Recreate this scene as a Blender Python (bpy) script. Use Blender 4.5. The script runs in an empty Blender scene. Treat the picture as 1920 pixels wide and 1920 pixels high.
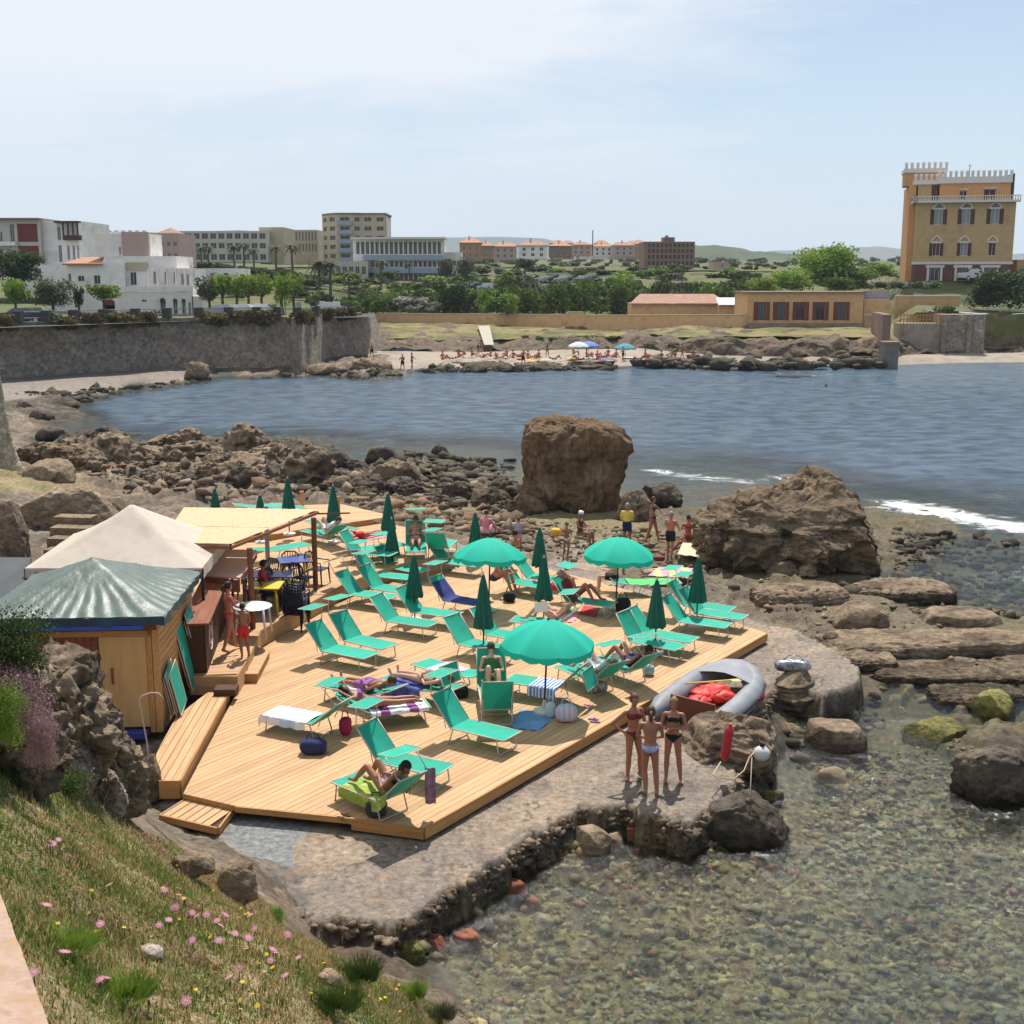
import bpy, bmesh, math, random
import numpy as np
from mathutils import Vector, Matrix
random.seed(7); np.random.seed(7)
R = math.radians
SC = bpy.context.scene
COL = SC.collection
# ------------------------------------------------------------------ camera
F = 2320.0; CH = 9.45; TH = math.atan(440/F)
cam_d = bpy.data.cameras.new('camera'); cam = bpy.data.objects.new('camera', cam_d); COL.objects.link(cam)
cam.location = (0, 0, CH); cam.rotation_euler = (math.pi/2 - TH, 0, 0)
cam_d.sensor_width = 36; cam_d.lens = 36*F/1920; cam_d.clip_start = 0.1; cam_d.clip_end = 12000
SC.camera = cam
# ------------------------------------------------------------------ light
SUN_EL, SUN_AZ = 59.0, 9.0        # azimuth clockwise from +Y (the sun stands beyond the bay)
world = bpy.data.worlds.new('World'); SC.world = world; world.use_nodes = True
nt = world.node_tree; nt.nodes.clear()
def _n(t, tp, **kw):
 n = t.nodes.new(tp)
 for k, v in kw.items(): setattr(n, k, v)
 return n
sky = _n(nt, 'ShaderNodeTexSky', sky_type='NISHITA', sun_disc=False, sun_elevation=R(SUN_EL), sun_rotation=R(SUN_AZ), air_density=1.0, dust_density=0.2, ozone_density=1.5, altitude=10)
tc = _n(nt, 'ShaderNodeTexCoord'); sep = _n(nt, 'ShaderNodeSeparateXYZ'); nt.links.new(tc.outputs['Generated'], sep.inputs[0])
def wm(op, a, b=None, c=None):
 n = _n(nt, 'ShaderNodeMath', operation=op)
 for i, v in enumerate((a, b, c)):
  if v is None: continue
  if isinstance(v, (int, float)): n.inputs[i].default_value = v
  else: nt.links.new(v, n.inputs[i])
 return n.outputs[0]
den = wm('MAXIMUM', wm('ADD', sep.outputs['Z'], 0.12), 0.05)
cu = wm('DIVIDE', sep.outputs['X'], den); cv = wm('DIVIDE', sep.outputs['Y'], den)
cmb = _n(nt, 'ShaderNodeCombineXYZ'); nt.links.new(wm('MULTIPLY', cu, 0.8), cmb.inputs[0]); nt.links.new(wm('MULTIPLY', cv, 0.8), cmb.inputs[1])
def wnoise(scale, detail, dist, off=0.0, rough=.55):
 m = _n(nt, 'ShaderNodeMapping'); m.inputs['Location'].default_value = (off, off*1.7, 0); nt.links.new(cmb.outputs[0], m.inputs[0])
 n = _n(nt, 'ShaderNodeTexNoise'); n.inputs['Scale'].default_value = scale; n.inputs['Detail'].default_value = detail; n.inputs['Distortion'].default_value = dist; n.inputs['Roughness'].default_value = rough
 nt.links.new(m.outputs[0], n.inputs['Vector']); return n.outputs['Fac']
big = wnoise(0.42, 4, .6, 3.3); wisp = wnoise(1.5, 8, 1.2, 7.1, .62)
mixn = wm('ADD', wm('MULTIPLY', big, .62), wm('MULTIPLY', wisp, .38))
# thin veil thins out towards the right of the bay (a real front edge of high cloud)
side = wm('MULTIPLY', wm('SUBTRACT', sep.outputs['X'], 0.02), -0.42)
f0 = wm('ADD', wm('ADD', mixn, side), -0.40)
f1 = wm('MULTIPLY', f0, 4.6)
cl = _n(nt, 'ShaderNodeClamp'); nt.links.new(f1, cl.inputs[0]); cl.inputs['Min'].default_value = .08; cl.inputs['Max'].default_value = .92
lowf = wm('MINIMUM', wm('MAXIMUM', wm('MULTIPLY', wm('SUBTRACT', sep.outputs['Z'], .015), 7.0), 0.0), 1.0)
cfac = wm('MULTIPLY', cl.outputs[0], wm('ADD', wm('MULTIPLY', lowf, .75), .25))
skm = _n(nt, 'ShaderNodeVectorMath', operation='SCALE'); skm.inputs['Scale'].default_value = 0.085; nt.links.new(sky.outputs[0], skm.inputs[0])
hz = wm('POWER', 2.718, wm('MULTIPLY', wm('ABSOLUTE', sep.outputs['Z']), -7.5))
mh = _n(nt, 'ShaderNodeMix', data_type='RGBA'); nt.links.new(wm('MULTIPLY', hz, .93), mh.inputs[0]); nt.links.new(skm.outputs[0], mh.inputs[6]); mh.inputs[7].default_value = (.52, .655, .78, 1)
mx = _n(nt, 'ShaderNodeMix', data_type='RGBA'); nt.links.new(cfac, mx.inputs[0]); nt.links.new(mh.outputs[2], mx.inputs[6]); mx.inputs[7].default_value = (.735, .765, .81, 1)
bg = _n(nt, 'ShaderNodeBackground'); nt.links.new(mx.outputs[2], bg.inputs[0]); bg.inputs[1].default_value = 1.0
wo = _n(nt, 'ShaderNodeOutputWorld'); nt.links.new(bg.outputs[0], wo.inputs[0])
sl = bpy.data.lights.new('sun', 'SUN'); sl.energy = 5.0; sl.angle = R(.5); sl.color = (1, .95, .87)
so = bpy.data.objects.new('sun', sl); COL.objects.link(so)
sd = Vector((math.sin(R(SUN_AZ))*math.cos(R(SUN_EL)), math.cos(R(SUN_AZ))*math.cos(R(SUN_EL)), math.sin(R(SUN_EL))))
so.rotation_euler = sd.to_track_quat('Z', 'Y').to_euler(); so.location = (0, 30, 60)
SC.view_settings.view_transform = 'Standard'; SC.view_settings.look = 'None'; SC.view_settings.exposure = 0.33; SC.view_settings.gamma = 1
SC.render.engine = 'CYCLES'
try:
 SC.cycles.max_bounces = 6; SC.cycles.diffuse_bounces = 3; SC.cycles.glossy_bounces = 3; SC.cycles.transmission_bounces = 4; SC.cycles.transparent_max_bounces = 8
 SC.cycles.caustics_reflective = False; SC.cycles.caustics_refractive = False
 SC.cycles.use_denoising = True
except Exception: pass
# ------------------------------------------------------------------ picture -> place
def _dir(px, py):
 u = (px-960)/F; v = (960-py)/F
 return u, math.cos(TH)+v*math.sin(TH), -math.sin(TH)+v*math.cos(TH)
def at(px, py, z=0.0):
 u, y, w = _dir(px, py); t = (z-CH)/w
 return Vector((u*t, y*t, z))
def atY(px, py, Y):
 u, y, w = _dir(px, py); t = Y/y
 return Vector((u*t, Y, CH+w*t))
# ------------------------------------------------------------------ noise (numpy)
_P = np.random.RandomState(3).permutation(256); _P = np.concatenate([_P, _P, _P])
_G = np.random.RandomState(5).normal(size=(256, 3)); _G /= np.linalg.norm(_G, axis=1)[:, None]
def pn(x, y, z):
 xi = np.floor(x).astype(int); yi = np.floor(y).astype(int); zi = np.floor(z).astype(int)
 xf, yf, zf = x-xi, y-yi, z-zi
 xi &= 255; yi &= 255; zi &= 255
 u = xf**3*(xf*(xf*6-15)+10); v = yf**3*(yf*(yf*6-15)+10); w = zf**3*(zf*(zf*6-15)+10)
 def g(i, j, k):
  h = _P[_P[_P[(xi+i) & 255]+((yi+j) & 255)]+((zi+k) & 255)]
  gr = _G[h]
  return gr[..., 0]*(xf-i)+gr[..., 1]*(yf-j)+gr[..., 2]*(zf-k)
 x1 = g(0,0,0)*(1-u)+g(1,0,0)*u; x2 = g(0,1,0)*(1-u)+g(1,1,0)*u
 x3 = g(0,0,1)*(1-u)+g(1,0,1)*u; x4 = g(0,1,1)*(1-u)+g(1,1,1)*u
 return ((x1*(1-v)+x2*v)*(1-w)+(x3*(1-v)+x4*v)*w)*1.6
def fbm(x, y, z, oct=4, lac=2.1, gain=.5, ridge=False):
 s = 0; a = 1; f = 1; tot = 0
 for i in range(oct):
  n = pn(x*f+i*17.3, y*f+i*5.1, z*f-i*9.7)
  s = s+a*((1-2*np.abs(n)) if ridge else n); tot += a; a *= gain; f *= lac
 return s/tot
def cells(x, y, seed=0, jit=.85):
 xi = np.floor(x).astype(int); yi = np.floor(y).astype(int); best = np.full(x.shape, 9.0); sec = best.copy(); rnd = np.zeros(x.shape)
 for i in (-1, 0, 1):
  for j in (-1, 0, 1):
   a = (xi+i) & 255; b = (yi+j) & 255; h = _P[_P[a+seed & 255]+b]; h2 = _P[h+77]
   dx = xi+i+.5+jit*(h/255-.5)-x; dy = yi+j+.5+jit*(h2/255-.5)-y; d = dx*dx+dy*dy
   nb = d < best; sec = np.where(nb, best, np.minimum(sec, d)); rnd = np.where(nb, _P[h2+31]/255, rnd); best = np.where(nb, d, best)
 return np.sqrt(best), np.sqrt(sec), rnd
# ------------------------------------------------------------------ meshes and things
def mesh_np(name, co, faces, smooth=True):
 me = bpy.data.meshes.new(name); co = np.asarray(co, dtype=np.float32); faces = np.asarray(faces, dtype=np.int32)
 k = faces.shape[1]
 me.vertices.add(len(co)); me.vertices.foreach_set('co', co.ravel())
 me.loops.add(faces.size); me.loops.foreach_set('vertex_index', faces.ravel())
 me.polygons.add(len(faces)); me.polygons.foreach_set('loop_start', np.arange(0, faces.size, k, dtype=np.int32))
 try: me.polygons.foreach_set('loop_total', np.full(len(faces), k, dtype=np.int32))
 except Exception: pass
 me.update(calc_edges=True)
 if smooth: me.polygons.foreach_set('use_smooth', np.ones(len(faces), dtype=bool))
 return me
def link(name, me, m=None, parent=None, loc=None, rot=None):
 o = bpy.data.objects.new(name, me); COL.objects.link(o)
 if m is not None and me is not None and not me.materials:
  for mm in (m if isinstance(m, (list, tuple)) else [m]): me.materials.append(mm)
 if parent is not None: o.parent = parent
 if loc is not None: o.location = loc
 if rot is not None: o.rotation_euler = rot if hasattr(rot, '__len__') else (0, 0, rot)
 return o
def tag(o, label=None, cat=None, group=None, kind=None):
 if label: o['label'] = label
 if cat: o['category'] = cat
 if group: o['group'] = group
 if kind: o['kind'] = kind
 return o
def empty(name, loc=(0, 0, 0), rz=0.0, label=None, cat=None, group=None):
 o = bpy.data.objects.new(name, None); COL.objects.link(o); o.location = loc
 o.rotation_euler = rz if hasattr(rz, '__len__') else (0, 0, rz); o.empty_display_size = .2
 return tag(o, label, cat, group)
def copy_thing(o, loc=None, rz=None, label=None, scale=None, group=None):
 def rec(s, par):
  c = s.copy(); COL.objects.link(c)
  if par is not None: c.parent = par
  for ch in list(s.children):
   rec(ch, c)
  return c
 c = rec(o, None)
 if loc is not None: c.location = loc
 if rz is not None: c.rotation_euler = rz if hasattr(rz, '__len__') else (0, 0, rz)
 if scale is not None: c.scale = (scale,)*3 if not hasattr(scale, '__len__') else scale
 if label: c['label'] = label
 if group: c['group'] = group
 return c
class MB:
 def __init__(s): s.v = []; s.f = []; s.m = []; s.cur = 0
 def add(s, vs, fs):
  b = len(s.v); s.v += [tuple(v) for v in vs]; s.f += [tuple(i+b for i in f) for f in fs]; s.m += [s.cur]*len(fs)
 def box(s, c, d, rot=None):
  c = Vector(c); hx, hy, hz = d[0]/2, d[1]/2, d[2]/2
  vs = [Vector((x*hx, y*hy, z*hz)) for z in (-1, 1) for y in (-1, 1) for x in (-1, 1)]
  if rot is not None: vs = [rot @ v for v in vs]
  s.add([v+c for v in vs], [(0,2,3,1),(4,5,7,6),(0,1,5,4),(2,6,7,3),(0,4,6,2),(1,3,7,5)])
 def bb(s, x0, x1, y0, y1, z0, z1): s.box(((x0+x1)/2, (y0+y1)/2, (z0+z1)/2), (x1-x0, y1-y0, z1-z0))
 def tube(s, pts, r, n=6, caps=True):
  pts = [Vector(p) for p in pts]; rs = r if hasattr(r, '__len__') else [r]*len(pts)
  rings = []; prev = None
  for i, p in enumerate(pts):
   d = (pts[min(i+1, len(pts)-1)]-pts[max(i-1, 0)]).normalized()
   if prev is None: a = d.orthogonal().normalized()
   else: a = (prev-d*prev.dot(d)); a = a.normalized() if a.length > 1e-6 else d.orthogonal().normalized()
   prev = a; b = d.cross(a)
   rings.append([p+(a*math.cos(t*2*math.pi/n)+b*math.sin(t*2*math.pi/n))*rs[i] for t in range(n)])
  vs = [v for rg in rings for v in rg]; fs = []
  for i in range(len(pts)-1):
   for t in range(n): fs.append((i*n+t, i*n+(t+1) % n, (i+1)*n+(t+1) % n, (i+1)*n+t))
  if caps: fs.append(tuple(range(n-1, -1, -1))); fs.append(tuple((len(pts)-1)*n+t for t in range(n)))
  s.add(vs, fs)
 def lathe(s, prof, n=12, c=(0, 0, 0), sx=1, sy=1):
  vs = []; fs = []
  for (r, z) in prof:
   for t in range(n): vs.append((c[0]+r*sx*math.cos(t*2*math.pi/n), c[1]+r*sy*math.sin(t*2*math.pi/n), c[2]+z))
  for i in range(len(prof)-1):
   for t in range(n): fs.append((i*n+t, i*n+(t+1) % n, (i+1)*n+(t+1) % n, (i+1)*n+t))
  fs.append(tuple(range(n-1, -1, -1))); fs.append(tuple((len(prof)-1)*n+t for t in range(n)))
  s.add(vs, fs)
 def ell(s, c, r, n=10, m=6, rot=None):
  c = Vector(c); vs = [Vector((0, 0, -r[2]))]; fs = []
  for i in range(1, m):
   ph = -math.pi/2+math.pi*i/m
   for t in range(n): a = t*2*math.pi/n; vs.append(Vector((r[0]*math.cos(ph)*math.cos(a), r[1]*math.cos(ph)*math.sin(a), r[2]*math.sin(ph))))
  vs.append(Vector((0, 0, r[2])))
  for t in range(n): fs.append((0, 1+(t+1) % n, 1+t))
  for i in range(m-2):
   for t in range(n): fs.append((1+i*n+t, 1+i*n+(t+1) % n, 1+(i+1)*n+(t+1) % n, 1+(i+1)*n+t))
  k = 1+(m-2)*n
  for t in range(n): fs.append((k+t, k+(t+1) % n, len(vs)-1))
  if rot is not None: vs = [rot @ v for v in vs]
  s.add([v+c for v in vs], fs)
 def prism(s, poly, z0, z1, top_only=False):
  n = len(poly); vs = [(p[0], p[1], z0) for p in poly]+[(p[0], p[1], z1) for p in poly]
  ar = sum(poly[i][0]*poly[(i+1) % n][1]-poly[(i+1) % n][0]*poly[i][1] for i in range(n))
  idx = list(range(n)) if ar > 0 else list(range(n-1, -1, -1))
  fs = [tuple(n+i for i in idx), tuple(reversed(idx))]
  for k in range(n): a, b = idx[k], idx[(k+1) % n]; fs.append((a, b, n+b, n+a))
  s.add(vs, fs)
 def mesh(s, name, smooth=False):
  me = bpy.data.meshes.new(name); me.from_pydata(s.v, [], s.f)
  if any(s.m): me.polygons.foreach_set('material_index', s.m)
  if smooth: me.polygons.foreach_set('use_smooth', [True]*len(s.f))
  me.update(); return me
 def build(s, name, m, parent=None, smooth=False, loc=None, rot=None):
  me = s.mesh(name, smooth)
  for mm in (m if isinstance(m, (list, tuple)) else [m]): me.materials.append(mm)
  return link(name, me, None, parent, loc, rot)
# ------------------------------------------------------------------ materials
def mk(name, cols, scale=4.0, rough=.8, bump=.0, bscale=20.0, detail=5, ramp=None, spec=.3, coord='Object', metal=0.0, stretch=None, bdist=.02, trans=0.0, var=0.0, coat=0.0, island=0.0):
 m = bpy.data.materials.new(name); m.use_nodes = True; t = m.node_tree; t.nodes.clear()
 o = _n(t, 'ShaderNodeOutputMaterial'); p = _n(t, 'ShaderNodeBsdfPrincipled'); t.links.new(p.outputs[0], o.inputs[0])
 p.inputs['Roughness'].default_value = rough; p.inputs['Metallic'].default_value = metal
 p.inputs['Specular IOR Level'].default_value = spec
 if coat: p.inputs['Coat Weight'].default_value = coat
 tc = _n(t, 'ShaderNodeTexCoord'); mp = _n(t, 'ShaderNodeMapping')
 if coord == 'Position': g = _n(t, 'ShaderNodeNewGeometry'); t.links.new(g.outputs['Position'], mp.inputs[0])
 else: t.links.new(tc.outputs[coord], mp.inputs[0])
 if stretch: mp.inputs['Scale'].default_value = stretch
 if var or island:
  oi = _n(t, 'ShaderNodeObjectInfo');
 if len(cols) == 1: col = None; p.inputs['Base Color'].default_value = (*cols[0], 1)
 else:
  nz = _n(t, 'ShaderNodeTexNoise'); nz.inputs['Scale'].default_value = scale; nz.inputs['Detail'].default_value = detail; nz.inputs['Roughness'].default_value = .6
  t.links.new(mp.outputs[0], nz.inputs['Vector'])
  cr = _n(t, 'ShaderNodeValToRGB'); cr.color_ramp.interpolation = 'LINEAR'
  pos = ramp or [.32+.36*i/(len(cols)-1) for i in range(len(cols))]
  while len(cr.color_ramp.elements) < len(cols): cr.color_ramp.elements.new(.5)
  for i, c in enumerate(cols): cr.color_ramp.elements[i].position = pos[i]; cr.color_ramp.elements[i].color = (*c, 1)
  t.links.new(nz.outputs['Fac'], cr.inputs[0]); col = cr.outputs[0]
  if var:
   mu = _n(t, 'ShaderNodeMath', operation='MULTIPLY_ADD'); t.links.new(oi.outputs['Random'], mu.inputs[0]); mu.inputs[1].default_value = var; mu.inputs[2].default_value = 1-var/2
   vs = _n(t, 'ShaderNodeVectorMath', operation='SCALE'); t.links.new(col, vs.inputs[0]); t.links.new(mu.outputs[0], vs.inputs['Scale']); col = vs.outputs[0]
   ad = _n(t, 'ShaderNodeVectorMath', operation='SCALE'); ad.inputs[0].default_value = (37, 53, 71); t.links.new(oi.outputs['Random'], ad.inputs['Scale'])
   t.links.new(ad.outputs[0], mp.inputs['Location'])
  t.links.new(col, p.inputs['Base Color'])
 if bump:
  nb = _n(t, 'ShaderNodeTexNoise'); nb.inputs['Scale'].default_value = bscale; nb.inputs['Detail'].default_value = 6; nb.inputs['Roughness'].default_value = .65
  t.links.new(mp.outputs[0], nb.inputs['Vector'])
  b = _n(t, 'ShaderNodeBump'); b.inputs['Strength'].default_value = bump; b.inputs['Distance'].default_value = bdist
  t.links.new(nb.outputs['Fac'], b.inputs['Height']); t.links.new(b.outputs[0], p.inputs['Normal'])
 if trans:   # thin cloth or leaf that lets light through
  tr = _n(t, 'ShaderNodeBsdfTranslucent'); mxs = _n(t, 'ShaderNodeMixShader'); mxs.inputs[0].default_value = trans
  if col is None: tr.inputs[0].default_value = (*cols[0], 1)
  else: t.links.new(col, tr.inputs[0])
  t.links.new(p.outputs[0], mxs.inputs[1]); t.links.new(tr.outputs[0], mxs.inputs[2]); t.links.new(mxs.outputs[0], o.inputs[0])
 return m
# ================================================================== near ground: one sheet from the slope to the far wall
# control points: picture x, y, height, roughness of relief, kind of ground
CP = [
 (60,1900,6.7,.05,'g'),(-300,1900,7.4,.05,'g'),(-600,1500,7.2,.05,'g'),(300,1900,5.6,.06,'g'),(500,1800,4.7,.06,'g'),(500,1910,5.0,.06,'g'),(690,1905,3.9,.06,'g'),(0,1700,6.5,.05,'g'),(0,1500,6.0,.05,'g'),(-300,1300,6.2,.05,'g'),
 (0,1310,5.7,.06,'g'),(200,1700,5.5,.05,'g'),(200,1550,4.6,.05,'g'),(100,1420,5.1,.05,'g'),(400,1700,4.1,.05,'g'),(330,1620,3.7,.05,'g'),(600,1780,3.3,.05,'g'),(240,1515,3.9,.08,'r'),(400,1610,2.1,.12,'r'),(290,1570,2.4,.12,'r'),(300,1528,1.3,.03,'r'),(350,1556,1.3,.05,'r'),
 (420,1578,1.35,.06,'r'),(480,1650,1.9,.12,'r'),(520,1740,2.4,.08,'g'),(560,1760,1.9,.08,'r'),(640,1825,2.2,.07,'g'),(740,1850,1.9,.08,'g'),(800,1905,1.5,.08,'g'),(700,1790,.5,.08,'r'),(800,1850,.05,.06,'r'),
 (620,1770,.35,.06,'r'),(700,1760,.25,.06,'r'),(870,1912,.3,.06,'r'),(850,1980,1.2,.06,'g'),(900,2050,.8,.06,'g'),(1000,2100,-.2,.05,'p'),
 (860,1800,-.18,.05,'p'),(900,1850,-.30,.05,'p'),(1000,1700,-.25,.06,'p'),(1000,1900,-.5,.05,'p'),(1200,1620,-.25,.07,'p'),(1100,1600,-.05,.1,'r'),(1250,1600,-.05,.12,'r'),(1300,1750,-.5,.06,'p'),(1300,1900,-.6,.05,'p'),
 (1500,1640,-.35,.08,'p'),(1600,1800,-.7,.08,'p'),(1600,1900,-.7,.08,'p'),(1850,1900,-.7,.1,'p'),(1900,1700,-.65,.12,'p'),(1700,1600,-.5,.1,'p'),(1550,1500,-.35,.1,'p'),(1850,1560,-.4,.12,'p'),(2300,1800,-.9,.1,'p'),(2300,1500,-.6,.15,'p'),
 (1500,1400,-.18,.12,'p'),(1640,1430,-.3,.12,'p'),(1620,1340,-.12,.12,'s'),(1740,1340,-.12,.15,'s'),(1880,1420,.25,.3,'d'),(1900,1340,-.1,.15,'s'),(1780,1370,.0,.12,'s'),
 (1700,1270,.0,.12,'s'),(1850,1290,-.02,.14,'s'),(1700,1225,.22,.10,'s'),(1900,1225,.2,.10,'s'),(1900,1250,.12,.1,'s'),(1650,1170,.55,.10,'s'),(1780,1170,.33,.10,'s'),(1920,1175,.28,.1,'s'),(2200,1200,.2,.2,'s'),(2200,1350,-.1,.2,'s'),
 (1480,1150,.62,.08,'s'),(1540,1170,.6,.1,'s'),(1400,1110,.62,.08,'s'),(1600,1110,.4,.08,'s'),(1500,1095,.5,.08,'s'),(1690,1105,-.05,.08,'s'),(1800,1110,-.35,.06,'p'),(1750,1075,-.12,.06,'s'),(1920,1080,-.4,.08,'p'),(1720,1050,.05,.09,'s'),(1780,1020,-.02,.07,'s'),
 (1700,985,.12,.09,'s'),(1900,1040,-.1,.08,'s'),(1760,965,.02,.08,'s'),(1850,990,-.15,.05,'b'),(1900,930,-.9,.05,'b'),(1700,920,-.8,.05,'b'),(2300,1050,-.8,.1,'b'),
 (1350,930,-.05,.15,'s'),(1300,950,.0,.12,'s'),(1260,900,-.3,.15,'b'),(1400,870,-.6,.05,'b'),(1300,985,.2,.08,'s'),
 (1300,1060,.75,.07,'s'),(1230,1040,.6,.06,'s'),(1150,990,.35,.06,'a'),(1050,985,.35,.07,'a'),(1100,1050,.85,.06,'c'),(1200,1100,1.0,.06,'s'),(1280,1110,1.0,.06,'s'),(1000,1020,.6,.1,'r'),(950,1000,.6,.12,'r'),
 (880,970,.5,.13,'a'),(950,960,.3,.1,'a'),(850,1005,.9,.15,'r'),(800,960,.55,.16,'a'),(700,980,1.1,.12,'r'),(700,940,.6,.2,'r'),(900,900,.05,.16,'s'),(820,890,.1,.2,'s'),(930,850,-.25,.1,'b'),(760,860,.05,.25,'d'),(700,880,.1,.25,'d'),
 (870,930,.25,.2,'s'),(650,920,.4,.22,'d'),(600,890,.35,.35,'d'),(600,840,-.1,.3,'d'),(500,870,.5,.4,'d'),(520,900,.8,.35,'r'),(560,930,.9,.25,'r'),(400,860,.4,.4,'d'),(400,890,.9,.4,'r'),(400,925,1.3,.3,'r'),
 (300,850,.3,.35,'r'),(300,880,.9,.35,'r'),(280,915,1.4,.3,'r'),(200,860,.5,.3,'r'),(200,900,1.7,.3,'r'),(120,858,.3,.3,'r'),(60,870,1.3,.2,'r'),(40,905,2.3,.1,'g'),(120,900,2.0,.1,'g'),(150,935,1.8,.05,'r'),(60,940,2.1,.05,'r'),
 (-200,900,3,.2,'g'),(-200,800,2.4,.2,'r'),(100,1000,2.1,.08,'r'),(200,1000,1.9,.05,'r'),(120,1060,2.0,.05,'r'),(-100,1060,3.0,.1,'r'),(60,840,.2,.1,'r'),
 (640,880,-.15,.1,'d'),(690,870,-.3,.1,'b'),
 (500,1080,1.45,.02,'c'),(400,1150,1.4,.02,'c'),(600,1040,1.45,.02,'c'),(800,1040,1.3,.02,'c'),(700,1100,1.2,.02,'c'),(350,1300,1.3,.02,'c'),(250,1330,1.3,.03,'c'),(150,1330,1.4,.05,'r'),(0,1200,2.0,.1,'r'),(-200,1200,3.6,.1,'r'),(420,1220,1.3,.02,'c'),(300,1420,1.2,.04,'c'),
 (700,1300,1.1,.02,'c'),(1000,1300,1.0,.02,'c'),(600,1450,1.1,.02,'c'),(900,1120,1.1,.02,'c'),(1200,1180,1.05,.02,'c'),
 (1300,1450,.4,.05,'d'),(1450,1380,.15,.1,'d'),(1560,1320,.05,.1,'d'),(1640,1280,.1,.08,'s'),
 (200,790,-1.2,.02,'b'),(400,800,-1.5,.02,'b'),(600,800,-1.6,.02,'b'),(800,790,-1.8,.02,'b'),(1100,760,-2.4,.02,'b'),(1300,830,-1.5,.02,'b'),(1600,800,-2.6,.02,'b'),(1900,850,-2.4,.02,'b'),(1900,740,-3,.02,'b'),(2300,800,-3,.02,'b'),(800,720,-1.2,.02,'b'),(500,750,-1.5,.02,'b'),(300,760,-.9,.02,'b'),
 (1500,720,-2,.02,'b'),(1100,720,-1.5,.02,'b'),
 (160,775,.05,.15,'d'),(60,760,.35,.2,'d'),(110,748,.35,.15,'d'),(40,800,.15,.15,'r'),(150,800,-.25,.1,'d'),(30,740,.55,.05,'w'),(120,733,.4,.05,'w'),(200,722,.3,.05,'w'),(60,722,1.0,.03,'w'),(330,706,.25,.06,'w'),(200,708,.95,.02,'w'),(350,697,.9,.02,'w'),
 (450,700,.2,.15,'r'),(550,697,.25,.25,'r'),(520,688,.9,.1,'r'),(620,700,.1,.2,'r'),(650,690,.8,.2,'r'),(720,690,.7,.25,'r'),(740,700,.05,.2,'d'),(430,712,-.25,.05,'b'),(250,735,-.25,.05,'b'),(170,752,-.1,.06,'b'),(600,712,-.4,.05,'b'),
 (-300,735,2,.05,'w'),(-300,800,2,.1,'r'),
]
def _zf(z): return z-.75*min(max((z-.25)/1.05, 0), 1)
CP = [(a, b, _zf(c), d, e) for a, b, c, d, e in CP]
SLZ = .55
KI = {'g': 0, 'r': 1, 'd': 2, 's': 3, 'a': 4, 'p': 5, 'c': 6, 'b': 7, 'w': 8}
_cw = np.array([tuple(at(p[0], p[1], p[2])) for p in CP]); _cz = _cw[:, 2]; _ca = np.array([p[3] for p in CP]); _ck = np.array([KI[p[4]] for p in CP])
def _q(x, y): r = np.hypot(x, y); return np.stack([np.arctan2(x, y)*2.6, np.log(r)], -1)
_cq = _q(_cw[:, 0], _cw[:, 1])
def _phi(d2): return .5*d2*np.log(d2+1e-12)
def _tps_fit(q, z, lam=2e-4):
 n = len(q); d2 = ((q[:, None]-q[None])**2).sum(-1); K = _phi(d2)+lam*np.eye(n); Pm = np.c_[np.ones(n), q]
 A = np.zeros((n+3, n+3)); A[:n, :n] = K; A[:n, n:] = Pm; A[n:, :n] = Pm.T
 return np.linalg.solve(A, np.r_[z, np.zeros(3)])
_w = _tps_fit(_cq, _cz); _wa = _tps_fit(_cq, _ca, 1e-3)
def _poly(pts, z): return np.array([tuple(at(a, b, z))[:2] for a, b in pts])
SLAB = _poly([(392,1560),(440,1610),(500,1672),(540,1697),(585,1727),(640,1722),(690,1728),(722,1748),(765,1728),(835,1672),(900,1632),(965,1592),(1040,1545),(1092,1511),(1180,1512),(1290,1548),(1345,1505),(1380,1466),(1392,1410),(1415,1345),(1455,1288),(1545,1302),(1605,1290),(1622,1268),(1600,1238),(1545,1203),(1480,1176),(1437,1168),(1370,1142),(1260,1118),(1120,1072),(1040,1055),(900,1030),(820,1000),(700,980),(500,975),(330,985),(300,1200),(230,1330),(240,1460),(320,1530)], SLZ)
def sdist(P, x, y):      # signed distance, inside positive
 d = np.full(x.shape, 1e9); ins = np.zeros(x.shape, bool); n = len(P)
 for i in range(n):
  ax, ay = P[i]; bx, by = P[(i+1) % n]; ex, ey = bx-ax, by-ay
  t = np.clip(((x-ax)*ex+(y-ay)*ey)/(ex*ex+ey*ey), 0, 1)
  d = np.minimum(d, np.hypot(x-ax-t*ex, y-ay-t*ey))
  c = ((ay > y) != (by > y)) & (x < (bx-ax)*(y-ay)/(by-ay+1e-12)+ax); ins ^= c
 return np.where(ins, d, -d)
def sst(x, a, b): t = np.clip((x-a)/(b-a), 0, 1); return t*t*(3-2*t)
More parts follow.
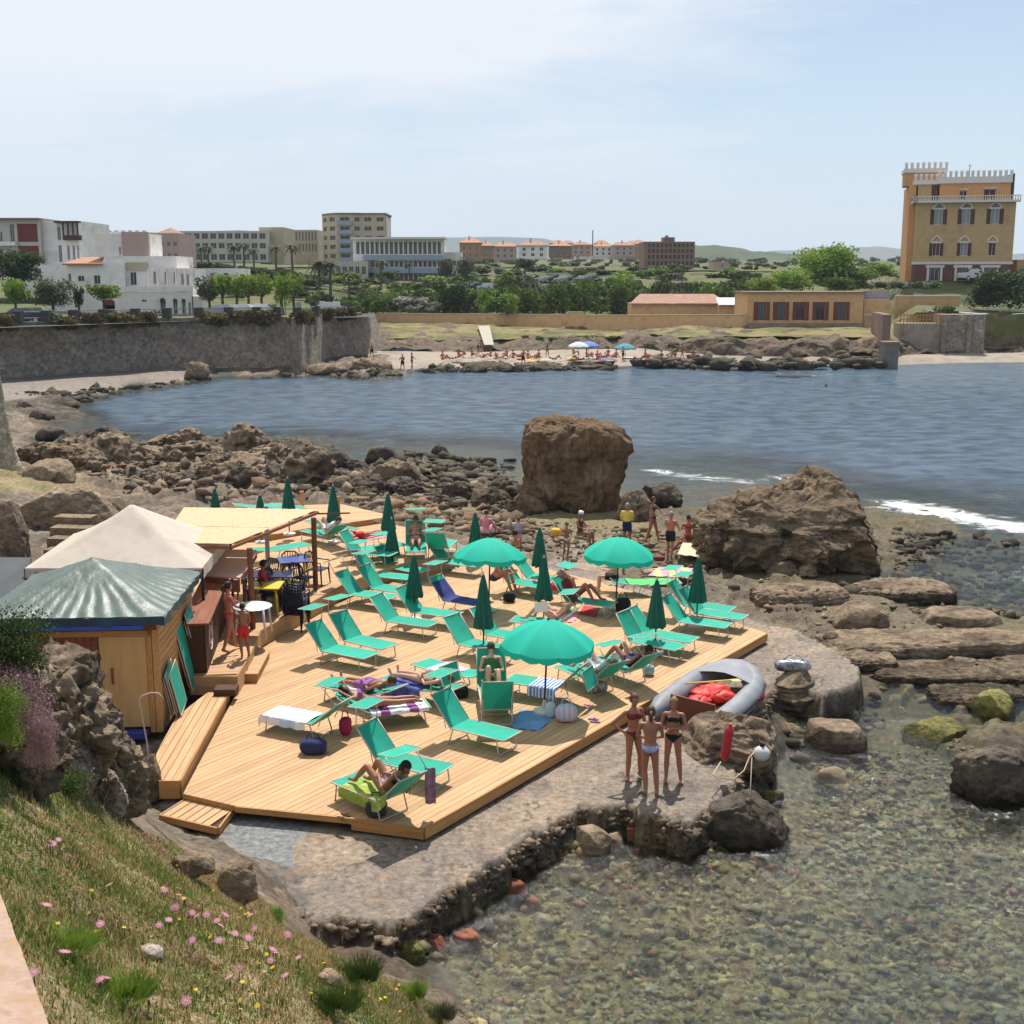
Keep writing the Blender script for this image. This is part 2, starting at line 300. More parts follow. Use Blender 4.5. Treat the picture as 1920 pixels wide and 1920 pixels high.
def ground(x, y, full=False):
 q = _q(x, y); h = np.zeros(x.shape); am = np.zeros(x.shape); nk = len(KI); W = [np.zeros(x.shape) for _ in range(nk)]
 for i in range(len(_cq)):
  d2 = (q[..., 0]-_cq[i, 0])**2+(q[..., 1]-_cq[i, 1])**2
  ph = _phi(d2); h += _w[i]*ph; am += _wa[i]*ph
  W[_ck[i]] += 1/(d2+4e-5)**2
 n = len(_cq); h += _w[n]+_w[n+1]*q[..., 0]+_w[n+2]*q[..., 1]; am += _wa[n]+_wa[n+1]*q[..., 0]+_wa[n+2]*q[..., 1]
 am = np.clip(am, .01, .5); h = np.clip(h, -3.2, 9); tot = sum(W); W = [w/tot for w in W]
 n1 = fbm(x*.55, y*.55, 0*x+1.3, 5, ridge=True); n2 = fbm(x*1.7, y*1.7, 0*x+5.3, 4)
 rock = W[1]+W[2]+W[3]*.7
 wx = x+.35*fbm(x*.9, y*.9, 0*x+2, 3); wy = y+.35*fbm(x*.9, y*.9, 0*x+12, 3)
 b1, s1, r1 = cells(wx/2.3, wy/2.3, 3); b2, s2, r2 = cells(wx/.85, wy/.85, 9); b3, s3, r3 = cells(wx/.33, wy/.33, 21)
 dome = lambda b, s_, r: (np.clip(1-(b/.62)**2, 0, 1)**.6)*(.35+.9*r)
 bo = 1.6*dome(b1, s1, r1)+.85*dome(b2, s2, r2)+.28*dome(b3, s3, r3)-1.15
 rk = np.clip(W[1]+W[2], 0, 1)
 h = h+am*rk*1.15*(bo+.5*n2)+am*(1-rk)*(2.2*(n1-.5)+.8*n2)
 h = h+W[4]*.05*(dome(b3, s3, r3)+dome(b2, s2, r2)-.6)
 st = W[3]+.5*W[4]      # shelves: flat beds with broken steps
 hs = h+.12*fbm(x*.35, y*.6, 0*x+9.1, 4); stp = .21; k = (hs+.05*fbm(x*2.1, y*2.1, 0*x+2, 3))/stp; fr = k-np.floor(k); hs = (np.floor(k)+sst(fr, .72, 1.0))*stp
 h = h*(1-st)+(hs*.8+h*.2)*st
 pb = W[5]; h = h+pb*(.07*dome(b3, s3, r3)+.10*dome(b2, s2, r2*r2)-.06)
 h = h+W[0]*.05*fbm(x*2.5, y*2.5, 0*x, 3)
 sd = sdist(SLAB, x, y)+.15*fbm(x*1.1, y*1.1, 0*x+2.2, 4)+.16*fbm(x*3.6, y*3.6, 0*x+7.2, 4)
 m = sst(sd, -.10, .07); top = SLZ+.018*fbm(x*1.2, y*1.2, 0*x+8, 3)-.25*sst(-sd, -.02, .12)
 under = np.minimum(h, SLZ-.18); top = top
 hh = np.where(sd > -.6, np.maximum(h*(1-m), under*(1-m))*1.0+top*m, h)
 hh = np.where((h > SLZ+.06), np.maximum(h, hh), hh)
 if not full: return hh
 return hh, W, m, h
def ma_(t, x, k):
 n = _n(t, 'ShaderNodeMath', operation='MULTIPLY'); t.links.new(x, n.inputs[0]); n.inputs[1].default_value = k; return n.outputs[0]
def build_ground():
 NP, NR = 760, 780
 ph = np.linspace(-.62, .60, NP); rr = np.exp(np.linspace(math.log(4.6), math.log(150), NR))
 Pp, Rr = np.meshgrid(ph, rr); x = Rr*np.sin(Pp); y = Rr*np.cos(Pp)
 h, W, m, base = ground(x, y, True)
 idx = np.arange(NP*NR).reshape(NR, NP)
 f = np.stack([idx[:-1, :-1], idx[:-1, 1:], idx[1:, 1:], idx[1:, :-1]], -1).reshape(-1, 4)
 me = mesh_np('ground', np.stack([x, y, h], -1).reshape(-1, 3), f)
 def mix(a, b, t): return a*(1-t[..., None])+np.array(b)*t[..., None]
 Z = x*0
 nA = sst(fbm(x*.8, y*.8, Z+4, 5), -.35, .35); nB = sst(fbm(x*2.8, y*2.8, Z+14, 4), -.3, .35); nC = sst(fbm(x*7, y*7, Z+24, 3), -.3, .3); nD = sst(fbm(x*.25, y*.25, Z+34, 4), -.2, .25)
 one = np.ones(x.shape+(3,))
 C = {}
 _b, _s, r2_ = cells((x+.35*fbm(x*.9, y*.9, 0*x+2, 3))/.85, (y+.35*fbm(x*.9, y*.9, 0*x+12, 3))/.85, 9)
 c = one*np.array((.50, .37, .19)); c = mix(c, (.24, .26, .07), nA*.8); c = mix(c, (.42, .33, .19), nB*(1-nA)*.7); c = mix(c, (.07, .09, .02), nC*nA*.6); c = mix(c, (.33, .22, .15), sst(nD, .6, 1)*.5); C[0] = c
 c = one*np.array((.27, .215, .15)); c = mix(c, (.10, .08, .06), nB*.75); c = mix(c, (.46, .38, .28), nC*nA*.8); c = mix(c, (.30, .18, .11), nD*.35); c = c*(.55+.8*r2_[..., None]); C[1] = c
 c = one*np.array((.135, .105, .075)); c = mix(c, (.05, .042, .034), nB*.8); c = mix(c, (.23, .19, .13), nC*(1-nB)*.7); c = c*(.55+.9*r2_[..., None]); C[2] = c
 c = one*np.array((.24, .185, .125)); c = mix(c, (.12, .095, .068), nB*.8); c = mix(c, (.38, .31, .21), nA*nC*.8); c = mix(c, (.21, .18, .08), nD*.5); C[3] = c
 c = one*np.array((.31, .28, .14)); c = mix(c, (.17, .14, .08), nB*.8); c = mix(c, (.42, .37, .25), nC*.5); c = mix(c, (.30, .22, .08), nD*.5); C[4] = c
 c = one*np.array((.17, .150, .085)); c = mix(c, (.075, .07, .045), nB*.7); c = mix(c, (.30, .26, .13), nC*.6); c = mix(c, (.12, .12, .115), nD*.5); c = mix(c, (.20, .11, .07), sst(nA, .7, 1)*sst(nC, .3, .8)*.8); C[5] = c*np.array((2.1, 2.0, 1.6))
 c = one*np.array((.39, .305, .23)); c = mix(c, (.21, .185, .165), nB*.65); c = mix(c, (.54, .42, .30), nC*nA*.8); c = mix(c, (.29, .25, .21), nD*.5); c = mix(c, (.13, .12, .115), sst(nB*nA, .55, .8)*.6); c = mix(c, (.50, .38, .27), sst(nA*(1-nD), .35, .6)*.6); ck = np.abs(fbm(x*.45, y*.45, Z+60, 5)); c = mix(c, (.09, .075, .06), (1-sst(ck, .004, .016))*.8); C[6] = c*1.08
 c = one*np.array((.10, .12, .10)); c = mix(c, (.05, .07, .07), nA*.8); C[7] = c
 c = one*np.array((.40, .34, .28)); c = mix(c, (.24, .20, .17), nB*.7); C[8] = c
 Wn = np.stack([w*(1+1.2*fbm(x*1.1, y*1.1, Z+7*i, 3)) for i, w in enumerate(W)], 0); Wn = np.clip(Wn, 0, None)**2.2; Wn /= Wn.sum(0)
 col = sum(C[i]*Wn[i][..., None] for i in range(9))
 mt = m*(base < SLZ+.3); col = col*(1-mt[..., None])+C[6]*mt[..., None]
 edge = sst(m, .05, .5)*(1-sst(m, .8, 1)); col = mix(col, (.15, .10, .06), edge*.9); dm = sst(fbm(x*.7+4, y*.7, Z+70, 5), .05, .3)*mt; col = mix(col, (.14, .125, .12), dm*.6); dm = sst(fbm(x*1.9+4, y*1.9, Z+80, 4), .12, .3)*mt; col = mix(col, (.40, .29, .20), dm*.5)
 cp = _poly([(440,1530),(600,1545),(555,1580),(552,1625),(470,1620),(415,1575)], SLZ); pm = sst(sdist(cp, x, y)+.08*fbm(x*3, y*3, Z, 3), -.02, .03)
 col = col*(1-pm[..., None])+(np.array((.33, .335, .33))*(0.85+.3*nC[..., None]))*pm[..., None]
 low = 1-sst(h, .02, .30); alg = low*sst(h, -.25, .0)*(W[3]+W[4]*1.0+W[1]*.5+.4*m); col = mix(col, (.21, .18, .06), alg*(.1+.7*nA*nB)*.8*(1-Wn[5]))
 wet = 1-sst(h+.05*nB, .03, .22); wet = wet*(W[1]+W[2]+W[3]*.5+m); col = col*(1-.45*np.clip(wet, 0, 1)[..., None])
 col = col*.60
 ca = me.color_attributes.new('ground_colour', 'FLOAT_COLOR', 'POINT')
 rgba = np.concatenate([np.clip(col, .01, 1), np.clip(Wn[5]+.25*Wn[3]+.2*Wn[1], 0, 1)[..., None]*(1-m[..., None])], -1).astype(np.float32); ca.data.foreach_set('color', rgba.ravel())
 mt_ = bpy.data.materials.new('ground'); mt_.use_nodes = True; t = mt_.node_tree; t.nodes.clear()
 o = _n(t, 'ShaderNodeOutputMaterial'); p = _n(t, 'ShaderNodeBsdfPrincipled'); t.links.new(p.outputs[0], o.inputs[0]); p.inputs['Roughness'].default_value = .85; p.inputs['Specular IOR Level'].default_value = .25
 a = _n(t, 'ShaderNodeAttribute', attribute_name='ground_colour'); g = _n(t, 'ShaderNodeNewGeometry')
 n1 = _n(t, 'ShaderNodeTexNoise'); n1.inputs['Scale'].default_value = 9; n1.inputs['Detail'].default_value = 8; n1.inputs['Roughness'].default_value = .72; t.links.new(g.outputs['Position'], n1.inputs['Vector'])
 v = _n(t, 'ShaderNodeTexVoronoi'); v.inputs['Scale'].default_value = 11; t.links.new(g.outputs['Position'], v.inputs['Vector'])
 b_=0; r1 = _n(t, 'ShaderNodeMapRange'); r1.inputs[1].default_value = .3; r1.inputs[2].default_value = .7; r1.inputs[3].default_value = .45; r1.inputs[4].default_value = 1.6; t.links.new(n1.outputs['Fac'], r1.inputs[0])
 sv = _n(t, 'ShaderNodeVectorMath', operation='SCALE'); t.links.new(a.outputs['Color'], sv.inputs[0]); t.links.new(r1.outputs[0], sv.inputs['Scale'])
 hs = _n(t, 'ShaderNodeMix', data_type='RGBA', blend_type='MULTIPLY'); L = t.links.new; L(ma_(t, a.outputs['Alpha'], .8), hs.inputs[0]); t.links.new(sv.outputs[0], hs.inputs[6]); bw = _n(t, 'ShaderNodeRGBToBW'); L(v.outputs['Color'], bw.inputs[0]); L(bw.outputs[0], hs.inputs[7])
 t.links.new(hs.outputs[2], p.inputs['Base Color'])
 b = _n(t, 'ShaderNodeBump'); b.inputs['Strength'].default_value = .8; b.inputs['Distance'].default_value = .05
 n2 = _n(t, 'ShaderNodeTexNoise'); n2.inputs['Scale'].default_value = 14; n2.inputs['Detail'].default_value = 6; n2.inputs['Roughness'].default_value = .7; t.links.new(g.outputs['Position'], n2.inputs['Vector'])
 t.links.new(n2.outputs['Fac'], b.inputs['Height']); t.links.new(b.outputs[0], p.inputs['Normal'])
 o_ = link('ground', me, mt_); tag(o_, kind='structure')
 return o_
GROUND = build_ground()
def gz(x, y):
 return float(ground(np.array([x], float), np.array([y], float))[0])
def gzs(x, y): return ground(np.asarray(x, float), np.asarray(y, float))
def gat(px, py):        # where a sight line meets the ground sheet
 u, y, w = _dir(px, py); t = np.linspace(5, 120, 2400); h = gzs(u*t, y*t); zz = CH+w*t
 k = np.argmax(zz < h); return Vector((u*t[k], y*t[k], float(h[k])))
# ------------------------------------------------------------------ the sea
def build_sea():
 NP, NR = 420, 620
 ph = np.linspace(-.75, .75, NP); rr = np.exp(np.linspace(math.log(8.), math.log(330), NR))
 Pp, Rr = np.meshgrid(ph, rr); x = Rr*np.sin(Pp); y = Rr*np.cos(Pp)
 inb = (Rr < 149) & (np.abs(Pp) < .6); dep = np.full(x.shape, 3.0)
 gx = ground(x, y); dep = np.where(inb, -gx, 3.0)
 sw = .035*sst(Rr, 45, 75); z = sw*fbm(x*.35+y*.1, y*.9, 0*x, 3)+.02*fbm(x*1.6, y*2.2, 0*x+3, 2)*(Rr < 60)
 idx = np.arange(NP*NR).reshape(NR, NP); f = np.stack([idx[:-1, :-1], idx[:-1, 1:], idx[1:, 1:], idx[1:, :-1]], -1).reshape(-1, 4)
 me = mesh_np('sea', np.stack([x, y, z], -1).reshape(-1, 3), f)
 foam = np.zeros(x.shape)
 def line(pts, w, s):
  nonlocal foam
  P = [at(a, b, 0) for a, b in pts]; d = np.full(x.shape, 1e9)
  for A, B in zip(P[:-1], P[1:]):
   ex, ey = B.x-A.x, B.y-A.y; t = np.clip(((x-A.x)*ex+(y-A.y)*ey)/(ex*ex+ey*ey), 0, 1); d = np.minimum(d, np.hypot(x-A.x-t*ex, (y-A.y-t*ey)*.75))
  foam = np.maximum(foam, s*np.clip(1-d/w, 0, 1))
 line([(1690,950),(1740,960),(1800,968),(1860,980),(1960,998)], 3.0, 1.2); line([(1740,945),(1800,955),(1900,985)], 1.8, .7); line([(1235,885),(1300,893),(1400,903),(1480,893)], 3.0, .85); line([(1160,850),(1230,865),(1300,880)], 2.0, .55)
 line([(900,850),(940,870),(965,900),(970,930)], 3.0, .5); line([(1455,700),(1510,706),(1560,702)], 1.2, .85); line([(1700,678),(1800,682),(1950,680)], 1.3, .6); line([(1250,683),(1400,694),(1650,694)], 1.6, .4)
 line([(1380,1602),(1440,1606),(1490,1600)], .35, .75); line([(1480,1490),(1500,1515),(1520,1560)], .45, .6); line([(1760,1400),(1800,1430),(1850,1470)], .4, .55); line([(1650,1080),(1760,1060),(1900,1050)], 3.2, .42)
 line([(1780,1030),(1850,1040),(1950,1030)], 2.5, .5); line([(1360,940),(1300,960)], 1.5, .4); line([(1550,960),(1600,985)], 1.5, .4); line([(60,755),(140,765)], 1.5, .3); line([(860,830),(960,850)], 2.5, .5)
 foam = np.maximum(foam, .33*(dep < .10)*(dep > -.1)*(Rr > 30)); foam = np.maximum(foam, .25*(dep < .05)*(dep > -.1))
 ca = me.color_attributes.new('sea_data', 'FLOAT_COLOR', 'POINT')
 ff = sst(Rr, 30, 50); dd = (sst(dep, .35, 2.2)*(1-ff)+sst(dep, .12, .95)*ff)*.97; far = sst(Rr, 70, 140)
 rgba = np.stack([dd, foam, far, np.ones_like(dd)], -1).astype(np.float32); ca.data.foreach_set('color', rgba.ravel())
 m = bpy.data.materials.new('sea_water'); m.use_nodes = True; t = m.node_tree; t.nodes.clear(); L = t.links.new
 o = _n(t, 'ShaderNodeOutputMaterial'); g = _n(t, 'ShaderNodeNewGeometry'); a = _n(t, 'ShaderNodeAttribute', attribute_name='sea_data'); sp = _n(t, 'ShaderNodeSeparateColor'); L(a.outputs['Color'], sp.inputs[0])
 mp = _n(t, 'ShaderNodeMapping'); mp.inputs['Scale'].default_value = (.6, .85, 1); L(g.outputs['Position'], mp.inputs[0])
 def nz(scale, det, rg=.6, dist=0.0):
  n = _n(t, 'ShaderNodeTexNoise'); n.inputs['Scale'].default_value = scale; n.inputs['Detail'].default_value = det; n.inputs['Roughness'].default_value = rg; n.inputs['Distortion'].default_value = dist; L(mp.outputs[0], n.inputs['Vector']); return n.outputs['Fac']
 def ma(op, x_, y_=None, c_=None):
  n = _n(t, 'ShaderNodeMath', operation=op)
  for i, q_ in enumerate((x_, y_, c_)):
   if q_ is None: continue
   if isinstance(q_, (int, float)): n.inputs[i].default_value = q_
   else: L(q_, n.inputs[i])
  return n.outputs[0]
 w1 = nz(3.0, 9, .75, .4); w2 = nz(.55, 5, .6, .3); w3 = nz(1.0, 3, .55, .5)
 b1 = _n(t, 'ShaderNodeBump'); L(ma('MULTIPLY_ADD', sp.outputs[0], .65, .32), b1.inputs['Strength']); b1.inputs['Distance'].default_value = .16; L(w1, b1.inputs['Height'])
 b2 = _n(t, 'ShaderNodeBump'); b2.inputs['Distance'].default_value = .7; L(sp.outputs[2], b2.inputs['Strength']); L(w2, b2.inputs['Height']); L(b1.outputs[0], b2.inputs['Normal'])
 b3 = _n(t, 'ShaderNodeBump'); b3.inputs['Distance'].default_value = .30; L(ma('MULTIPLY', sp.outputs[0], .9), b3.inputs['Strength']); L(w3, b3.inputs['Height']); L(b1.outputs[0], b3.inputs['Normal']); L(b3.outputs[0], b2.inputs['Normal'])
 mulS = ma('MULTIPLY_ADD', sp.outputs[0], .75, .15); L(mulS, b2.inputs['Strength'])
 fr = _n(t, 'ShaderNodeFresnel'); fr.inputs['IOR'].default_value = 1.33; L(b2.outputs[0], fr.inputs['Normal'])
 gl = _n(t, 'ShaderNodeBsdfGlossy'); gl.inputs['Roughness'].default_value = .08; L(b2.outputs[0], gl.inputs['Normal'])
 tr = _n(t, 'ShaderNodeBsdfTransparent'); trc = _n(t, 'ShaderNodeMix', data_type='RGBA'); L(sp.outputs[0], trc.inputs[0]); trc.inputs[6].default_value = (.86, .90, .80, 1); trc.inputs[7].default_value = (.45, .74, .72, 1); L(trc.outputs[2], tr.inputs[0])
 df = _n(t, 'ShaderNodeBsdfDiffuse'); dc = _n(t, 'ShaderNodeMix', data_type='RGBA'); cw = _n(t, 'ShaderNodeMapRange'); cw.inputs[1].default_value = .38; cw.inputs[2].default_value = .62; L(w3, cw.inputs[0]); L(cw.outputs[0], dc.inputs[0]); dc.inputs[6].default_value = (.034, .062, .098, 1); dc.inputs[7].default_value = (.085, .135, .18, 1); L(dc.outputs[2], df.inputs[0])
 m1 = _n(t, 'ShaderNodeMixShader'); L(ma('MULTIPLY', ma('POWER', sp.outputs[0], 1.3), .95), m1.inputs[0]); L(tr.outputs[0], m1.inputs[1]); L(df.outputs[0], m1.inputs[2])
 m2 = _n(t, 'ShaderNodeMixShader'); L(fr.outputs[0], m2.inputs[0]); L(m1.outputs[0], m2.inputs[1]); L(gl.outputs[0], m2.inputs[2])
 fo = _n(t, 'ShaderNodeBsdfDiffuse'); fo.inputs[0].default_value = (.82, .85, .86, 1)
 f1 = nz(1.1, 12, .8, 1.6); fm = ma('MULTIPLY', ma('SUBTRACT', ma('ADD', ma('MULTIPLY', sp.outputs[1], .46), f1), .84), 5.5); fc = _n(t, 'ShaderNodeClamp'); L(fm, fc.inputs[0])
 m3 = _n(t, 'ShaderNodeMixShader'); L(ma('MULTIPLY', fc.outputs[0], .92), m3.inputs[0]); L(m2.outputs[0], m3.inputs[1]); L(fo.outputs[0], m3.inputs[2]); L(m3.outputs[0], o.inputs[0])
 tag(link('sea', me, m), kind='structure')
build_sea()
# ================================================================== far side of the bay
def sheet(name, rows, nu, nv, m, amp=0.0, nscale=.3, parent=None, seed=0.0, kind='structure', axis=2, label=None, cat=None):
 """rows: polylines of world points (same length) joined into one surface"""
 A = np.array([[tuple(p) for p in r] for r in rows], float); nr, nc, _ = A.shape
 def samp(arr, n, ax):
  m_ = arr.shape[ax]; t = np.linspace(0, m_-1, n); i = np.clip(np.floor(t).astype(int), 0, m_-2); f = t-i
  a = np.take(arr, i, ax); b = np.take(arr, i+1, ax); sh = [1]*arr.ndim; sh[ax] = n; f = f.reshape(sh); return a*(1-f)+b*f
 B = samp(samp(A, nv, 0), nu, 1)
 if amp:
  n = fbm(B[..., 0]*nscale+seed, B[..., 1]*nscale, B[..., 2]*nscale*1.5, 5); n2 = fbm(B[..., 0]*nscale*1.1+seed+9, B[..., 1]*nscale, B[..., 2]*nscale+4, 4)
  B[..., 2] += amp*n; B[..., 1] += amp*1.2*n2
 idx = np.arange(nu*nv).reshape(nv, nu); f = np.stack([idx[:-1, :-1], idx[:-1, 1:], idx[1:, 1:], idx[1:, :-1]], -1).reshape(-1, 4)
 o = link(name, mesh_np(name, B.reshape(-1, 3), f), m, parent)
 if parent is None: tag(o, label, cat, kind=kind)
 return o
M = {}
M['beach'] = mk('beach_sand', [(.20, .165, .13), (.33, .28, .22), (.26, .20, .15)], .25, .95, .3, 3, coord='Position')
M['scrub'] = mk('dry_scrub', [(.19, .15, .06), (.11, .115, .03), (.24, .19, .085), (.07, .085, .02)], .12, .95, .6, 1.2, coord='Position', detail=9, bdist=.4)
M['greenhill'] = mk('green_land', [(.03, .05, .012), (.075, .105, .025), (.14, .125, .055), (.045, .07, .016), (.02, .035, .010)], .06, .95, .7, .7, coord='Position', detail=10, bdist=.8)
M['cliff'] = mk('cliff_rock', [(.06, .045, .03), (.17, .125, .085), (.09, .07, .045), (.24, .18, .12)], .7, .95, .8, 2.2, coord='Position', detail=8, bdist=.3)
M['hill1'] = mk('wooded_hill', [(.03, .05, .022), (.06, .085, .035), (.09, .09, .045)], .012, 1, coord='Position', detail=8)
M['hill2'] = mk('far_hill', [(.08, .10, .09), (.11, .13, .11)], .002, 1, coord='Position')
M['ochre'] = mk('ochre_wall', [(.54, .33, .16), (.62, .40, .21), (.49, .30, .145)], .8, .95, .1, 6, coord='Position')
M['asphalt'] = mk('asphalt', [(.05, .05, .05), (.07, .07, .07)], 1, .9, coord='Position')
# ground west and south of the bay : one sheet from the beach to the plain
def far_row(pts): return [at(a, b, c) for a, b, c in pts]
XS = [640, 700, 760, 830, 900, 980, 1060, 1140, 1200, 1280, 1360, 1440, 1520, 1600, 1660, 1720, 1800, 1900, 2050, 2300]
def row_y(ys, zs):  # one value for each XS column
 return [atYz(x, y, z) for x, y, z in zip(XS, ys, zs)]
def atYz(px, Y, z):   # world point whose azimuth is that of picture column px
 return Vector(((px-960)/F*(Y*math.cos(TH)+(CH-z)*math.sin(TH)), Y, z))
# distances (Y) and heights (z) of the shore profile
shore = row_y([126,127,128,129,129.5,130,131,132,132,132,132,132,132,133,134,135,137,138,140,150], [-.6]*20)
s1 = row_y([129,131,132,133,133,134,136,137,137,136,135.5,135,135,135.5,137,139,141,142,145,155], [.3]*20)
s2 = row_y([140,146,147,148,149,149,150,150,146,139,137,136.5,136.5,137,138.5,144,146,147,150,160], [1.0,1.0,.9,.8,.7,.8,.9,1.0,1.3,1.2,1.0,.9,.9,.9,.8,.7,.7,.7,.8,1])
s3 = row_y([150,152,153,153,154,153,153,153,150,141,139.5,139,139,139.5,140,147,149,150,153,163], [1.7,1.6,1.5,1.2,1.1,1.6,1.9,1.9,2.4,2.5,2.6,2.7,2.7,2.6,2.6,.9,.9,.9,1,1])
s4 = row_y([175]*9+[150,148,148,148,148,148,148.5,150.5,151.5,154.5,165], [2.3]*9+[2.9]*6+[1.0,1.0,1.0,1,1])
s5 = row_y([186]*9+[170]*2+[158]*4+[151,151.6,152.6,155.6,166], [2.5]*9+[3.1]*6+[5.0]*5)
s6 = row_y([200]*15+[170]*5, [2.9]*15+[5.6]*5)
s7 = row_y([225]*15+[185]*5, [6.2]*15+[6.8]*5)
s8 = row_y([280]*12+[260]*3+[196]*5, [9.2,9.4,9.6,9.9,10.2,10.4,10.6,10.7,10.7,10.7,10.7,10.6,10.4,10.2,10,8.9,8.9,8.9,8.9,8.9])
s9 = row_y([520]*20, [14.6]*16+[11]*4); s10 = row_y([900]*20, [20]*16+[15]*4); s11 = row_y([1600]*20, [31]*16+[24]*4)
def strips(name, rows, nus, m, amp, nsc, seed=0):
 return sheet(name, rows, nus[0], nus[1], m, amp, nsc, seed=seed)
strips('beach', [shore, s1, s2], (300, 40), M['beach'], .10, .5)
def lift(r, dz): return [p+Vector((0, 0, dz)) for p in r]
strips('shore_bank', [lift(s2, -.05), s3, s4, s5], (420, 70), M['cliff'], 1.3, .28)
strips('bank_grass', [[a.lerp(b, .25)+Vector((0, 0, .12)) for a, b in zip(s3, s4)], lift(s4, .25), lift(s5, .2)], (340, 50), M['scrub'], .35, .3, 3)
strips('garden_ground', [lift(s5, .1), s6, s7, s8], (300, 120), M['greenhill'], .9, .08, 5)
strips('plain', [lift(s8, .15), s9, s10, s11], (220, 80), M['greenhill'], 1.2, .012, 8)
# land behind the left sea wall
LX = [-420, -200, 0, 150, 300, 450, 600, 700]
def lrow(Ys, z): return [atYz(x, y, z) for x, y in zip(LX, Ys)]
sheet('promenade', [lrow([104,104.5,107,113.5,121,128,133.5,137], 5.2), lrow([112,112,118,124,131,138,143,147], 5.25)], 60, 6, M['asphalt'])
def lrz(Ys, zs): return [atYz(x, y, z) for x, y, z in zip(LX, Ys, zs)]
sheet('town_ground', [lrz([112,112,118,124,131,138,143,147], [5.23]*6+[5.2,3.4]), lrz([140,145,150,155,160,165,170,180], [5.6]*6+[5.3,3.0]), lrz([240]*8, [8.4]*6+[8,6.6]), lrz([330]*8, [12]*6+[12,10.6]), lrz([600]*8, [16.5]*6+[16,15.4]), lrz([1500]*8, [31]*6+[30,29])], 120, 90, M['greenhill'], .5, .05)
# hills
def ridge(name, pts, Y, m, zb=-5, amp=2, nsc=.01, depth=.25):
 top = [atY(a, b, Y) for a, b in pts]
 lo = [Vector((p.x*.92, Y*.86, zb)) for p in top]; mid = [Vector((p.x*.97, Y*.94, zb+(p.z-zb)*.62)) for p in top]
 back = [Vector((p.x*(1+depth), Y*(1+depth), zb)) for p in top]
 sheet(name, [lo, mid, top, back], 160, 24, m, amp, nsc)
ridge('hills', [(60,500),(150,434),(200,433),(330,436),(400,431),(450,429),(520,436),(640,447),(730,443),(840,444),(940,443),(1020,445),(1060,457),(1150,462),(1230,470),(1300,490)], 3600, M['hill2'], amp=5, nsc=.003)
ridge('hills', [(1380,495),(1440,470),(1500,468),(1560,466),(1600,463),(1650,461),(1690,466),(1760,480),(1850,478),(1960,470),(2100,470)], 4200, M['hill2'], amp=5, nsc=.003)
ridge('hills', [(1130,500),(1180,466),(1240,461),(1300,458),(1340,460),(1400,466),(1450,473),(1500,478),(1560,486),(1650,490),(1750,490),(1900,490),(2100,490)], 1500, M['hill1'], amp=5, nsc=.02)
# ------------------------------------------------------------------ sea walls
def stone_mat(name, c, scale):
 m = mk(name, c, .35, .95, .0, 5, coord='Position', detail=7); t = m.node_tree; p = [n for n in t.nodes if n.type == 'BSDF_PRINCIPLED'][0]
 g = _n(t, 'ShaderNodeNewGeometry'); v = _n(t, 'ShaderNodeTexVoronoi', feature='DISTANCE_TO_EDGE'); v.inputs['Scale'].default_value = scale; v2 = _n(t, 'ShaderNodeTexVoronoi'); v2.inputs['Scale'].default_value = scale
 t.links.new(g.outputs['Position'], v.inputs['Vector']); t.links.new(g.outputs['Position'], v2.inputs['Vector'])
 r = _n(t, 'ShaderNodeMapRange'); r.inputs[1].default_value = 0; r.inputs[2].default_value = .12; t.links.new(v.outputs[0], r.inputs[0])
 b = _n(t, 'ShaderNodeBump'); b.inputs['Strength'].default_value = .7; b.inputs['Distance'].default_value = .06; t.links.new(r.outputs[0], b.inputs['Height']); t.links.new(b.outputs[0], p.inputs['Normal'])
 src = p.inputs['Base Color'].links[0].from_socket; mx_ = _n(t, 'ShaderNodeMix', data_type='RGBA', blend_type='SOFT_LIGHT'); mx_.inputs[0].default_value = .55; t.links.new(src, mx_.inputs[6]); bw = _n(t, 'ShaderNodeRGBToBW'); t.links.new(v2.outputs['Color'], bw.inputs[0]); t.links.new(bw.outputs[0], mx_.inputs[7])
 hs = _n(t, 'ShaderNodeHueSaturation'); hs.inputs['Saturation'].default_value = .8; t.links.new(mx_.outputs[2], hs.inputs['Color']); t.links.new(hs.outputs[0], p.inputs['Base Color']); return m
M['wallstone'] = stone_mat('wall_stone', [(.20, .155, .11), (.32, .25, .18), (.24, .185, .13), (.42, .33, .24)], 3.6)
M['nearstone'] = stone_mat('near_wall_stone', [(.25, .20, .13), (.34, .28, .19), (.22, .17, .11)], 4.2)
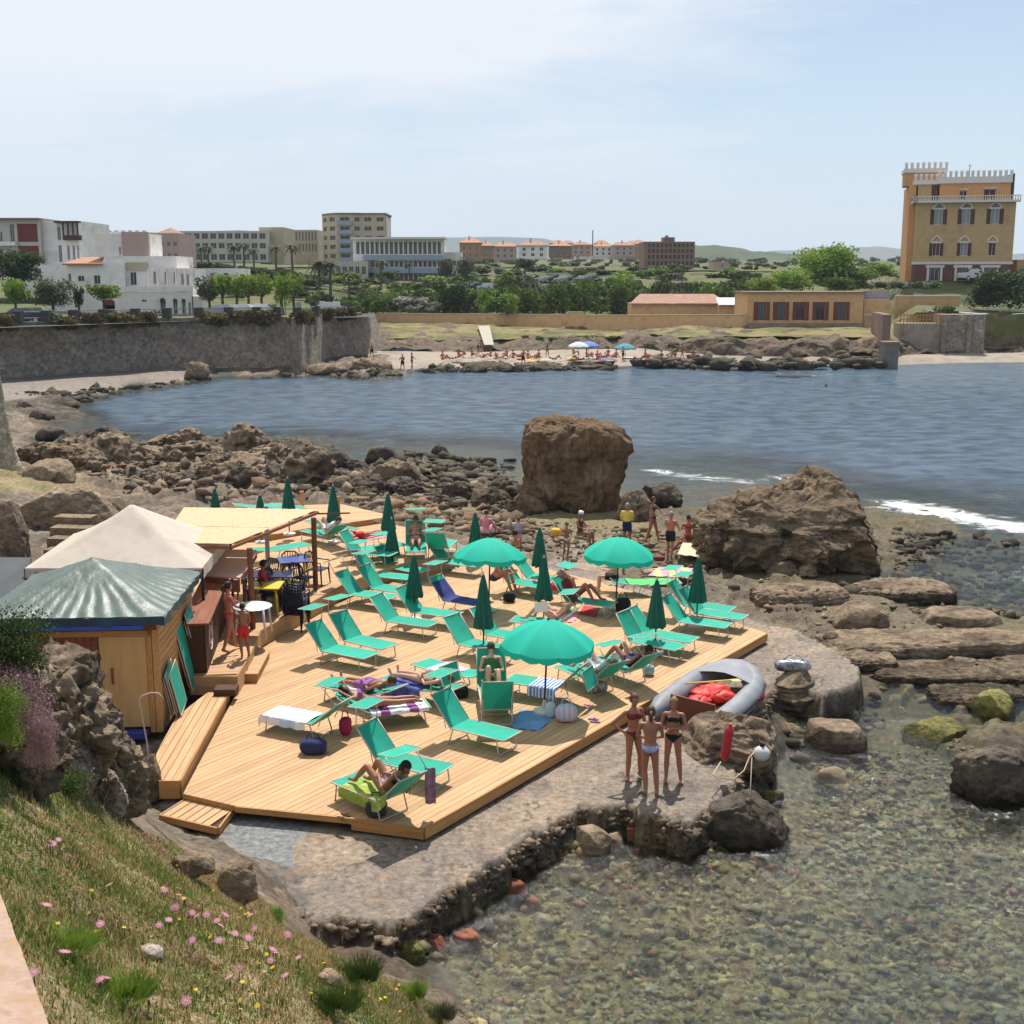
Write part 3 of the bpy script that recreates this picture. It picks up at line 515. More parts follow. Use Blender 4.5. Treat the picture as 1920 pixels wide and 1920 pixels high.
def sea_wall():
 r = empty('sea_wall', at(300, 700, .8), 0, 'long battered grey stone sea wall on the left of the bay with bushes along its top', 'wall')
 o0 = r.location
 base = [(-420,733),(-250,726),(-100,721),(0,716),(100,709),(200,702),(300,696),(400,692),(480,690),(545,689),(562,694),(620,680),(692,672)]
 topx = [-420,-250,-100,0,100,200,300,400,478,536,549,610,676]
 A = [at(a, b, .42)-o0 for a, b in base]; Bt = []
 for (a, b), tx, pA in zip(base, topx, A):
  Yb = (pA+o0).y; q = atYz(tx, Yb+1.0, 5.3); Bt.append(q-o0)
 sheet('wall_face', [[p-Vector((0, 0, 1.2)) for p in A], A, Bt], 500, 46, M['wallstone'], .10, .9, parent=r)
 cp = [[p+Vector((0, 0, 0)) for p in Bt], [p+Vector((0, 0, .25)) for p in Bt], [p+Vector((.1, .9, .25)) for p in Bt], [p+Vector((.1, .9, -.3)) for p in Bt]]
 sheet('wall_coping', cp, 300, 8, M['wallstone'], .03, .9, parent=r)
 end = Bt[-1]; eb = A[-1]
 sheet('wall_end', [[eb-Vector((0, 0, 1)), eb+Vector((1.5, 9, -1))], [end, end+Vector((.6, 9, 0))]], 20, 20, M['wallstone'], .08, .9, parent=r)
 return Bt, o0
WALLTOP, WT0 = sea_wall()
def batter():
 r = empty('stone_bastion', at(20, 870, 1.5), 0, 'sloping corner of a tan stone bastion cut off by the left edge', 'wall'); o0 = r.location
 R0 = [Vector(p) for p in (atY(2,705,53), atY(10,760,52.6), atY(20,810,52.3), atY(32,850,52.0), atY(46,885,51.6))]
 Lf = [Vector((p.x-7, p.y+.5, p.z)) for p in R0]; Bk = [Vector((p.x*(p.y+6)/p.y-1.2, p.y+6, p.z)) for p in R0]
 sheet('wall_face', [[p-o0 for p in Lf], [p-o0 for p in R0], [p-o0 for p in Bk]], 60, 60, M['nearstone'], .10, .8, parent=r)
batter()
# ------------------------------------------------------------------ buildings
def facade(W, H_, ops, m, parent, depth=.18, name='wall', sub=True, thick=None):
 """ops: (x0,x1,z0,z1) openings; wall in local x-z plane, outside is -y"""
 xs = sorted({0, W, *[a for o in ops for a in o[:2]]}); zs = sorted({0, H_, *[a for o in ops for a in o[2:4]]}); b = MB()
 for i in range(len(xs)-1):
  for j in range(len(zs)-1):
   cx, cz = (xs[i]+xs[i+1])/2, (zs[j]+zs[j+1])/2
   if any(o[0] < cx < o[1] and o[2] < cz < o[3] for o in ops): continue
   b.add([(xs[i], 0, zs[j]), (xs[i+1], 0, zs[j]), (xs[i+1], 0, zs[j+1]), (xs[i], 0, zs[j+1])], [(0, 1, 2, 3)])
 for o in ops:
  x0, x1, z0, z1 = o[:4]
  b.add([(x0,0,z0),(x1,0,z0),(x1,0,z1),(x0,0,z1),(x0,depth,z0),(x1,depth,z0),(x1,depth,z1),(x0,depth,z1)], [(0,1,5,4),(1,2,6,5),(2,3,7,6),(3,0,4,7)])
 return b
_WC = {}
def window(parent, x0, x1, z0, z1, mats, depth=.18, frame=.06, shutters=None, mull=1, name='window'):
 w, h = round(x1-x0, 3), round(z1-z0, 3); key = (w, h, frame, mull, mats[0].name, mats[1].name)
 if key not in _WC:
  b = MB()
  for c, d in (((frame/2, 0, h/2), (frame, .05, h)), ((w-frame/2, 0, h/2), (frame, .05, h)), ((w/2, 0, frame/2), (w-2*frame, .05, frame)), ((w/2, 0, h-frame/2), (w-2*frame, .05, frame))): b.box(c, d)
  for k in range(mull): b.box((w*(k+1)/(mull+1), .004, h/2), (frame*.8, .04, h-2*frame))
  fm = b.mesh('window_frame'); fm.materials.append(mats[0])
  p = MB(); p.box((w/2, .03, h/2), (w-frame, .02, h-frame)); pm = p.mesh('pane'); pm.materials.append(mats[1]); _WC[key] = (fm, pm)
 fm, pm = _WC[key]
 o = link(name, fm, None, parent, (x0, depth-.04, z0)); link('pane', pm, None, o)
 if shutters:
  sm, sw = shutters
  k2 = ('s', round(sw, 2), h, sm.name)
  if k2 not in _WC:
   b = MB(); b.box((sw/2, 0, h/2), (sw, .06, h));
   for q in range(6): b.box((sw/2, -.035, h*(q+.5)/6), (sw*.8, .02, h/9))
   _WC[k2] = b.mesh('shutter'); _WC[k2].materials.append(sm)
  link('shutter', _WC[k2], None, parent, (x0-sw-.02, -.04, z0)); link('shutter', _WC[k2], None, parent, (x1+.02, -.04, z0))
 return o
M['glass'] = mk('dark_glass', [(.025, .035, .045)], rough=.12, spec=.6)
M['glass2'] = mk('pale_glass', [(.16, .19, .22)], rough=.12, spec=.6)
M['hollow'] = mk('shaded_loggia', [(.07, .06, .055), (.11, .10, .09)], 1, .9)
M['white'] = mk('white_render', [(.68, .64, .60), (.78, .75, .71), (.60, .54, .48)], .5, .9, coord='Position')
M['trim'] = mk('white_trim', [(.62, .58, .54)], rough=.8)
M['cream'] = mk('cream_render', [(.44, .37, .25), (.50, .43, .30)], .3, .9, coord='Position')
M['cream2'] = mk('pale_render', [(.44, .42, .37), (.52, .49, .43)], .3, .9, coord='Position')
M['castle'] = mk('castle_ochre', [(.42, .28, .14), (.48, .33, .17), (.38, .26, .14)], .5, .95, coord='Position')
M['castle2'] = mk('castle_orange', [(.52, .27, .115), (.58, .31, .14)], .5, .95, coord='Position')
M['maroon'] = mk('maroon_base', [(.11, .045, .04), (.15, .065, .055)], .8, .9, coord='Position')
M['shutter'] = mk('brown_shutter', [(.075, .03, .02)], rough=.7)
M['redshutter'] = mk('red_brown_shutter', [(.17, .045, .025)], rough=.7)
M['greenshutter'] = mk('green_shutter', [(.01, .06, .05)], rough=.6)
M['redpanel'] = mk('red_brick_panel', [(.14, .035, .025), (.18, .05, .035)], 2, .9)
M['tile'] = mk('terracotta_tiles', [(.36, .20, .14), (.29, .16, .115), (.42, .27, .20)], 1.4, .9, .4, 3, coord='Position')
M['tileorange'] = mk('orange_tiles', [(.42, .21, .12), (.36, .18, .11)], 1.4, .9, .4, 3, coord='Position')
M['dark'] = mk('dark_metal', [(.03, .03, .03)], rough=.5)
M['pink'] = mk('pink_render', [(.48, .34, .29), (.42, .30, .26)], .3, .9, coord='Position')
M['brownconc'] = mk('brown_concrete', [(.20, .13, .105), (.26, .175, .14)], .3, .95, coord='Position')
M['orangebr'] = mk('orange_render', [(.34, .20, .14), (.40, .25, .18)], .3, .9, coord='Position')
M['bluerail'] = mk('glass_railing', [(.28, .34, .42)], rough=.3)
def frame_of(px0, px1, pyb, Y):
 """metres per picture pixel at distance Y, left base corner"""
 a = atY(px0, pyb, Y); b = atY(px1, pyb, Y); return a, (b.x-a.x)
def pz(py, Y): return atY(960, py, Y).z
def px_x(px, py, Y): return atY(px, py, Y).x
def building(name, label, px0, px1, pytop, pybase, Y, depth, wm_, yaw=0, cat='building', roofm=None, parapet=.4, cols=None, floors=None, ops=None, win=None, sides=True, zbase=None):
 a = atY(px0, pybase, Y); zb = a.z if zbase is None else zbase; W = atY(px1, pybase, Y).x-a.x; Ht = pz(pytop, Y)-zb
 r = empty(name, (a.x, Y, zb), yaw, label, cat)
 ops = ops(W, Ht) if callable(ops) else (ops or [])
 b = facade(W, Ht, ops, wm_, r);
 b.add([(0,0,0),(0,depth,0),(0,depth,Ht),(0,0,Ht)], [(0,3,2,1)]); b.add([(W,0,0),(W,depth,0),(W,depth,Ht),(W,0,Ht)], [(0,1,2,3)]); b.add([(0,depth,0),(W,depth,0),(W,depth,Ht),(0,depth,Ht)], [(0,3,2,1)])
 b.add([(0,0,Ht-.02),(W,0,Ht-.02),(W,depth,Ht-.02),(0,depth,Ht-.02)], [(0,1,2,3)])
 b.build('wall', wm_, r)
 for o in ops:
  if len(o) > 4 and o[4] == 'none': continue
  window(r, *o[:4], win or (M['trim'], M['glass']))
 if roofm is not None:
  rb = MB(); rb.bb(-.15, W+.15, -.15, depth+.15, Ht, Ht+parapet); rb.build('roof', roofm, r)
 return r, W, Ht
# --- the castle like villa
def castle():
 Y = 196; x0, x1 = px_x(1713, 500, Y), px_x(1899, 500, Y); zb = 8.9
 Z = lambda py: pz(py, Y)
 r = empty('crenellated_villa', (x0, Y, zb), R(-13), 'tall ochre villa with white battlements and brown shutters above the far shore', 'villa')
 W = (x1-x0)*.93; k = W/186.0; X = lambda px: (px-1713)*k; h = lambda py: Z(py)-zb
 D = 15
 lo = [];
 up = []
 for cx in (1755, 1807, 1861):
  up.append((X(cx-8), X(cx+8), h(421), h(393)));
 mid = [(X(cx-7), X(cx+7), h(480), h(456)) for cx in (1754, 1807, 1860)]
 low = [(X(cx-8), X(cx+8), h(530), h(503)) for cx in (1754, 1807)]+[(X(1850), X(1868), h(530), h(503))]
 b = facade(W, h(494), [(o[0], o[1], max(o[2], .0), o[3]) for o in low], M['maroon'], r); b.add([(0,0,0),(0,D,0),(0,D,h(494)),(0,0,h(494))], [(0,3,2,1)]); b.add([(W,0,0),(W,D,0),(W,D,h(494)),(W,0,h(494))], [(0,1,2,3)]); b.build('ground_storey', M['maroon'], r)
 b = MB(); ops = up+mid; f = facade(W, h(379), [(o[0], o[1], o[2], o[3]) for o in ops], M['castle'], r)
 f.v = [(v[0], v[1], max(v[2], h(494))) for v in f.v]
 f.add([(0,0,h(494)),(0,D,h(494)),(0,D,h(379)),(0,0,h(379))], [(0,3,2,1)]); f.add([(W,0,h(494)),(W,D,h(494)),(W,D,h(379)),(W,0,h(379))], [(0,1,2,3)]); f.build('wall', M['castle'], r)
 b = MB(); b.bb(-.12, W+.12, -.14, D, h(494)-.15, h(491)); b.build('string_course', M['trim'], r)
 for o in up: window(r, *o, (M['trim'], M['glass2']), shutters=(M['shutter'], X(1713+7.5)))
 for i, o in enumerate(mid): window(r, *o, (M['trim'], M['glass2'] if i == 1 else M['shutter']), shutters=(M['shutter'], X(1713+6)) if i < 2 else None)
 for o in low: window(r, o[0], o[1], max(o[2], 0), o[3], (M['trim'], M['glass']), name='french_door')
 for o, hh in [(q, h(393)) for q in up]+[(q, h(456)) for q in mid]:
  cx = (o[0]+o[1])/2; wd = (o[1]-o[0])*.75; ht = X(1713+15); bb = MB(); n = 8; pts = []
  for i in range(n+1):
   t = i/n; s_ = 1-abs(2*t-1); pts.append((cx-wd+2*wd*t, -.08, hh+ht*(s_**.6)*.82+.1))
  bb.tube(pts, .13, 5); bb.bb(cx-wd*.98, cx+wd*.98, -.10, -.01, hh-.02, hh+.22); bb.build('window_hood', M['trim'], r)
  bb = MB(); bb.add([(cx-wd*.8, -.015, hh+.22), (cx+wd*.8, -.015, hh+.22), (cx, -.015, hh+ht*.72)], [(0, 1, 2)]); bb.build('lunette', M['glass'] if hh > h(430) else M['castle'], r)
 for o in low:
  bb = MB(); x_0, x_1 = o[0]-.55, o[1]+.55; bb.bb(x_0-.2, x_1+.2, -.2, -.01, o[3]+.1, o[3]+.45); bb.bb(x_0, x_0+.35, -.12, -.01, 0, o[3]+.1); bb.bb(x_1-.35, x_1, -.12, -.01, 0, o[3]+.1); bb.build('door_surround', M['trim'], r)
 bb = MB(); bb.bb(-.7, W+.5, -1.0, .0, h(381), h(377)); bb.bb(-.7, W+.5, -1.0, -.75, h(370), h(368.3)); bb.bb(-.7, -.4, -1, D*.8, h(370), h(368.3)); bb.bb(-.7, -.0, -1, D*.8, h(381), h(377)); bb.build('balcony', M['trim'], r)
 me = None
 n = 44
 for i in range(n):
  xx = -.6+(W+1.0)*i/(n-1)
  if me is None:
   q = MB(); q.lathe([(.07, 0), (.11, .2), (.05, .45), (.09, (h(370)-h(377)))], 6); me = q.mesh('baluster', True); me.materials.append(M['trim'])
  link('baluster', me, None, r, (xx, -.87, h(377)))
 xa, xb = X(1757), X(1891); za, zt = h(379), h(343)
 f = facade(xb-xa, zt-za, [(X(1713+38), X(1713+52), .35, 1.75), (X(1713+84), X(1713+106), .1, 1.9)], M['castle2'], r); f.v = [(v[0]+xa, v[1]+2.2, v[2]+za) for v in f.v]
 f.add([(xa,2.2,za),(xa,D,za),(xa,D,zt),(xa,2.2,zt)], [(0,3,2,1)]); f.add([(xb,2.2,za),(xb,D,za),(xb,D,zt),(xb,2.2,zt)], [(0,1,2,3)]); f.add([(0,0,za+.05),(W,0,za+.05),(W,D,za+.05),(0,D,za+.05)], [(0,1,2,3)]); f.build('attic_wall', M['castle2'], r)
 for a_, b_, c_, d_ in ((38, 52, .35, 1.75), (84, 106, .1, 1.9)):
  w_ = window(r, X(1713+a_), X(1713+b_), c_, d_, (M['trim'], M['shutter'])); w_.location = (xa+X(1713+a_), 2.34, za+c_)
 bb = MB(); bb.bb(X(1713+36)+xa, X(1713+55)+xa, 2.0, 2.19, za+1.9, za+2.05); bb.build('window_hood', M['trim'], r)
 bb = MB(); bb.bb(X(1713+82)+xa, X(1713+108)+xa, 1.5, 2.19, za+2.0, za+2.1); bb.build('awning', M['white'], r)
 bb = MB(); bb.bb(xb+.02, xb+.5, 2.4, 8, za, h(326)); bb.build('drain_wall', M['dark'], r)
 zt2 = h(331); bb = MB(); bb.bb(xa-.35, xb+.15, 1.9, 2.2, zt, zt2); bb.bb(xa-.35, xa-.05, 2.2, D, zt, zt2); bb.bb(xb-.15, xb+.15, 2.2, D, zt, zt2); bb.bb(xa, xb-.2, D-.3, D, zt, zt2); bb.build('parapet', M['trim'], r)
 q = MB(); mw = .42; mh = h(322)-zt2; q.box((0, 0, mh/2), (mw, .3, mh)); q.add([(-mw/2-.05, -.15, mh), (mw/2+.05, -.15, mh), (mw/2+.05, .15, mh), (-mw/2-.05, .15, mh), (-mw/2-.05, 0, mh+.22), (mw/2+.05, 0, mh+.22)], [(0, 1, 5, 4), (2, 3, 4, 5), (0, 4, 3), (1, 2, 5)]); mer = q.mesh('merlon'); mer.materials.append(M['trim'])
 for i in range(14): link('merlon', mer, None, r, (xa-.15+(xb-xa+.1)*i/13, 2.05, zt2))
 for i in range(1, 9): link('merlon', mer, None, r, (xa-.2, 2.05+i*1.4, zt2), (0, 0, math.pi/2))
 tx0, tx1 = px_x(1701, 400, Y)-x0, X(1757)-.05
 bb = MB(); bb.bb(tx0+.5, -.02, 3, D, 0, h(344)); bb.build('side_wing', M['castle2'], r)
 bb = MB(); bb.bb(X(1716), tx1-.35, 2.6, 7, h(379), h(344)); bb.build('side_attic', M['castle'], r)
 bb = MB(); bb.bb(X(1742), X(1751), 2.4, 2.59, h(376), h(345)); bb.build('side_door', M['shutter'], r)
 bb = MB(); bb.bb(X(1705)+.1, tx1-.2, 2.3, 2.6, h(344), h(336)); bb.bb(X(1705)+.1, X(1705)+.4, 2.6, D-.2, h(344), h(336)); bb.build('side_parapet', M['trim'], r)
 for i in range(6): link('merlon', mer, None, r, (X(1706)+.3+i*.78, 2.45, h(336)))
 bb = MB(); bb.bb(px_x(1702, 330, Y)-x0, X(1772), 5, 9.8, h(344), h(319)); bb.build('tower', M['castle2'], r)
 bb = MB(); bb.bb(px_x(1700, 330, Y)-x0, X(1773), 4.7, 10.1, h(319), h(311)); bb.build('tower_parapet', M['trim'], r)
 for i in range(8): link('merlon', mer, None, r, (px_x(1701, 330, Y)-x0+.25+i*(X(1771)-(px_x(1701, 330, Y)-x0)-.3)/7, 4.9, h(311)))
 q = MB(); q.tube([(X(1817), 6, h(331)), (X(1817), 6, h(303))], .05, 5); q.tube([(X(1813), 6, h(307)), (X(1821), 6, h(307))], .03, 4); q.build('antenna', M['dark'], r)
 sm = MB(); sm.box((0, 0, 0), (.05, 1.1, h(390)-h(425))); sme = sm.mesh('shutter'); sme.materials.append(M['shutter'])
 for i in range(3):
  for z0_, z1_ in ((480, 450), (425, 390)): link('shutter', sme, None, r, (-.04, 3.75+i*3.6, (h(z0_)+h(z1_))/2))
castle()
# --- pavilion and long ochre wall
def pavilion():
 Y = 158; Z = lambda py: pz(py, Y); zb = 2.6
 def ops(W, H_):
  k = W/266.0; return [((cx-10-1399)*k, (cx+10-1399)*k, H_*(.31), H_*(.78)) for cx in (1426, 1462, 1499, 1536, 1575)]
 r, W, Ht = building('beach_pavilion', 'low ochre pavilion with five red-brown shuttered windows above the far rocks', 1399, 1616, 549, 626, Y, 9, M['ochre'], zbase=zb)
 for c in list(r.children): bpy.data.objects.remove(c, do_unlink=True)
 k = W/217.0; ops_ = [((cx-8-1399)*k, (cx+9-1399)*k, Ht*.31, Ht*.77) for cx in (1426, 1462, 1499, 1536, 1575)]
 b = facade(W, Ht, ops_, M['ochre'], r); b.add([(0,0,0),(0,9,0),(0,9,Ht),(0,0,Ht)], [(0,3,2,1)]); b.add([(W,0,0),(W,9,0),(W,9,Ht),(W,0,Ht)], [(0,1,2,3)]); b.build('wall', M['ochre'], r)
 for o in ops_: window(r, *o, (M['redshutter'], M['glass']), shutters=(M['redshutter'], .42), frame=.1)
 q = MB(); q.bb(-.4, W+.3, -.4, 9.2, Ht, Ht+.14); q.build('roof', M['brownconc'], r)
 q = MB(); q.bb(0, W, -.05, -.003, -.4, Ht*.24); q.build('stained_base', mk('stained_plaster', [(.22,.18,.14),(.38,.27,.16)], 1.2, .9, coord='Position'), r)
 r2, W2, H2 = building('pavilion_annex', 'lower ochre annex with a white band at the right end of the pavilion', 1617, 1668, 562, 628, Y+.6, 7, M['ochre'], zbase=zb)
 q = MB(); q.bb(-.02, W2*.95, -.06, -.003, H2*.52, H2*.56); q.build('band', M['trim'], r2)
 q = MB(); q.bb(W2*.05, W2*.98, .8, .9, H2, H2+1.1); q.build('banner', mk('grey_banner', [(.30, .25, .30), (.45, .38, .40)], .4, .8), r2)
 Y3 = 172; a = atY(1184, 592, Y3); b3 = atY(1362, 592, Y3); r3 = empty('tiled_shed', (a.x, Y3, 2.8), 0, 'long low ochre shed with a terracotta tiled roof behind the beach wall', 'shed'); W3 = b3.x-a.x; h1 = pz(569, Y3)-2.8; h2 = pz(551, Y3+6)-2.8
 q = MB(); q.bb(0, W3, 0, 6, 0, h1); q.build('wall', M['ochre'], r3)
 q = MB(); q.add([(-.3,-.4,h1+.02),(W3+.3,-.4,h1+.02),(W3-.9,6,h2),(.9*1.9,6,h2),(-.3,-.4,h1-.16),(W3+.3,-.4,h1-.16),(W3-.9,6,h1),(1.7,6,h1)], [(0,1,2,3),(0,4,5,1),(1,5,6,2),(3,7,4,0)]); q.build('roof', M['tile'], r3)
 a = atY(1345, 575, 170); b3 = atY(1398, 575, 170); r4 = empty('flat_shed', (a.x+.2, 170, 2.8), 0, 'small flat shed with a pale grey sheet roof between tiled shed and pavilion', 'shed'); W4 = b3.x-a.x-.2; h4 = pz(571, 170)-2.8
 q = MB(); q.bb(0, W4, 0, 1.9, 0, h4); q.build('wall', M['ochre'], r4); q = MB(); q.add([(-.1,-.3,h4),(W4,-.3,h4),(W4,1.9,h4+.9),(-.1,1.9,h4+.9),(-.1,-.3,h4-.12),(W4,-.3,h4-.12)], [(0,1,2,3),(0,4,5,1)]); q.build('roof', mk('grey_sheet_roof', [(.42,.46,.48)], rough=.5), r4)
pavilion()
def garden_wall():
 r = empty('garden_wall', (px_x(1000, 600, 165), 165, 2.5), 0, 'long plain ochre wall with pale coping running behind the beach', 'wall'); o0 = Vector(r.location)
 P = [(640,588,614,191),(675,588,615,190),(900,590,617,184),(1060,591,620,174),(1066,586,620,173.8),(1094,586,620,172.2),(1096,592,621,172),(1200,592,623,166),(1399,591,624,158.3)]
 q = MB(); c = MB()
 for (a, t0, b0, Y0), (a2, t1, b1, Y1) in zip(P[:-1], P[1:]):
  A, B = atY(a, t0, Y0)-o0, atY(a2, t1, Y1)-o0; n = Vector((0, .45, 0)); lo = -1.0
  q.add([(A.x,A.y,lo),(B.x,B.y,lo),(B.x,B.y,B.z),(A.x,A.y,A.z),(A.x,A.y+.45,lo),(B.x,B.y+.45,lo),(B.x,B.y+.45,B.z),(A.x,A.y+.45,A.z)], [(0,1,2,3),(5,4,7,6)])
  c.add([(A.x,A.y-.08,A.z),(B.x,B.y-.08,B.z),(B.x,B.y-.08,B.z+.13),(A.x,A.y-.08,A.z+.13),(A.x,A.y+.5,A.z),(B.x,B.y+.5,B.z),(B.x,B.y+.5,B.z+.13),(A.x,A.y+.5,A.z+.13)], [(0,1,2,3),(3,2,6,7),(5,4,7,6),(0,4,5,1)])
 q.build('wall_face', M['ochre'], r); c.build('coping', mk('pale_coping', [(.46,.38,.30)], rough=.9), r)
 r = empty('terrace_wall', atY(1730, 575, 166), 0, 'ochre garden terrace wall below the white flowering hedge', 'wall'); q = MB(); X0 = px_x(1680, 560, 166)-r.location.x; X1 = px_x(1800, 560, 166)-r.location.x; zt = pz(556, 166)-r.location.z
 q.bb(X0, X1, 0, .5, -4.0, zt); q.build('wall_face', M['ochre'], r); q = MB(); q.bb(X0-.05, X1+.05, -.08, .58, zt+.004, zt+.15); q.build('coping', M['trim'], r)
garden_wall()
def quay():
 Y = 146; zt = lambda py: pz(py, Y)
 r = empty('retaining_wall', atY(1780, 660, Y), 0, 'weathered buttressed stone retaining wall on the right with an orange railing above', 'wall'); o = Vector(r.location)
 q = MB(); X = lambda px, py=620: px_x(px, py, Y)-o.x; Z = lambda py: zt(py)-o.z
 q.bb(X(1692), X(1768), 1.0, 3.5, Z(672)-1, Z(607)); q.build('pale_wall', mk('pale_quay', [(.30,.25,.20),(.36,.30,.24),(.24,.20,.16)], .8, .9, .3, 4, coord='Position'), r)
 q = MB(); q.bb(X(1768.2), X(1850), .6, 3.6, Z(672)-1, Z(590)); q.bb(X(1768), X(1776), .2, .59, Z(672)-1, Z(596)); q.bb(X(1815), X(1823), .2, .59, Z(672)-1, Z(596)); q.build('stone_wall', M['wallstone'], r)
 q = MB()
 for i in range(13): xx = X(1692)+(X(1766)-X(1692))*i/12; q.bb(xx-.04, xx+.04, .9, .98, Z(607), Z(592))
 q.bb(X(1692), X(1766), .9, .98, Z(592), Z(590)); q.bb(X(1692), X(1766), .91, .97, Z(600), Z(599)); q.build('railing', mk('orange_rail', [(.45,.15,.06)], rough=.6), r)
 r = empty('concrete_pier_block', atY(1672, 690, 131), 0, 'grey concrete block standing in the water at the end of a wall', 'concrete block'); o = Vector(r.location); Y2 = 131
 X2 = lambda px: px_x(px, 660, Y2)-o.x; Z2 = lambda py: pz(py, Y2)-o.z
 q = MB(); q.bb(X2(1659), X2(1685), 0, 2.2, -2, Z2(646)); q.build('block', mk('wet_concrete', [(.14,.13,.12),(.22,.20,.18)], .9, .9, .4, 5), r); q = MB(); q.bb(X2(1658), X2(1686), -.08, 2.3, Z2(646)+.003, Z2(641)); q.build('cap', M['brownconc'], r)
 r = empty('breakwater_wall', atY(1668, 650, 137), 0, 'stepped concrete groyne wall running down the rocks to the pier block', 'wall'); o = Vector(r.location); q = MB()
 pts = [(0,0,-2),(0,0,pz(590,137)-o.z),(.8,4,pz(590,137)-o.z),(1.6,10,pz(585,147)-o.z),(1.6,10,-2)]
 w = .9; vs = [(p[0], p[1], p[2]) for p in pts]+[(p[0]-w, p[1], p[2]) for p in pts]; q.add(vs, [(0,1,2,3,4),(9,8,7,6,5),(0,5,6,1),(1,6,7,2),(2,7,8,3)]); q.build('wall_face', M['brownconc'], r)
quay()
# ------------------------------------------------------------------ foliage
def leaf_mat(name, cols, sc=1.3, tr=.25):
 return mk(name, cols, sc, .75, 0, 5, detail=4, trans=tr, var=.35, spec=.2)
M['leafg'] = leaf_mat('leaves_green', [(.035,.06,.014),(.085,.14,.028),(.17,.23,.05)])
M['leafy'] = leaf_mat('leaves_bright', [(.08,.14,.02),(.19,.29,.04),(.32,.40,.08)])
M['leafd'] = leaf_mat('leaves_dark', [(.018,.036,.012),(.045,.075,.02),(.085,.125,.04)])
M['leafo'] = leaf_mat('leaves_olive', [(.05,.055,.03),(.11,.115,.06),(.17,.17,.09)])
M['leafs'] = leaf_mat('leaves_silver', [(.12,.13,.09),(.26,.27,.22),(.55,.53,.47)])
M['bark'] = mk('bark', [(.09,.065,.045),(.16,.12,.085)], 6, .95)
M['rustbush'] = leaf_mat('leaves_rust', [(.05,.06,.015),(.12,.10,.03),(.20,.13,.05)])
def crown_mesh(name, n, rx, ry, rz, size, lobes=7, seed=0, flat=1.0):
 rs = np.random.RandomState(seed); V = [];
 L = [(rs.uniform(-.55, .55)*rx, rs.uniform(-.55, .55)*ry, rs.uniform(-.45, .6)*rz, rs.uniform(.38, .62)) for _ in range(lobes)]
 cen = [];
 for i in range(n):
  l = L[rs.randint(lobes)]; d = rs.normal(size=3); d /= np.linalg.norm(d); k = l[3]*rs.uniform(.5, 1.06)
  cen.append((l[0]+d[0]*rx*k, l[1]+d[1]*ry*k, l[2]+d[2]*rz*k*flat, d))
 co = np.zeros((n*4, 3));
 for i, (a, b, c, d) in enumerate(cen):
  nn = d*.6+rs.normal(size=3)*.6; nn /= np.linalg.norm(nn); u = np.cross(nn, rs.normal(size=3)); u /= np.linalg.norm(u); v = np.cross(nn, u); s = size*rs.uniform(.5, 1.25); s2 = s*rs.uniform(.45, .8)
  p = np.array((a, b, c)); co[i*4:i*4+4] = [p-u*s, p-v*s2, p+u*s, p+v*s2]
 f = np.arange(n*4).reshape(n, 4)
 return mesh_np(name, co, f, smooth=False)
_CR = {}
def crown_var(kind, v):
 key = (kind, v)
 if key not in _CR:
  P = {'bush': (900, 1, 1, .75, .14, 9), 'tree': (1500, 1, 1, .8, .10, 11), 'tall': (1200, .7, .7, 1, .10, 8), 'tiny': (260, 1, 1, .7, .22, 6), 'fine': (5000, 1, 1, .8, .06, 16)}[kind]
  _CR[key] = crown_mesh('crown', P[0], P[1], P[2], P[3], P[4], P[5], seed=v*13+len(kind))
 return _CR[key]
def bush(px, pyb, Y, wpx, hpx, kind, m, label, v=0, z=None, name='bush', cat='bush', group='bushes beyond the bay'):
 p = atY(px, pyb, Y); k = Y*1.02/F; rx = wpx*k/2; rz = hpx*k/2
 r = empty(name, (p.x, Y, p.z), random.uniform(0, 6), label, cat, group)
 me = crown_var(kind, v); c = link('foliage', me, None, r, (0, 0, rz*.95)); c.scale = (rx*1.05, rx*1.05, rz*1.25)
 c.material_slots  # shared mesh, material on the object
 if not me.materials: me.materials.append(m)
 c.material_slots[0].link = 'OBJECT'; c.material_slots[0].material = m
 return r
def tree(px, pyb, Y, wpx, htop, hpx, kind, m, label, v=0, trunks=1, name='tree', cat='tree', group='trees around the bay'):
 """htop: crown height in px; hpx: total height px"""
 p = atY(px, pyb, Y); k = Y*1.02/F; rx = wpx*k/2; rz = htop*k/2; H_ = hpx*k
 r = empty(name, (p.x, Y, p.z), random.uniform(0, 6), label, cat, group)
 me = crown_var(kind, v);
 if not me.materials: me.materials.append(m)
 c = link('crown', me, None, r, (0, 0, H_-rz)); c.scale = (rx, rx, rz*1.2); c.material_slots[0].link = 'OBJECT'; c.material_slots[0].material = m
 q = MB(); t0 = max(.06, H_*.035)
 q.tube([(0, 0, -.3), (.03*H_, 0, H_*.3), (0, .02*H_, H_-rz)], [t0*1.3, t0, t0*.6], 7)
 for a in (0.3, 2.3, 4.4): q.tube([(.02*H_, 0, H_*.35), (math.cos(a)*rx*.45, math.sin(a)*rx*.45, H_-rz*.9)], [t0*.6, t0*.3], 5)
 q.build('trunk', M['bark'], r, True)
 return r
_PALM = {}
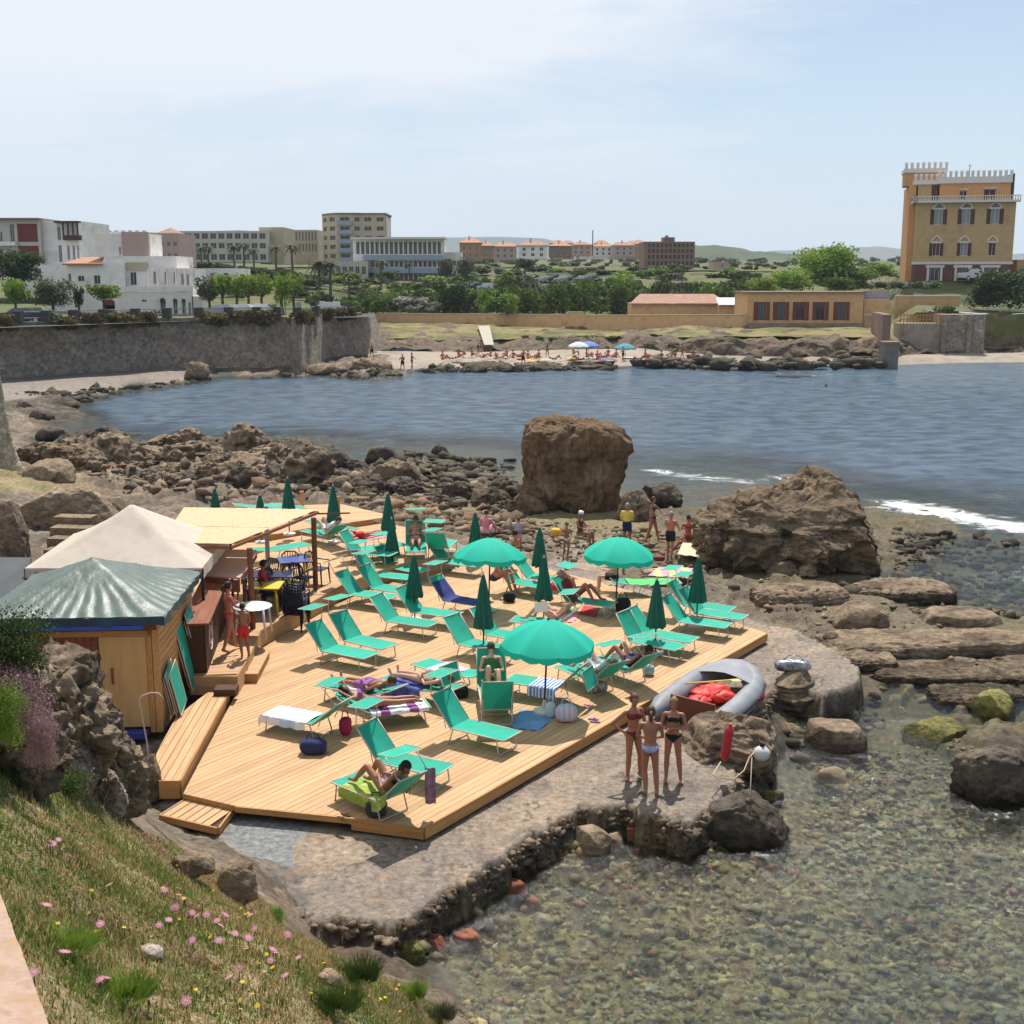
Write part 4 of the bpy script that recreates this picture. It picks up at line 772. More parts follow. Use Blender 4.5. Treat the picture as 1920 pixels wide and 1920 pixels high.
def palm(px, pyb, Y, hpx, label, v=0):
 p = atY(px, pyb, Y); k = Y*1.02/F; H_ = hpx*k
 r = empty('palm_tree', (p.x, Y, p.z), v*1.3, label, 'palm tree', 'palm trees in front of the hotels')
 if 'm' not in _PALM:
  q = MB(); q.tube([(0, 0, -.05), (.02, 0, .4), (0, 0, .8)], [.045, .035, .03], 7); t = q.mesh('trunk'); t.materials.append(M['bark'])
  q = MB(); rs = random.Random(4)
  for i in range(26):
   a = i*2.4; el = rs.uniform(-.3, 1.2); L_ = rs.uniform(.26, .34); pts = []
   for s in range(5):
    u = s/4; rr = L_*u*math.cos(el*.6); zz = .8+L_*(math.sin(el)*u-.75*u*u); pts.append(Vector((math.cos(a)*rr, math.sin(a)*rr, zz)))
   sd_ = Vector((-math.sin(a), math.cos(a), 0))
   for s in range(4):
    w0 = .035*math.sin(math.pi*(s+.4)/5)+.006; w1 = .035*math.sin(math.pi*(s+1.4)/5)+.002
    q.add([pts[s]-sd_*w0-Vector((0, 0, .02)), pts[s], pts[s+1], pts[s+1]-sd_*w1-Vector((0, 0, .02)), pts[s]+sd_*w0-Vector((0, 0, .02)), pts[s+1]+sd_*w1-Vector((0, 0, .02))], [(0, 1, 2, 3), (1, 4, 5, 2)])
  c = q.mesh('fronds'); c.materials.append(M['leafo']); _PALM['m'] = (t, c)
 t, c = _PALM['m']; o = link('trunk', t, None, r); o.scale = (H_,)*3; o = link('fronds', c, None, r); o.scale = (H_,)*3
 return r
# ------------------------------------------------------------------ buildings of the town
def grid_ops(W, Hh, nx, rows, x0=.04, x1=.98, fill=.7):
 o = []; st = (x1-x0)/nx
 for a, b in rows:
  for i in range(nx): o.append((W*(x0+st*(i+.5-fill/2)), W*(x0+st*(i+.5+fill/2)), Hh*a, Hh*b))
 return o
def town():
 T, G = M['trim'], M['glass']
 Y = 170
 r, W, H_ = building('apartment_block', 'modern flat-roofed apartment block with dark red wall panels at the left edge', -60, 81, 412, 520, Y, 14, M['cream2'], ops=lambda W, H_: [(W*.60, W*.66, H_*.58, H_*.93), (W*.60, W*.66, H_*.12, H_*.46), (W*.44, W*.50, H_*.6, H_*.8)])
 k = W/141
 for z0_, z1_ in ((.62, .93), (.12, .55)):
  q = MB(); q.bb(k*99, k*136, -.06, -.004, H_*z0_, H_*z1_); q.build('wall_panel', M['redpanel'], r)
 q = MB(); q.bb(-.3, W+.1, -.7, .0, H_-.02, H_+.22); q.bb(-.3, W+.1, 0.01, 14, H_+.01, H_+.22); q.build('roof_slab', M['brownconc'], r)
 q = MB(); q.bb(0, k*98, -.9, -.01, H_*.55, H_*.62); q.bb(0, k*98, -.9, -.01, H_*.04, H_*.11); q.build('balcony', M['white'], r)
 r, W, H_ = building('apartment_block', 'pale wing of the modern block with brown timber balconies on its corner', 82, 152, 414, 505, Y+1, 13, M['white'], ops=lambda W, H_: [(W*.43, W*.52, H_*.60, H_*.88), (W*.43, W*.52, H_*.15, H_*.5), (W*.66, W*.73, H_*.2, H_*.5), (W*.80, W*.87, H_*.2, H_*.5), (W*.92, W*.98, H_*.2, H_*.5)])
 q = MB(); q.bb(W*.62, W+.4, -.8, -.01, H_*.60, H_*.70); q.bb(W*.42, W+.4, -1.0, -.02, H_*.955, H_*.99)
 for f in (.62, .75, .88, 1.0): q.bb(W*f, W*f+.18, -.78, -.6, H_*.7, H_*.955)
 q.build('timber_balcony', M['shutter'], r)
 q = MB(); q.bb(-4, 7.5, -3.5, -.02, -3, .6); q.build('low_wall', M['white'], r)
 Y = 142; Z = lambda py: pz(py, Y)
 zb = 5.3; x0 = px_x(160, 560, Y); r = empty('white_villa', (x0, Y, zb), 0, 'white stuccoed villa with square tower, roof terraces and arched ground floor behind the sea wall', 'villa'); X = lambda px: px_x(px, 540, Y)-x0; h = lambda py: Z(py)-zb
 def blk(a, b, t, bt, y0, y1, ops, m, name='wall', shut=None, arch=False):
  f = facade(X(b)-X(a), h(t)-h(bt), [(X(o[0])-X(a), X(o[1])-X(a), h(o[3])-h(bt), h(o[2])-h(bt)) for o in ops], m, r)
  w_ = X(b)-X(a); t_ = h(t)-h(bt); d = y1-y0
  f.add([(0,0,0),(0,d,0),(0,d,t_),(0,0,t_)], [(0,3,2,1)]); f.add([(w_,0,0),(w_,d,0),(w_,d,t_),(w_,0,t_)], [(0,1,2,3)]); f.add([(0,0,t_),(w_,0,t_),(w_,d,t_),(0,d,t_)], [(0,1,2,3)])
  o_ = f.build(name, m, r, loc=(X(a), y0, h(bt)))
  for o in ops:
   w = window(r, X(o[0]), X(o[1]), h(o[3]), h(o[2]), (T, shut or G)); w.location.y += y0
  return o_
 gs = M['greenshutter']
 blk(165, 225, 547, 590, -1.2, 4, [], M['white'], 'lower_wall');
 blk(225, 370, 547, 590, -2.2, 5, [(275,284,561,566),(309,319,563,590),(333,341,563,590),(349,356,563,590),(361,366,566,590)], M['white'], 'arcade_wall')
 for cx, w_ in ((314, 10), (337, 8), (352.5, 7)):
  q = MB(); q.lathe([(0.01, -.01), (X(cx+w_/2)-X(cx), -.01), (X(cx+w_/2)-X(cx), .03), (.01, .03)], 14); o_ = q.build('arch_head', G, r); o_.rotation_euler = (math.pi/2, 0, 0); o_.location = (X(cx), -2.22, h(563))
 q = MB(); q.bb(X(200), X(222), -1.25, -1.21, 0, h(572)); q.build('garage_door', M['redshutter'], r); q = MB(); q.lathe([(.01, 0), ((X(222)-X(200))/2, 0), ((X(222)-X(200))/2, .04), (.01, .04)], 16); o_ = q.build('door_arch', M['redshutter'], r); o_.rotation_euler = (math.pi/2, 0, 0); o_.location = (X(211), -1.21, h(572))
 blk(128, 236, 493, 547, 0, 8, [(129,135,513,528),(147,159,517,534),(177,189,516,533)], M['white'], 'wall', gs)
 blk(196, 331, 480, 547, .6, 8, [(242,254,510,535),(286,291,509,533),(307,314,510,533),(324,328,510,532)], M['white'], 'wall', gs)
 blk(331, 363, 504, 546, -.4, 6, [(342,347,513,534),(352,357,514,535)], M['white'], 'wall')
 blk(172, 276, 437, 481, 2, 7, [(217,221,462,477)], M['white'], 'tower_wall'); blk(226, 276, 434, 480, 1.4, 1.95, [], M['pink'], 'tower_front')
 q = MB()
 for px in range(174, 276, 13): q.bb(X(px), X(px+7), 1.4, 1.7, h(434)+.01, h(431))
 q.build('parapet', M['white'], r)
 q = MB(); q.bb(X(225), X(371), -2.35, -2.15, h(546), h(537)); q.bb(X(283), X(372), -.9, -.6, h(504.5), h(503));
 q.build('balcony', M['white'], r); q = MB(); q.bb(X(236), X(276), .4, .58, h(506), h(492)); q.build('relief_panel', M['cream'], r)
 for px in (286, 303, 320, 337, 354, 368):
  q = MB(); q.tube([(0, 0, 0), (0, 0, h(504)-h(537))], .13, 8); q.build('column', M['white'], r, loc=(X(px), -1.2, h(537)))
 q = MB(); q.add([(X(122),-.4,h(494)),(X(196),-.4,h(494)),(X(172),5,h(480)),(X(132),5,h(481))], [(0,1,2,3)]); q.add([(X(122),-.4,h(494)-.2),(X(196),-.4,h(494)-.2),(X(196),-.4,h(494)),(X(122),-.4,h(494))], [(0,1,2,3)]); q.build('roof', M['tileorange'], r)
 q = MB(); q.bb(X(368), X(386), -2.2, 0, -0.2, h(555)); q.build('gate_lodge', M['trim'], r)
 q = MB(); q.bb(X(90), X(165), -.3, .3, -.3, h(527)); q.build('boundary_wall', M['white'], r)
 r, W, H_ = building('low_white_house', 'low white flat house right behind the white villa', 362, 445, 503, 545, 150, 8, M['white'], ops=lambda W, H_: [(W*.1,W*.2,H_*.5,H_*.8),(W*.4,W*.5,H_*.5,H_*.8),(W*.7,W*.8,H_*.5,H_*.8)])
 building('pink_house', 'pink rendered house with a pyramid roof above the white villa', 273, 338, 437, 500, 230, 12, M['pink'], ops=lambda W, H_: grid_ops(W, H_, 5, [(.25,.4),(.6,.75)], fill=.5))
 q = MB(); a = atY(292, 437, 234); b = atY(332, 437, 234); q.add([(0,0,0),(b.x-a.x,0,0),(b.x-a.x,6,0),(0,6,0),((b.x-a.x)/2,3,1.1)], [(0,1,4),(1,2,4),(2,3,4),(3,0,4)]); rr = empty('pyramid_roof_house', tuple(a), 0, 'small red pyramid roof poking up behind the pink house', 'house'); q.build('roof', M['tile'], rr); q = MB(); q.bb(.1, b.x-a.x-.1, .1, 5.9, -6, 0); q.build('wall', M['pink'], rr)
 r, W, H_ = building('hotel', 'long pale three-storey hotel with rows of square openings behind the palms', 338, 503, 433, 492, 300, 16, M['cream2'], ops=lambda W, H_: grid_ops(W, H_, 10, [(.07,.27),(.44,.62),(.74,.93)], .06, .99, .74), win=(M['trim'], M['hollow']))
 building('hotel_stair_tower', 'cream stair tower with small roof room joining the two hotel wings', 488, 534, 426, 495, 304, 14, M['cream'], ops=lambda W, H_: [(W*.3,W*.4,H_*.8,H_*.9)])
 r, W, H_ = building('hotel', 'receding hotel wing with tall narrow openings left of the curved tower', 535, 597, 431, 495, 330, 14, M['cream'], ops=lambda W, H_: grid_ops(W, H_, 10, [(.36,.6),(.68,.95)], .02, .99, .6), win=(M['trim'], M['hollow']))
 Y = 310; x0 = px_x(597, 480, Y); zb = pz(500, Y); r = empty('round_hotel_tower', (x0, Y, zb), 0, 'tall many-sided ochre hotel tower with balconies, highest building of the town', 'hotel'); X = lambda px: px_x(px, 450, Y)-x0; h = lambda py: pz(py, Y)-zb
 segs = [(597,622,9,4.5),(622,656,4.5,0),(656,724,0,1.5)]
 pts = [(X(597), 7), (X(612), 3), (X(632), 0), (X(662), 0), (X(678), 1.0), (X(724), 1.0)]
 topz = h(402)
 for i, ((ax, ay), (bx, by)) in enumerate(zip(pts[:-1], pts[1:])):
  L_ = math.hypot(bx-ax, by-ay); n = max(1, round(L_/3.0)); ops = []
  for kx in range(n):
   for fl in range(5): z0_ = 1.2+fl*(topz-1.5)/5; ops.append((L_*(kx+.2)/n, L_*(kx+.8)/n, z0_+.8, z0_+(topz-1.5)/5-.3))
  f = facade(L_, topz, ops, M['cream'], r); ang = math.atan2(by-ay, bx-ax); e = f.build('wall', M['cream'], r, loc=(ax, ay, 0), rot=(0, 0, ang))
  for o in ops:
   w = window(e, *o, (M['trim'], M['hollow']));
 q = MB(); q.prism([(p[0], p[1]-.3) for p in pts]+[(X(725), 14), (X(597)-.3, 14)], topz, topz+.4); q.prism([(p[0], p[1]+.3) for p in pts]+[(X(724), 13), (X(598), 13)], topz-.3, topz-.02); q.build('roof', M['brownconc'], r)
 q = MB(); q.bb(X(723), X(724), 1, 13, 0, topz); q.build('end_wall', M['trim'], r)
 bm = MB(); bm.box((0, 0, 0), (X(661)-X(634), .5, 1.0)); bme = bm.mesh('balcony'); bme.materials.append(M['bluerail'])
 for fl in range(5): link('balcony', bme, None, r, ((X(634)+X(661))/2, -.5, 1.2+fl*(topz-1.5)/5+.5))
 Y = 270;
 def terr(name, label, a, b, t, bt, dy, n, rows, fill=.72, m=None):
  r, W, H_ = building(name, label, a, b, t, bt, Y+dy, 10, m or M['white'], ops=lambda W, H_: grid_ops(W, H_, n, rows, .03, .98, fill), win=(M['trim'], M['hollow']))
  return r, W, H_
 r, W, H_ = terr('terraced_hotel', 'long white terraced hotel with glass balcony rails beside the ochre tower', 663, 832, 449, 530, 0, 18, [(.06,.2),(.36,.5),(.66,.95)])
 q = MB(); q.bb(W*.12, W*1.0, -1.6, -.05, H_*.52, H_*.64); q.bb(W*.12, W*1.05, -1.6, -.05, H_*.22, H_*.34); q.build('balcony', M['bluerail'], r); q = MB(); q.bb(-.2, W*1.03, -1.8, 10, H_+.01, H_*1.05); q.build('roof', M['trim'], r)
 terr('hotel_wing', 'lower right wing of the terraced hotel with a row of dark openings', 832, 865, 473, 524, 4, 4, [(.1,.3),(.5,.7)])
 terr('hotel_wing', 'lowest front wing of the terraced hotel half hidden by trees', 615, 690, 490, 528, -6, 6, [(.35,.75)], m=M['cream2'])
 hs = [(862, 902, 455, 490, 320, M['orangebr'], 'terracotta coloured house with stepped roofs right of the terraced hotel'), (898, 925, 461, 486, 340, M['orangebr'], 'orange house front partly behind the terracotta one'), (925, 968, 462, 488, 380, M['pink'], 'pinkish house among red roofs behind the garden trees'),
          (972, 1026, 460, 486, 300, M['white'], 'white gabled house with orange roof in the middle distance'), (1030, 1072, 461, 482, 420, M['brownconc'], 'brown house far back left of the thin mast'), (1072, 1110, 459, 480, 460, M['pink'], 'row of small pinkish houses far back'), (1112, 1150, 462, 482, 450, M['white'], 'pale low house right of the row of pinkish houses'), (1150, 1190, 460, 482, 440, M['pink'], 'far reddish house just left of the brown block')]
 for i, (a, b, t, bt, Yh, m, lab) in enumerate(hs):
  r, W, H_ = building('house', lab, a, b, t, bt, Yh, 9, m, ops=lambda W, H_: grid_ops(W, H_, 3, [(.2,.45),(.6,.85)], .05, .95, .4))
  q = MB(); q.add([(-.4,-.5,H_),(W+.4,-.5,H_),(W+.4,9.5,H_),(-.4,9.5,H_),(W*.3,4.5,H_+1.2),(W*.7,4.5,H_+1.2)], [(0,1,5,4),(1,2,5),(2,3,4,5),(3,0,4)]); q.build('roof', M['tile'] if i % 2 else M['tileorange'], r); q = MB(); q.bb(W*.4, W*.46, 3, 3.6, H_+.6, H_+1.8); q.build('chimney', M['pink'], r)
 for i in range(26):
  px = [705,720,745,770,790,815,838,850,880,905,940,960,985,1000,1045,1065,1088,1100,1125,1140,1160,1175,1186,1198,1048,1128][i]; w_ = random.uniform(14, 26); t = random.uniform(455, 463); Yh = random.uniform(480, 620)
  if px < 860: t = random.uniform(449, 455); continue
  m = [M['pink'], M['white'], M['orangebr'], M['cream']][i % 4]
  r, W, H_ = building('far_house', None, px-w_/2, px+w_/2, t, 486, Yh, 9, m, ops=lambda W, H_: grid_ops(W, H_, 3, [(.5,.8)], .05, .95, .4)); tag(r, 'tiny far house in the belt of roofs on the plain', 'house', 'far houses on the plain')
  q = MB(); q.add([(-.4,-.5,H_),(W+.4,-.5,H_),(W+.4,9.5,H_),(-.4,9.5,H_),(W*.3,4.5,H_+1.4),(W*.7,4.5,H_+1.4)], [(0,1,5,4),(1,2,5),(2,3,4,5),(3,0,4)]); q.build('roof', M['tile'], r)
 r, W, H_ = building('brown_block', 'brown concrete block with four rows of openings standing alone on the plain', 1207, 1302, 453, 503, 300, 12, M['brownconc'], ops=lambda W, H_: grid_ops(W, H_, 11, [(.12,.26),(.36,.5),(.58,.72),(.8,.93)], .06, .98, .6), win=(M['shutter'], M['hollow']))
 q = MB(); q.bb(W*.39, W*.61, 1, 6, H_, H_*1.17); q.bb(W*.45, W*.5, 3, 4, H_*1.17, H_*1.25); q.build('lift_tower', M['brownconc'], r)
 building('stone_hut', 'small pinkish roofless hut right of the brown block', 1337, 1366, 491, 505, 260, 6, M['pink'], ops=lambda W, H_: [(W*.5,W*.65,H_*.2,H_*.7)])
 r = empty('flagpole', atY(1111, 480, 300), 0, 'thin pole rising among the far houses', 'pole'); q = MB(); q.tube([(0, 0, 0), (0, 0, 6)], .12, 5); q.build('pole', M['dark'], r)
 for px, w_, Yp, lab in ((604, 9, 141, 'left one of the pair of white gate pillars on the sea wall'), (631, 12, 141, 'right one of the pair of white gate pillars on the sea wall'), (561, 9, 139.5, 'broad white pillar by the pollarded trees on the promenade')):
  p = atYz(px, Yp, 5.2); q = MB(); k = Yp/F; q.bb(-w_*k/2, w_*k/2, 0, .5, 0, 26*k); o_ = q.build('gate_pillar', M['trim'], None, loc=p); tag(o_, lab, 'pillar', 'white gate pillars');
 for px, Yp, hh, lab in ((395, 139, 72, 'slim street lamp beside the trees right of the white villa'), (535, 139.5, 60, 'slim street lamp among the pollarded trees')):
  p = atYz(px, Yp, 5.2); k = Yp/F; q = MB(); q.tube([(0, 0, 0), (0, 0, hh*k), (.5, 0, hh*k+.1)], .05, 6); r = empty('street_lamp', p, 0, lab, 'street lamp', 'street lamps on the promenade'); q.build('pole', M['dark'], r); q = MB(); q.ell((.6, 0, hh*k+.05), (.28, .12, .08)); q.build('lamp_head', M['trim'], r)
 building('annex_house', 'low ochre annex with green windows at the right edge beside the villa', 1905, 1990, 487, 520, 200, 10, M['castle'], ops=lambda W, H_: [(W*.05,W*.3,H_*.1,H_*.5)])
town()
# ------------------------------------------------------------------ greenery
def atYp(px, Y, z):
 p = Vector((0, Y, z-CH)); d = p.y*math.cos(TH)-p.z*math.sin(TH); v = p.y*math.sin(TH)+p.z*math.cos(TH); return 960-F*v/d
def lab_of(m, big, px, where):
 c = {'leaves_green': 'mid green', 'leaves_dark': 'dark green', 'leaves_bright': 'bright green', 'leaves_olive': 'olive grey'}[m.name]
 s = ['far left part', 'left part', 'middle', 'right part', 'far right part'][min(4, max(0, int((px-640)//170)))]
 return '%s %s bush %s, %s' % ('large' if big else 'small', c, where, s)
def greenery():
 L1 = 'green bush in the dense belt behind the ochre wall'
 rs = random.Random(5)
 for i in range(84):
  px = 690+(i%42)*17+rs.uniform(-9, 9); Y = rs.uniform(193, 208) if px < 900 else rs.uniform(178, 205)
  if 1175 < px < 1400: Y = rs.uniform(184, 200)
  bt = 592-(Y-180)*.10; hpx = rs.uniform(24, 50) if px < 900 else rs.uniform(34, 62)
  if i >= 42: Y += 14; bt -= 6; hpx *= 1.1
  m = rs.choice([M['leafg'], M['leafg'], M['leafd'], M['leafy'], M['leafg'], M['leafo']])
  bush(px, bt, Y, rs.uniform(34, 62), hpx, 'bush' if i % 3 else 'tree', m, lab_of(m, hpx > 44, px, 'in the belt behind the ochre wall'), i % 4, group='bushes behind the beach wall')
 for i in range(105):
  px = rs.uniform(640, 1460); Y = rs.uniform(222, 285); py = atYp(px, Y, 6.2+(Y-225)*.08)
  bush(px, py+2, Y, rs.uniform(22, 56), rs.uniform(9, 20), 'tiny' if i % 2 else 'bush', *(lambda m: (m, lab_of(m, i % 2 == 0, px, 'on the green slope below the plain')))(rs.choice([M['leafg'], M['leafo'], M['leafd'], M['leafy']])), i % 4, group='scrub on the green slope')
 for i in range(150):
  px = rs.uniform(640, 1700); Y = rs.uniform(290, 800); py = atYp(px, Y, 10.4+(Y-280)*.0165)
  bush(px, py, Y, rs.uniform(10, 30), rs.uniform(5, 12), 'tiny', *(lambda m: (m, lab_of(m, Y < 400, px, 'dotting the far plain').replace('bush', 'tree')))(rs.choice([M['leafd'], M['leafg'], M['leafo']])), i % 4, name='far_tree', cat='tree', group='trees dotting the plain')
 for px, w_, h_ in ((770, 75, 34), (905, 50, 32), (800, 50, 26)):
  bush(px, 590, 192.5, w_, h_, 'bush', M['leafs'], {770: 'wide silvery white flowering shrub behind the left of the ochre wall', 905: 'silvery white shrub right of the dark green trees behind the ochre wall', 800: 'small silvery shrub between two larger silvery ones'}[px], int(px) % 3, name='flowering_shrub', cat='shrub')
 tree(845, 590, 191, 82, 62, 66, 'tree', M['leafd'], 'dark green round tree rising between the silvery shrubs', 1)
 tree(838, 532, 262, 36, 40, 46, 'tree', M['leafo'], 'grey green tree in front of the terraced hotel', 2)
 tree(872, 530, 250, 36, 34, 44, 'tree', M['leafo'], 'dark grey tree at the right end of the terraced hotel', 3)
 tree(985, 520, 235, 40, 24, 34, 'tree', M['leafd'], 'lone dark tree on the plain before the white gabled house', 0)
 for px, pb, Y, w_, h_, lab, v in ((1540, 545, 178, 130, 84, 'big bright green fig tree left of the crenellated villa', 0), (1480, 548, 174, 80, 42, 'lower left part bush of the fig thicket', 1), (1600, 548, 176, 90, 46, 'round bright bush right of the fig tree', 2), (1430, 550, 172, 60, 30, 'small yellowish bush left of the fig thicket', 3), (1650, 520, 215, 70, 26, 'bushy tree between fig tree and villa', 1), (1575, 550, 171, 60, 30, 'dark bush in front of the fig tree', 2)):
  b_ = bush(px, pb, Y, w_, h_, 'fine', M['leafy'] if v != 2 else M['leafg'], lab, v, name='fig_tree', cat='tree', group=None)
 for i in range(9): bush(1615+i*17, 543, 182, 26, 15, 'bush', M['leafs'] if i % 2 else M['leafg'], ('white flowering' if i % 2 else 'green')+' clump of the clipped hedge below the villa, '+('left half' if i < 5 else 'right half'), i % 4, name='hedge_bush', group='white flowering hedge')
 for px, w_, h_, lab, v in ((1880, 130, 72, 'big dark green bushy pine at the right edge under the villa', 0), (1845, 60, 46, 'small dark bush at the left foot of the dark pine', 1)):
  bush(px, 580, 158, w_, h_, 'fine', M['leafd'], lab, v, name='dark_pine', cat='tree', group=None)
 bush(1745, 592, 153, 40, 12, 'bush', M['leafs'], 'grey green bush in front of the terrace wall', 1, group=None); bush(1770, 590, 152, 50, 16, 'bush', M['leafg'], 'green bush at the right end of the terrace wall', 2, group=None)
 for i in range(16):
  px = [985,1010,1040,1075,1110,1130,1150,1180,1215,1260,1310,1370,1430,1500,1570,1620][i]; p = atYz(px, 143 if px > 1190 else 156, 0); bush(px, 655 if px > 1190 else 640, 140.5 if px > 1190 else 155, rs.uniform(16, 40), rs.uniform(7, 13), 'tiny', rs.choice([M['leafg'], M['leafo'], M['rustbush']]), 'low bush clinging to the bank above the far beach', i % 4, group='bushes on the beach bank')
 rs2 = random.Random(9)
 for px, pb, Y, w_, h_, m, lab in ((40, 545, 133, 95, 75, M['leafd'], 'large dark green tree at the left edge above the sea wall'), (-30, 560, 128, 80, 90, M['leafd'], 'dark tree cut by the left edge'), (30, 585, 122, 60, 62, M['leafy'], 'light green tree in front of the large dark one'), (102, 590, 124, 84, 66, M['leafo'], 'brownish olive tree left of the white villa'), (150, 588, 127, 24, 50, M['leafd'], 'narrow dark shrub by the white villa corner')):
  tree(px, pb, Y, w_, h_*.85, h_, 'fine' if w_ > 60 else 'tree', m, lab, rs2.randint(0, 3), group=None)
 tree(197, 590, 125, 66, 34, 56, 'tree', M['leafy'], 'small bright umbrella shaped tree in front of the white villa', 2, group=None)
 tree(395, 588, 136, 50, 48, 66, 'tree', M['leafo'], 'grey green tree beside the slim lamp right of the villa', 1, group=None)
 for i, px in enumerate((420, 443, 467, 492, 530, 553)):
  tree(px, 586, 136.5+i*.4, 46 if i != 4 else 30, 44 if i != 4 else 62, 70, 'tree', M['leafy'], ['first pollarded promenade tree from the left', 'second pollarded promenade tree with full crown', 'third pollarded promenade tree above a parked car', 'fourth pollarded promenade tree near the pillar', 'tall slim dark crowned promenade tree', 'last pollarded promenade tree by the white pillar'][i], i % 4, group='pollarded trees on the promenade')
 bush(510, 592, 137, 24, 22, 'bush', M['leafs'], 'pale shrub between the promenade trees', 1, group=None)
 for i in range(14): bush(430+i*14, 540-abs(i-7)*1.2, 190+i*3, 34, 13, 'bush', M['leafy'] if i < 8 else M['leafd'], 'bush along the bright green lawn bank below the hotels', i % 4, group='bushes of the hotel bank')
 for i in range(56):
  px = rs.uniform(330, 665); Y = rs.uniform(185, 285); bush(px, atYp(px, Y, 5.7+(Y-165)*.036)+2, Y, rs.uniform(22, 48), rs.uniform(9, 20), 'tiny' if i % 2 else 'bush', *(lambda m: (m, lab_of(m, i % 2 == 0, px, 'on the lawn below the hotels').replace('far left part', 'left' if px < 480 else 'right')))(rs.choice([M['leafg'], M['leafo'], M['leafd'], M['leafd']])), i % 4, group='bushes on the hotel lawn')
 for i in range(12): bush(345+i*20, 506+i*2.4, 250, 36, 20, 'bush', M['leafd'], 'clipped dark hedge clump below the '+('long pale hotel' if i < 5 else 'cream stair tower' if i < 8 else 'ochre round tower'), i % 4, name='hedge_bush', group='dark hedge below the hotels')
 for i, (px, pb, hh) in enumerate([(363,502,38),(378,502,42),(392,502,44),(440,503,46),(458,503,50),(476,503,40),(518,508,52),(549,508,54),(600,562,80),(655,560,54),(714,535,52),(620,550,66),(768,520,30)]):
  palm(px, pb, 262 if pb < 520 else 200, hh, ['palm tree of the row before the long hotel', 'tall palm beside the hotel towers', 'palm at the foot of the terraced hotel'][0 if i < 6 else 1 if i < 8 else 2], i)
 for i in range(26):
  px = 585+i*5.2+rs.uniform(-4, 4); bush(px, 590-i*.1, 165+rs.uniform(-10, 20), 34, rs.uniform(18, 40), 'bush', rs.choice([M['leafg'], M['leafd'], M['leafo']]), 'bush in the thicket between promenade and terraced hotel', i % 4, group='thicket behind the promenade')
 Tp = WALLTOP; o0 = WT0
 def wt(px):
  best = None
  for a, b in zip(Tp[:-1], Tp[1:]):
   A, B = a+o0, b+o0
   xa, xb = 960+F*A.x/(A.y*math.cos(TH)-(A.z-CH)*math.sin(TH)), 960+F*B.x/(B.y*math.cos(TH)-(B.z-CH)*math.sin(TH))
   if xa <= px <= xb: t = (px-xa)/(xb-xa+1e-9); return A.lerp(B, t)
  return Tp[-1]+o0
 for i, px in enumerate((10, 115, 168, 228, 275, 400, 455, 500, 560, 578, 610, 640, 655, -40)):
  p = wt(px); w_ = [30, 52, 50, 54, 34, 52, 44, 40, 30, 22, 30, 22, 20, 60][i]; k = p.y/F
  r = empty('wall_top_bush', p+Vector((0, -.35, .1)), 0, 'rust tinged cushion bush hanging over the sea wall top, '+('left part' if px < 180 else 'middle part' if px < 420 else 'by the corner' if px < 570 else 'right end'), 'bush', 'cushion bushes on the sea wall'); me = crown_var('bush', i % 4); c = link('foliage', me, None, r); c.scale = (w_*k/2*1.5, 1.2, 1.1); c.material_slots[0].link = 'OBJECT'; c.material_slots[0].material = M['rustbush']
 q = MB(); q.box((0, 0, .42), (.8, .8, 1.05)); pm = q.mesh('pillar'); pm.materials.append(M['dark'] if False else mk('dark_pillar', [(.045,.045,.04),(.09,.085,.075)], 2, .9))
 for i, px in enumerate((30, 83, 135, 192, 251, 311, 371, 427, 480, 519, 556, 590)):
  p = wt(px); o_ = link('parapet_pillar', pm, None, None, p+Vector((0, .45, .25))); tag(o_, 'dark square stone pillar of the promenade railing', 'pillar', 'pillars along the promenade')
  if i < 11:
   p2 = wt((30, 83, 135, 192, 251, 311, 371, 427, 480, 519, 556, 590)[i+1]); q = MB(); a = p+Vector((0, .45, .0)); b = p2+Vector((0, .45, .0))
   for dz in (.55, 1.1): q.tube([a+Vector((0, 0, dz)), b+Vector((0, 0, dz))], .045, 5)
   o_ = q.build('promenade_railing', mk('grey_rail', [(.22,.22,.21)], rough=.6) if 'rail' not in M else M['rail'], None); M.setdefault('rail', o_.data.materials[0]); tag(o_, 'grey two-bar railing between the promenade pillars', 'railing', 'railings along the promenade')
greenery()
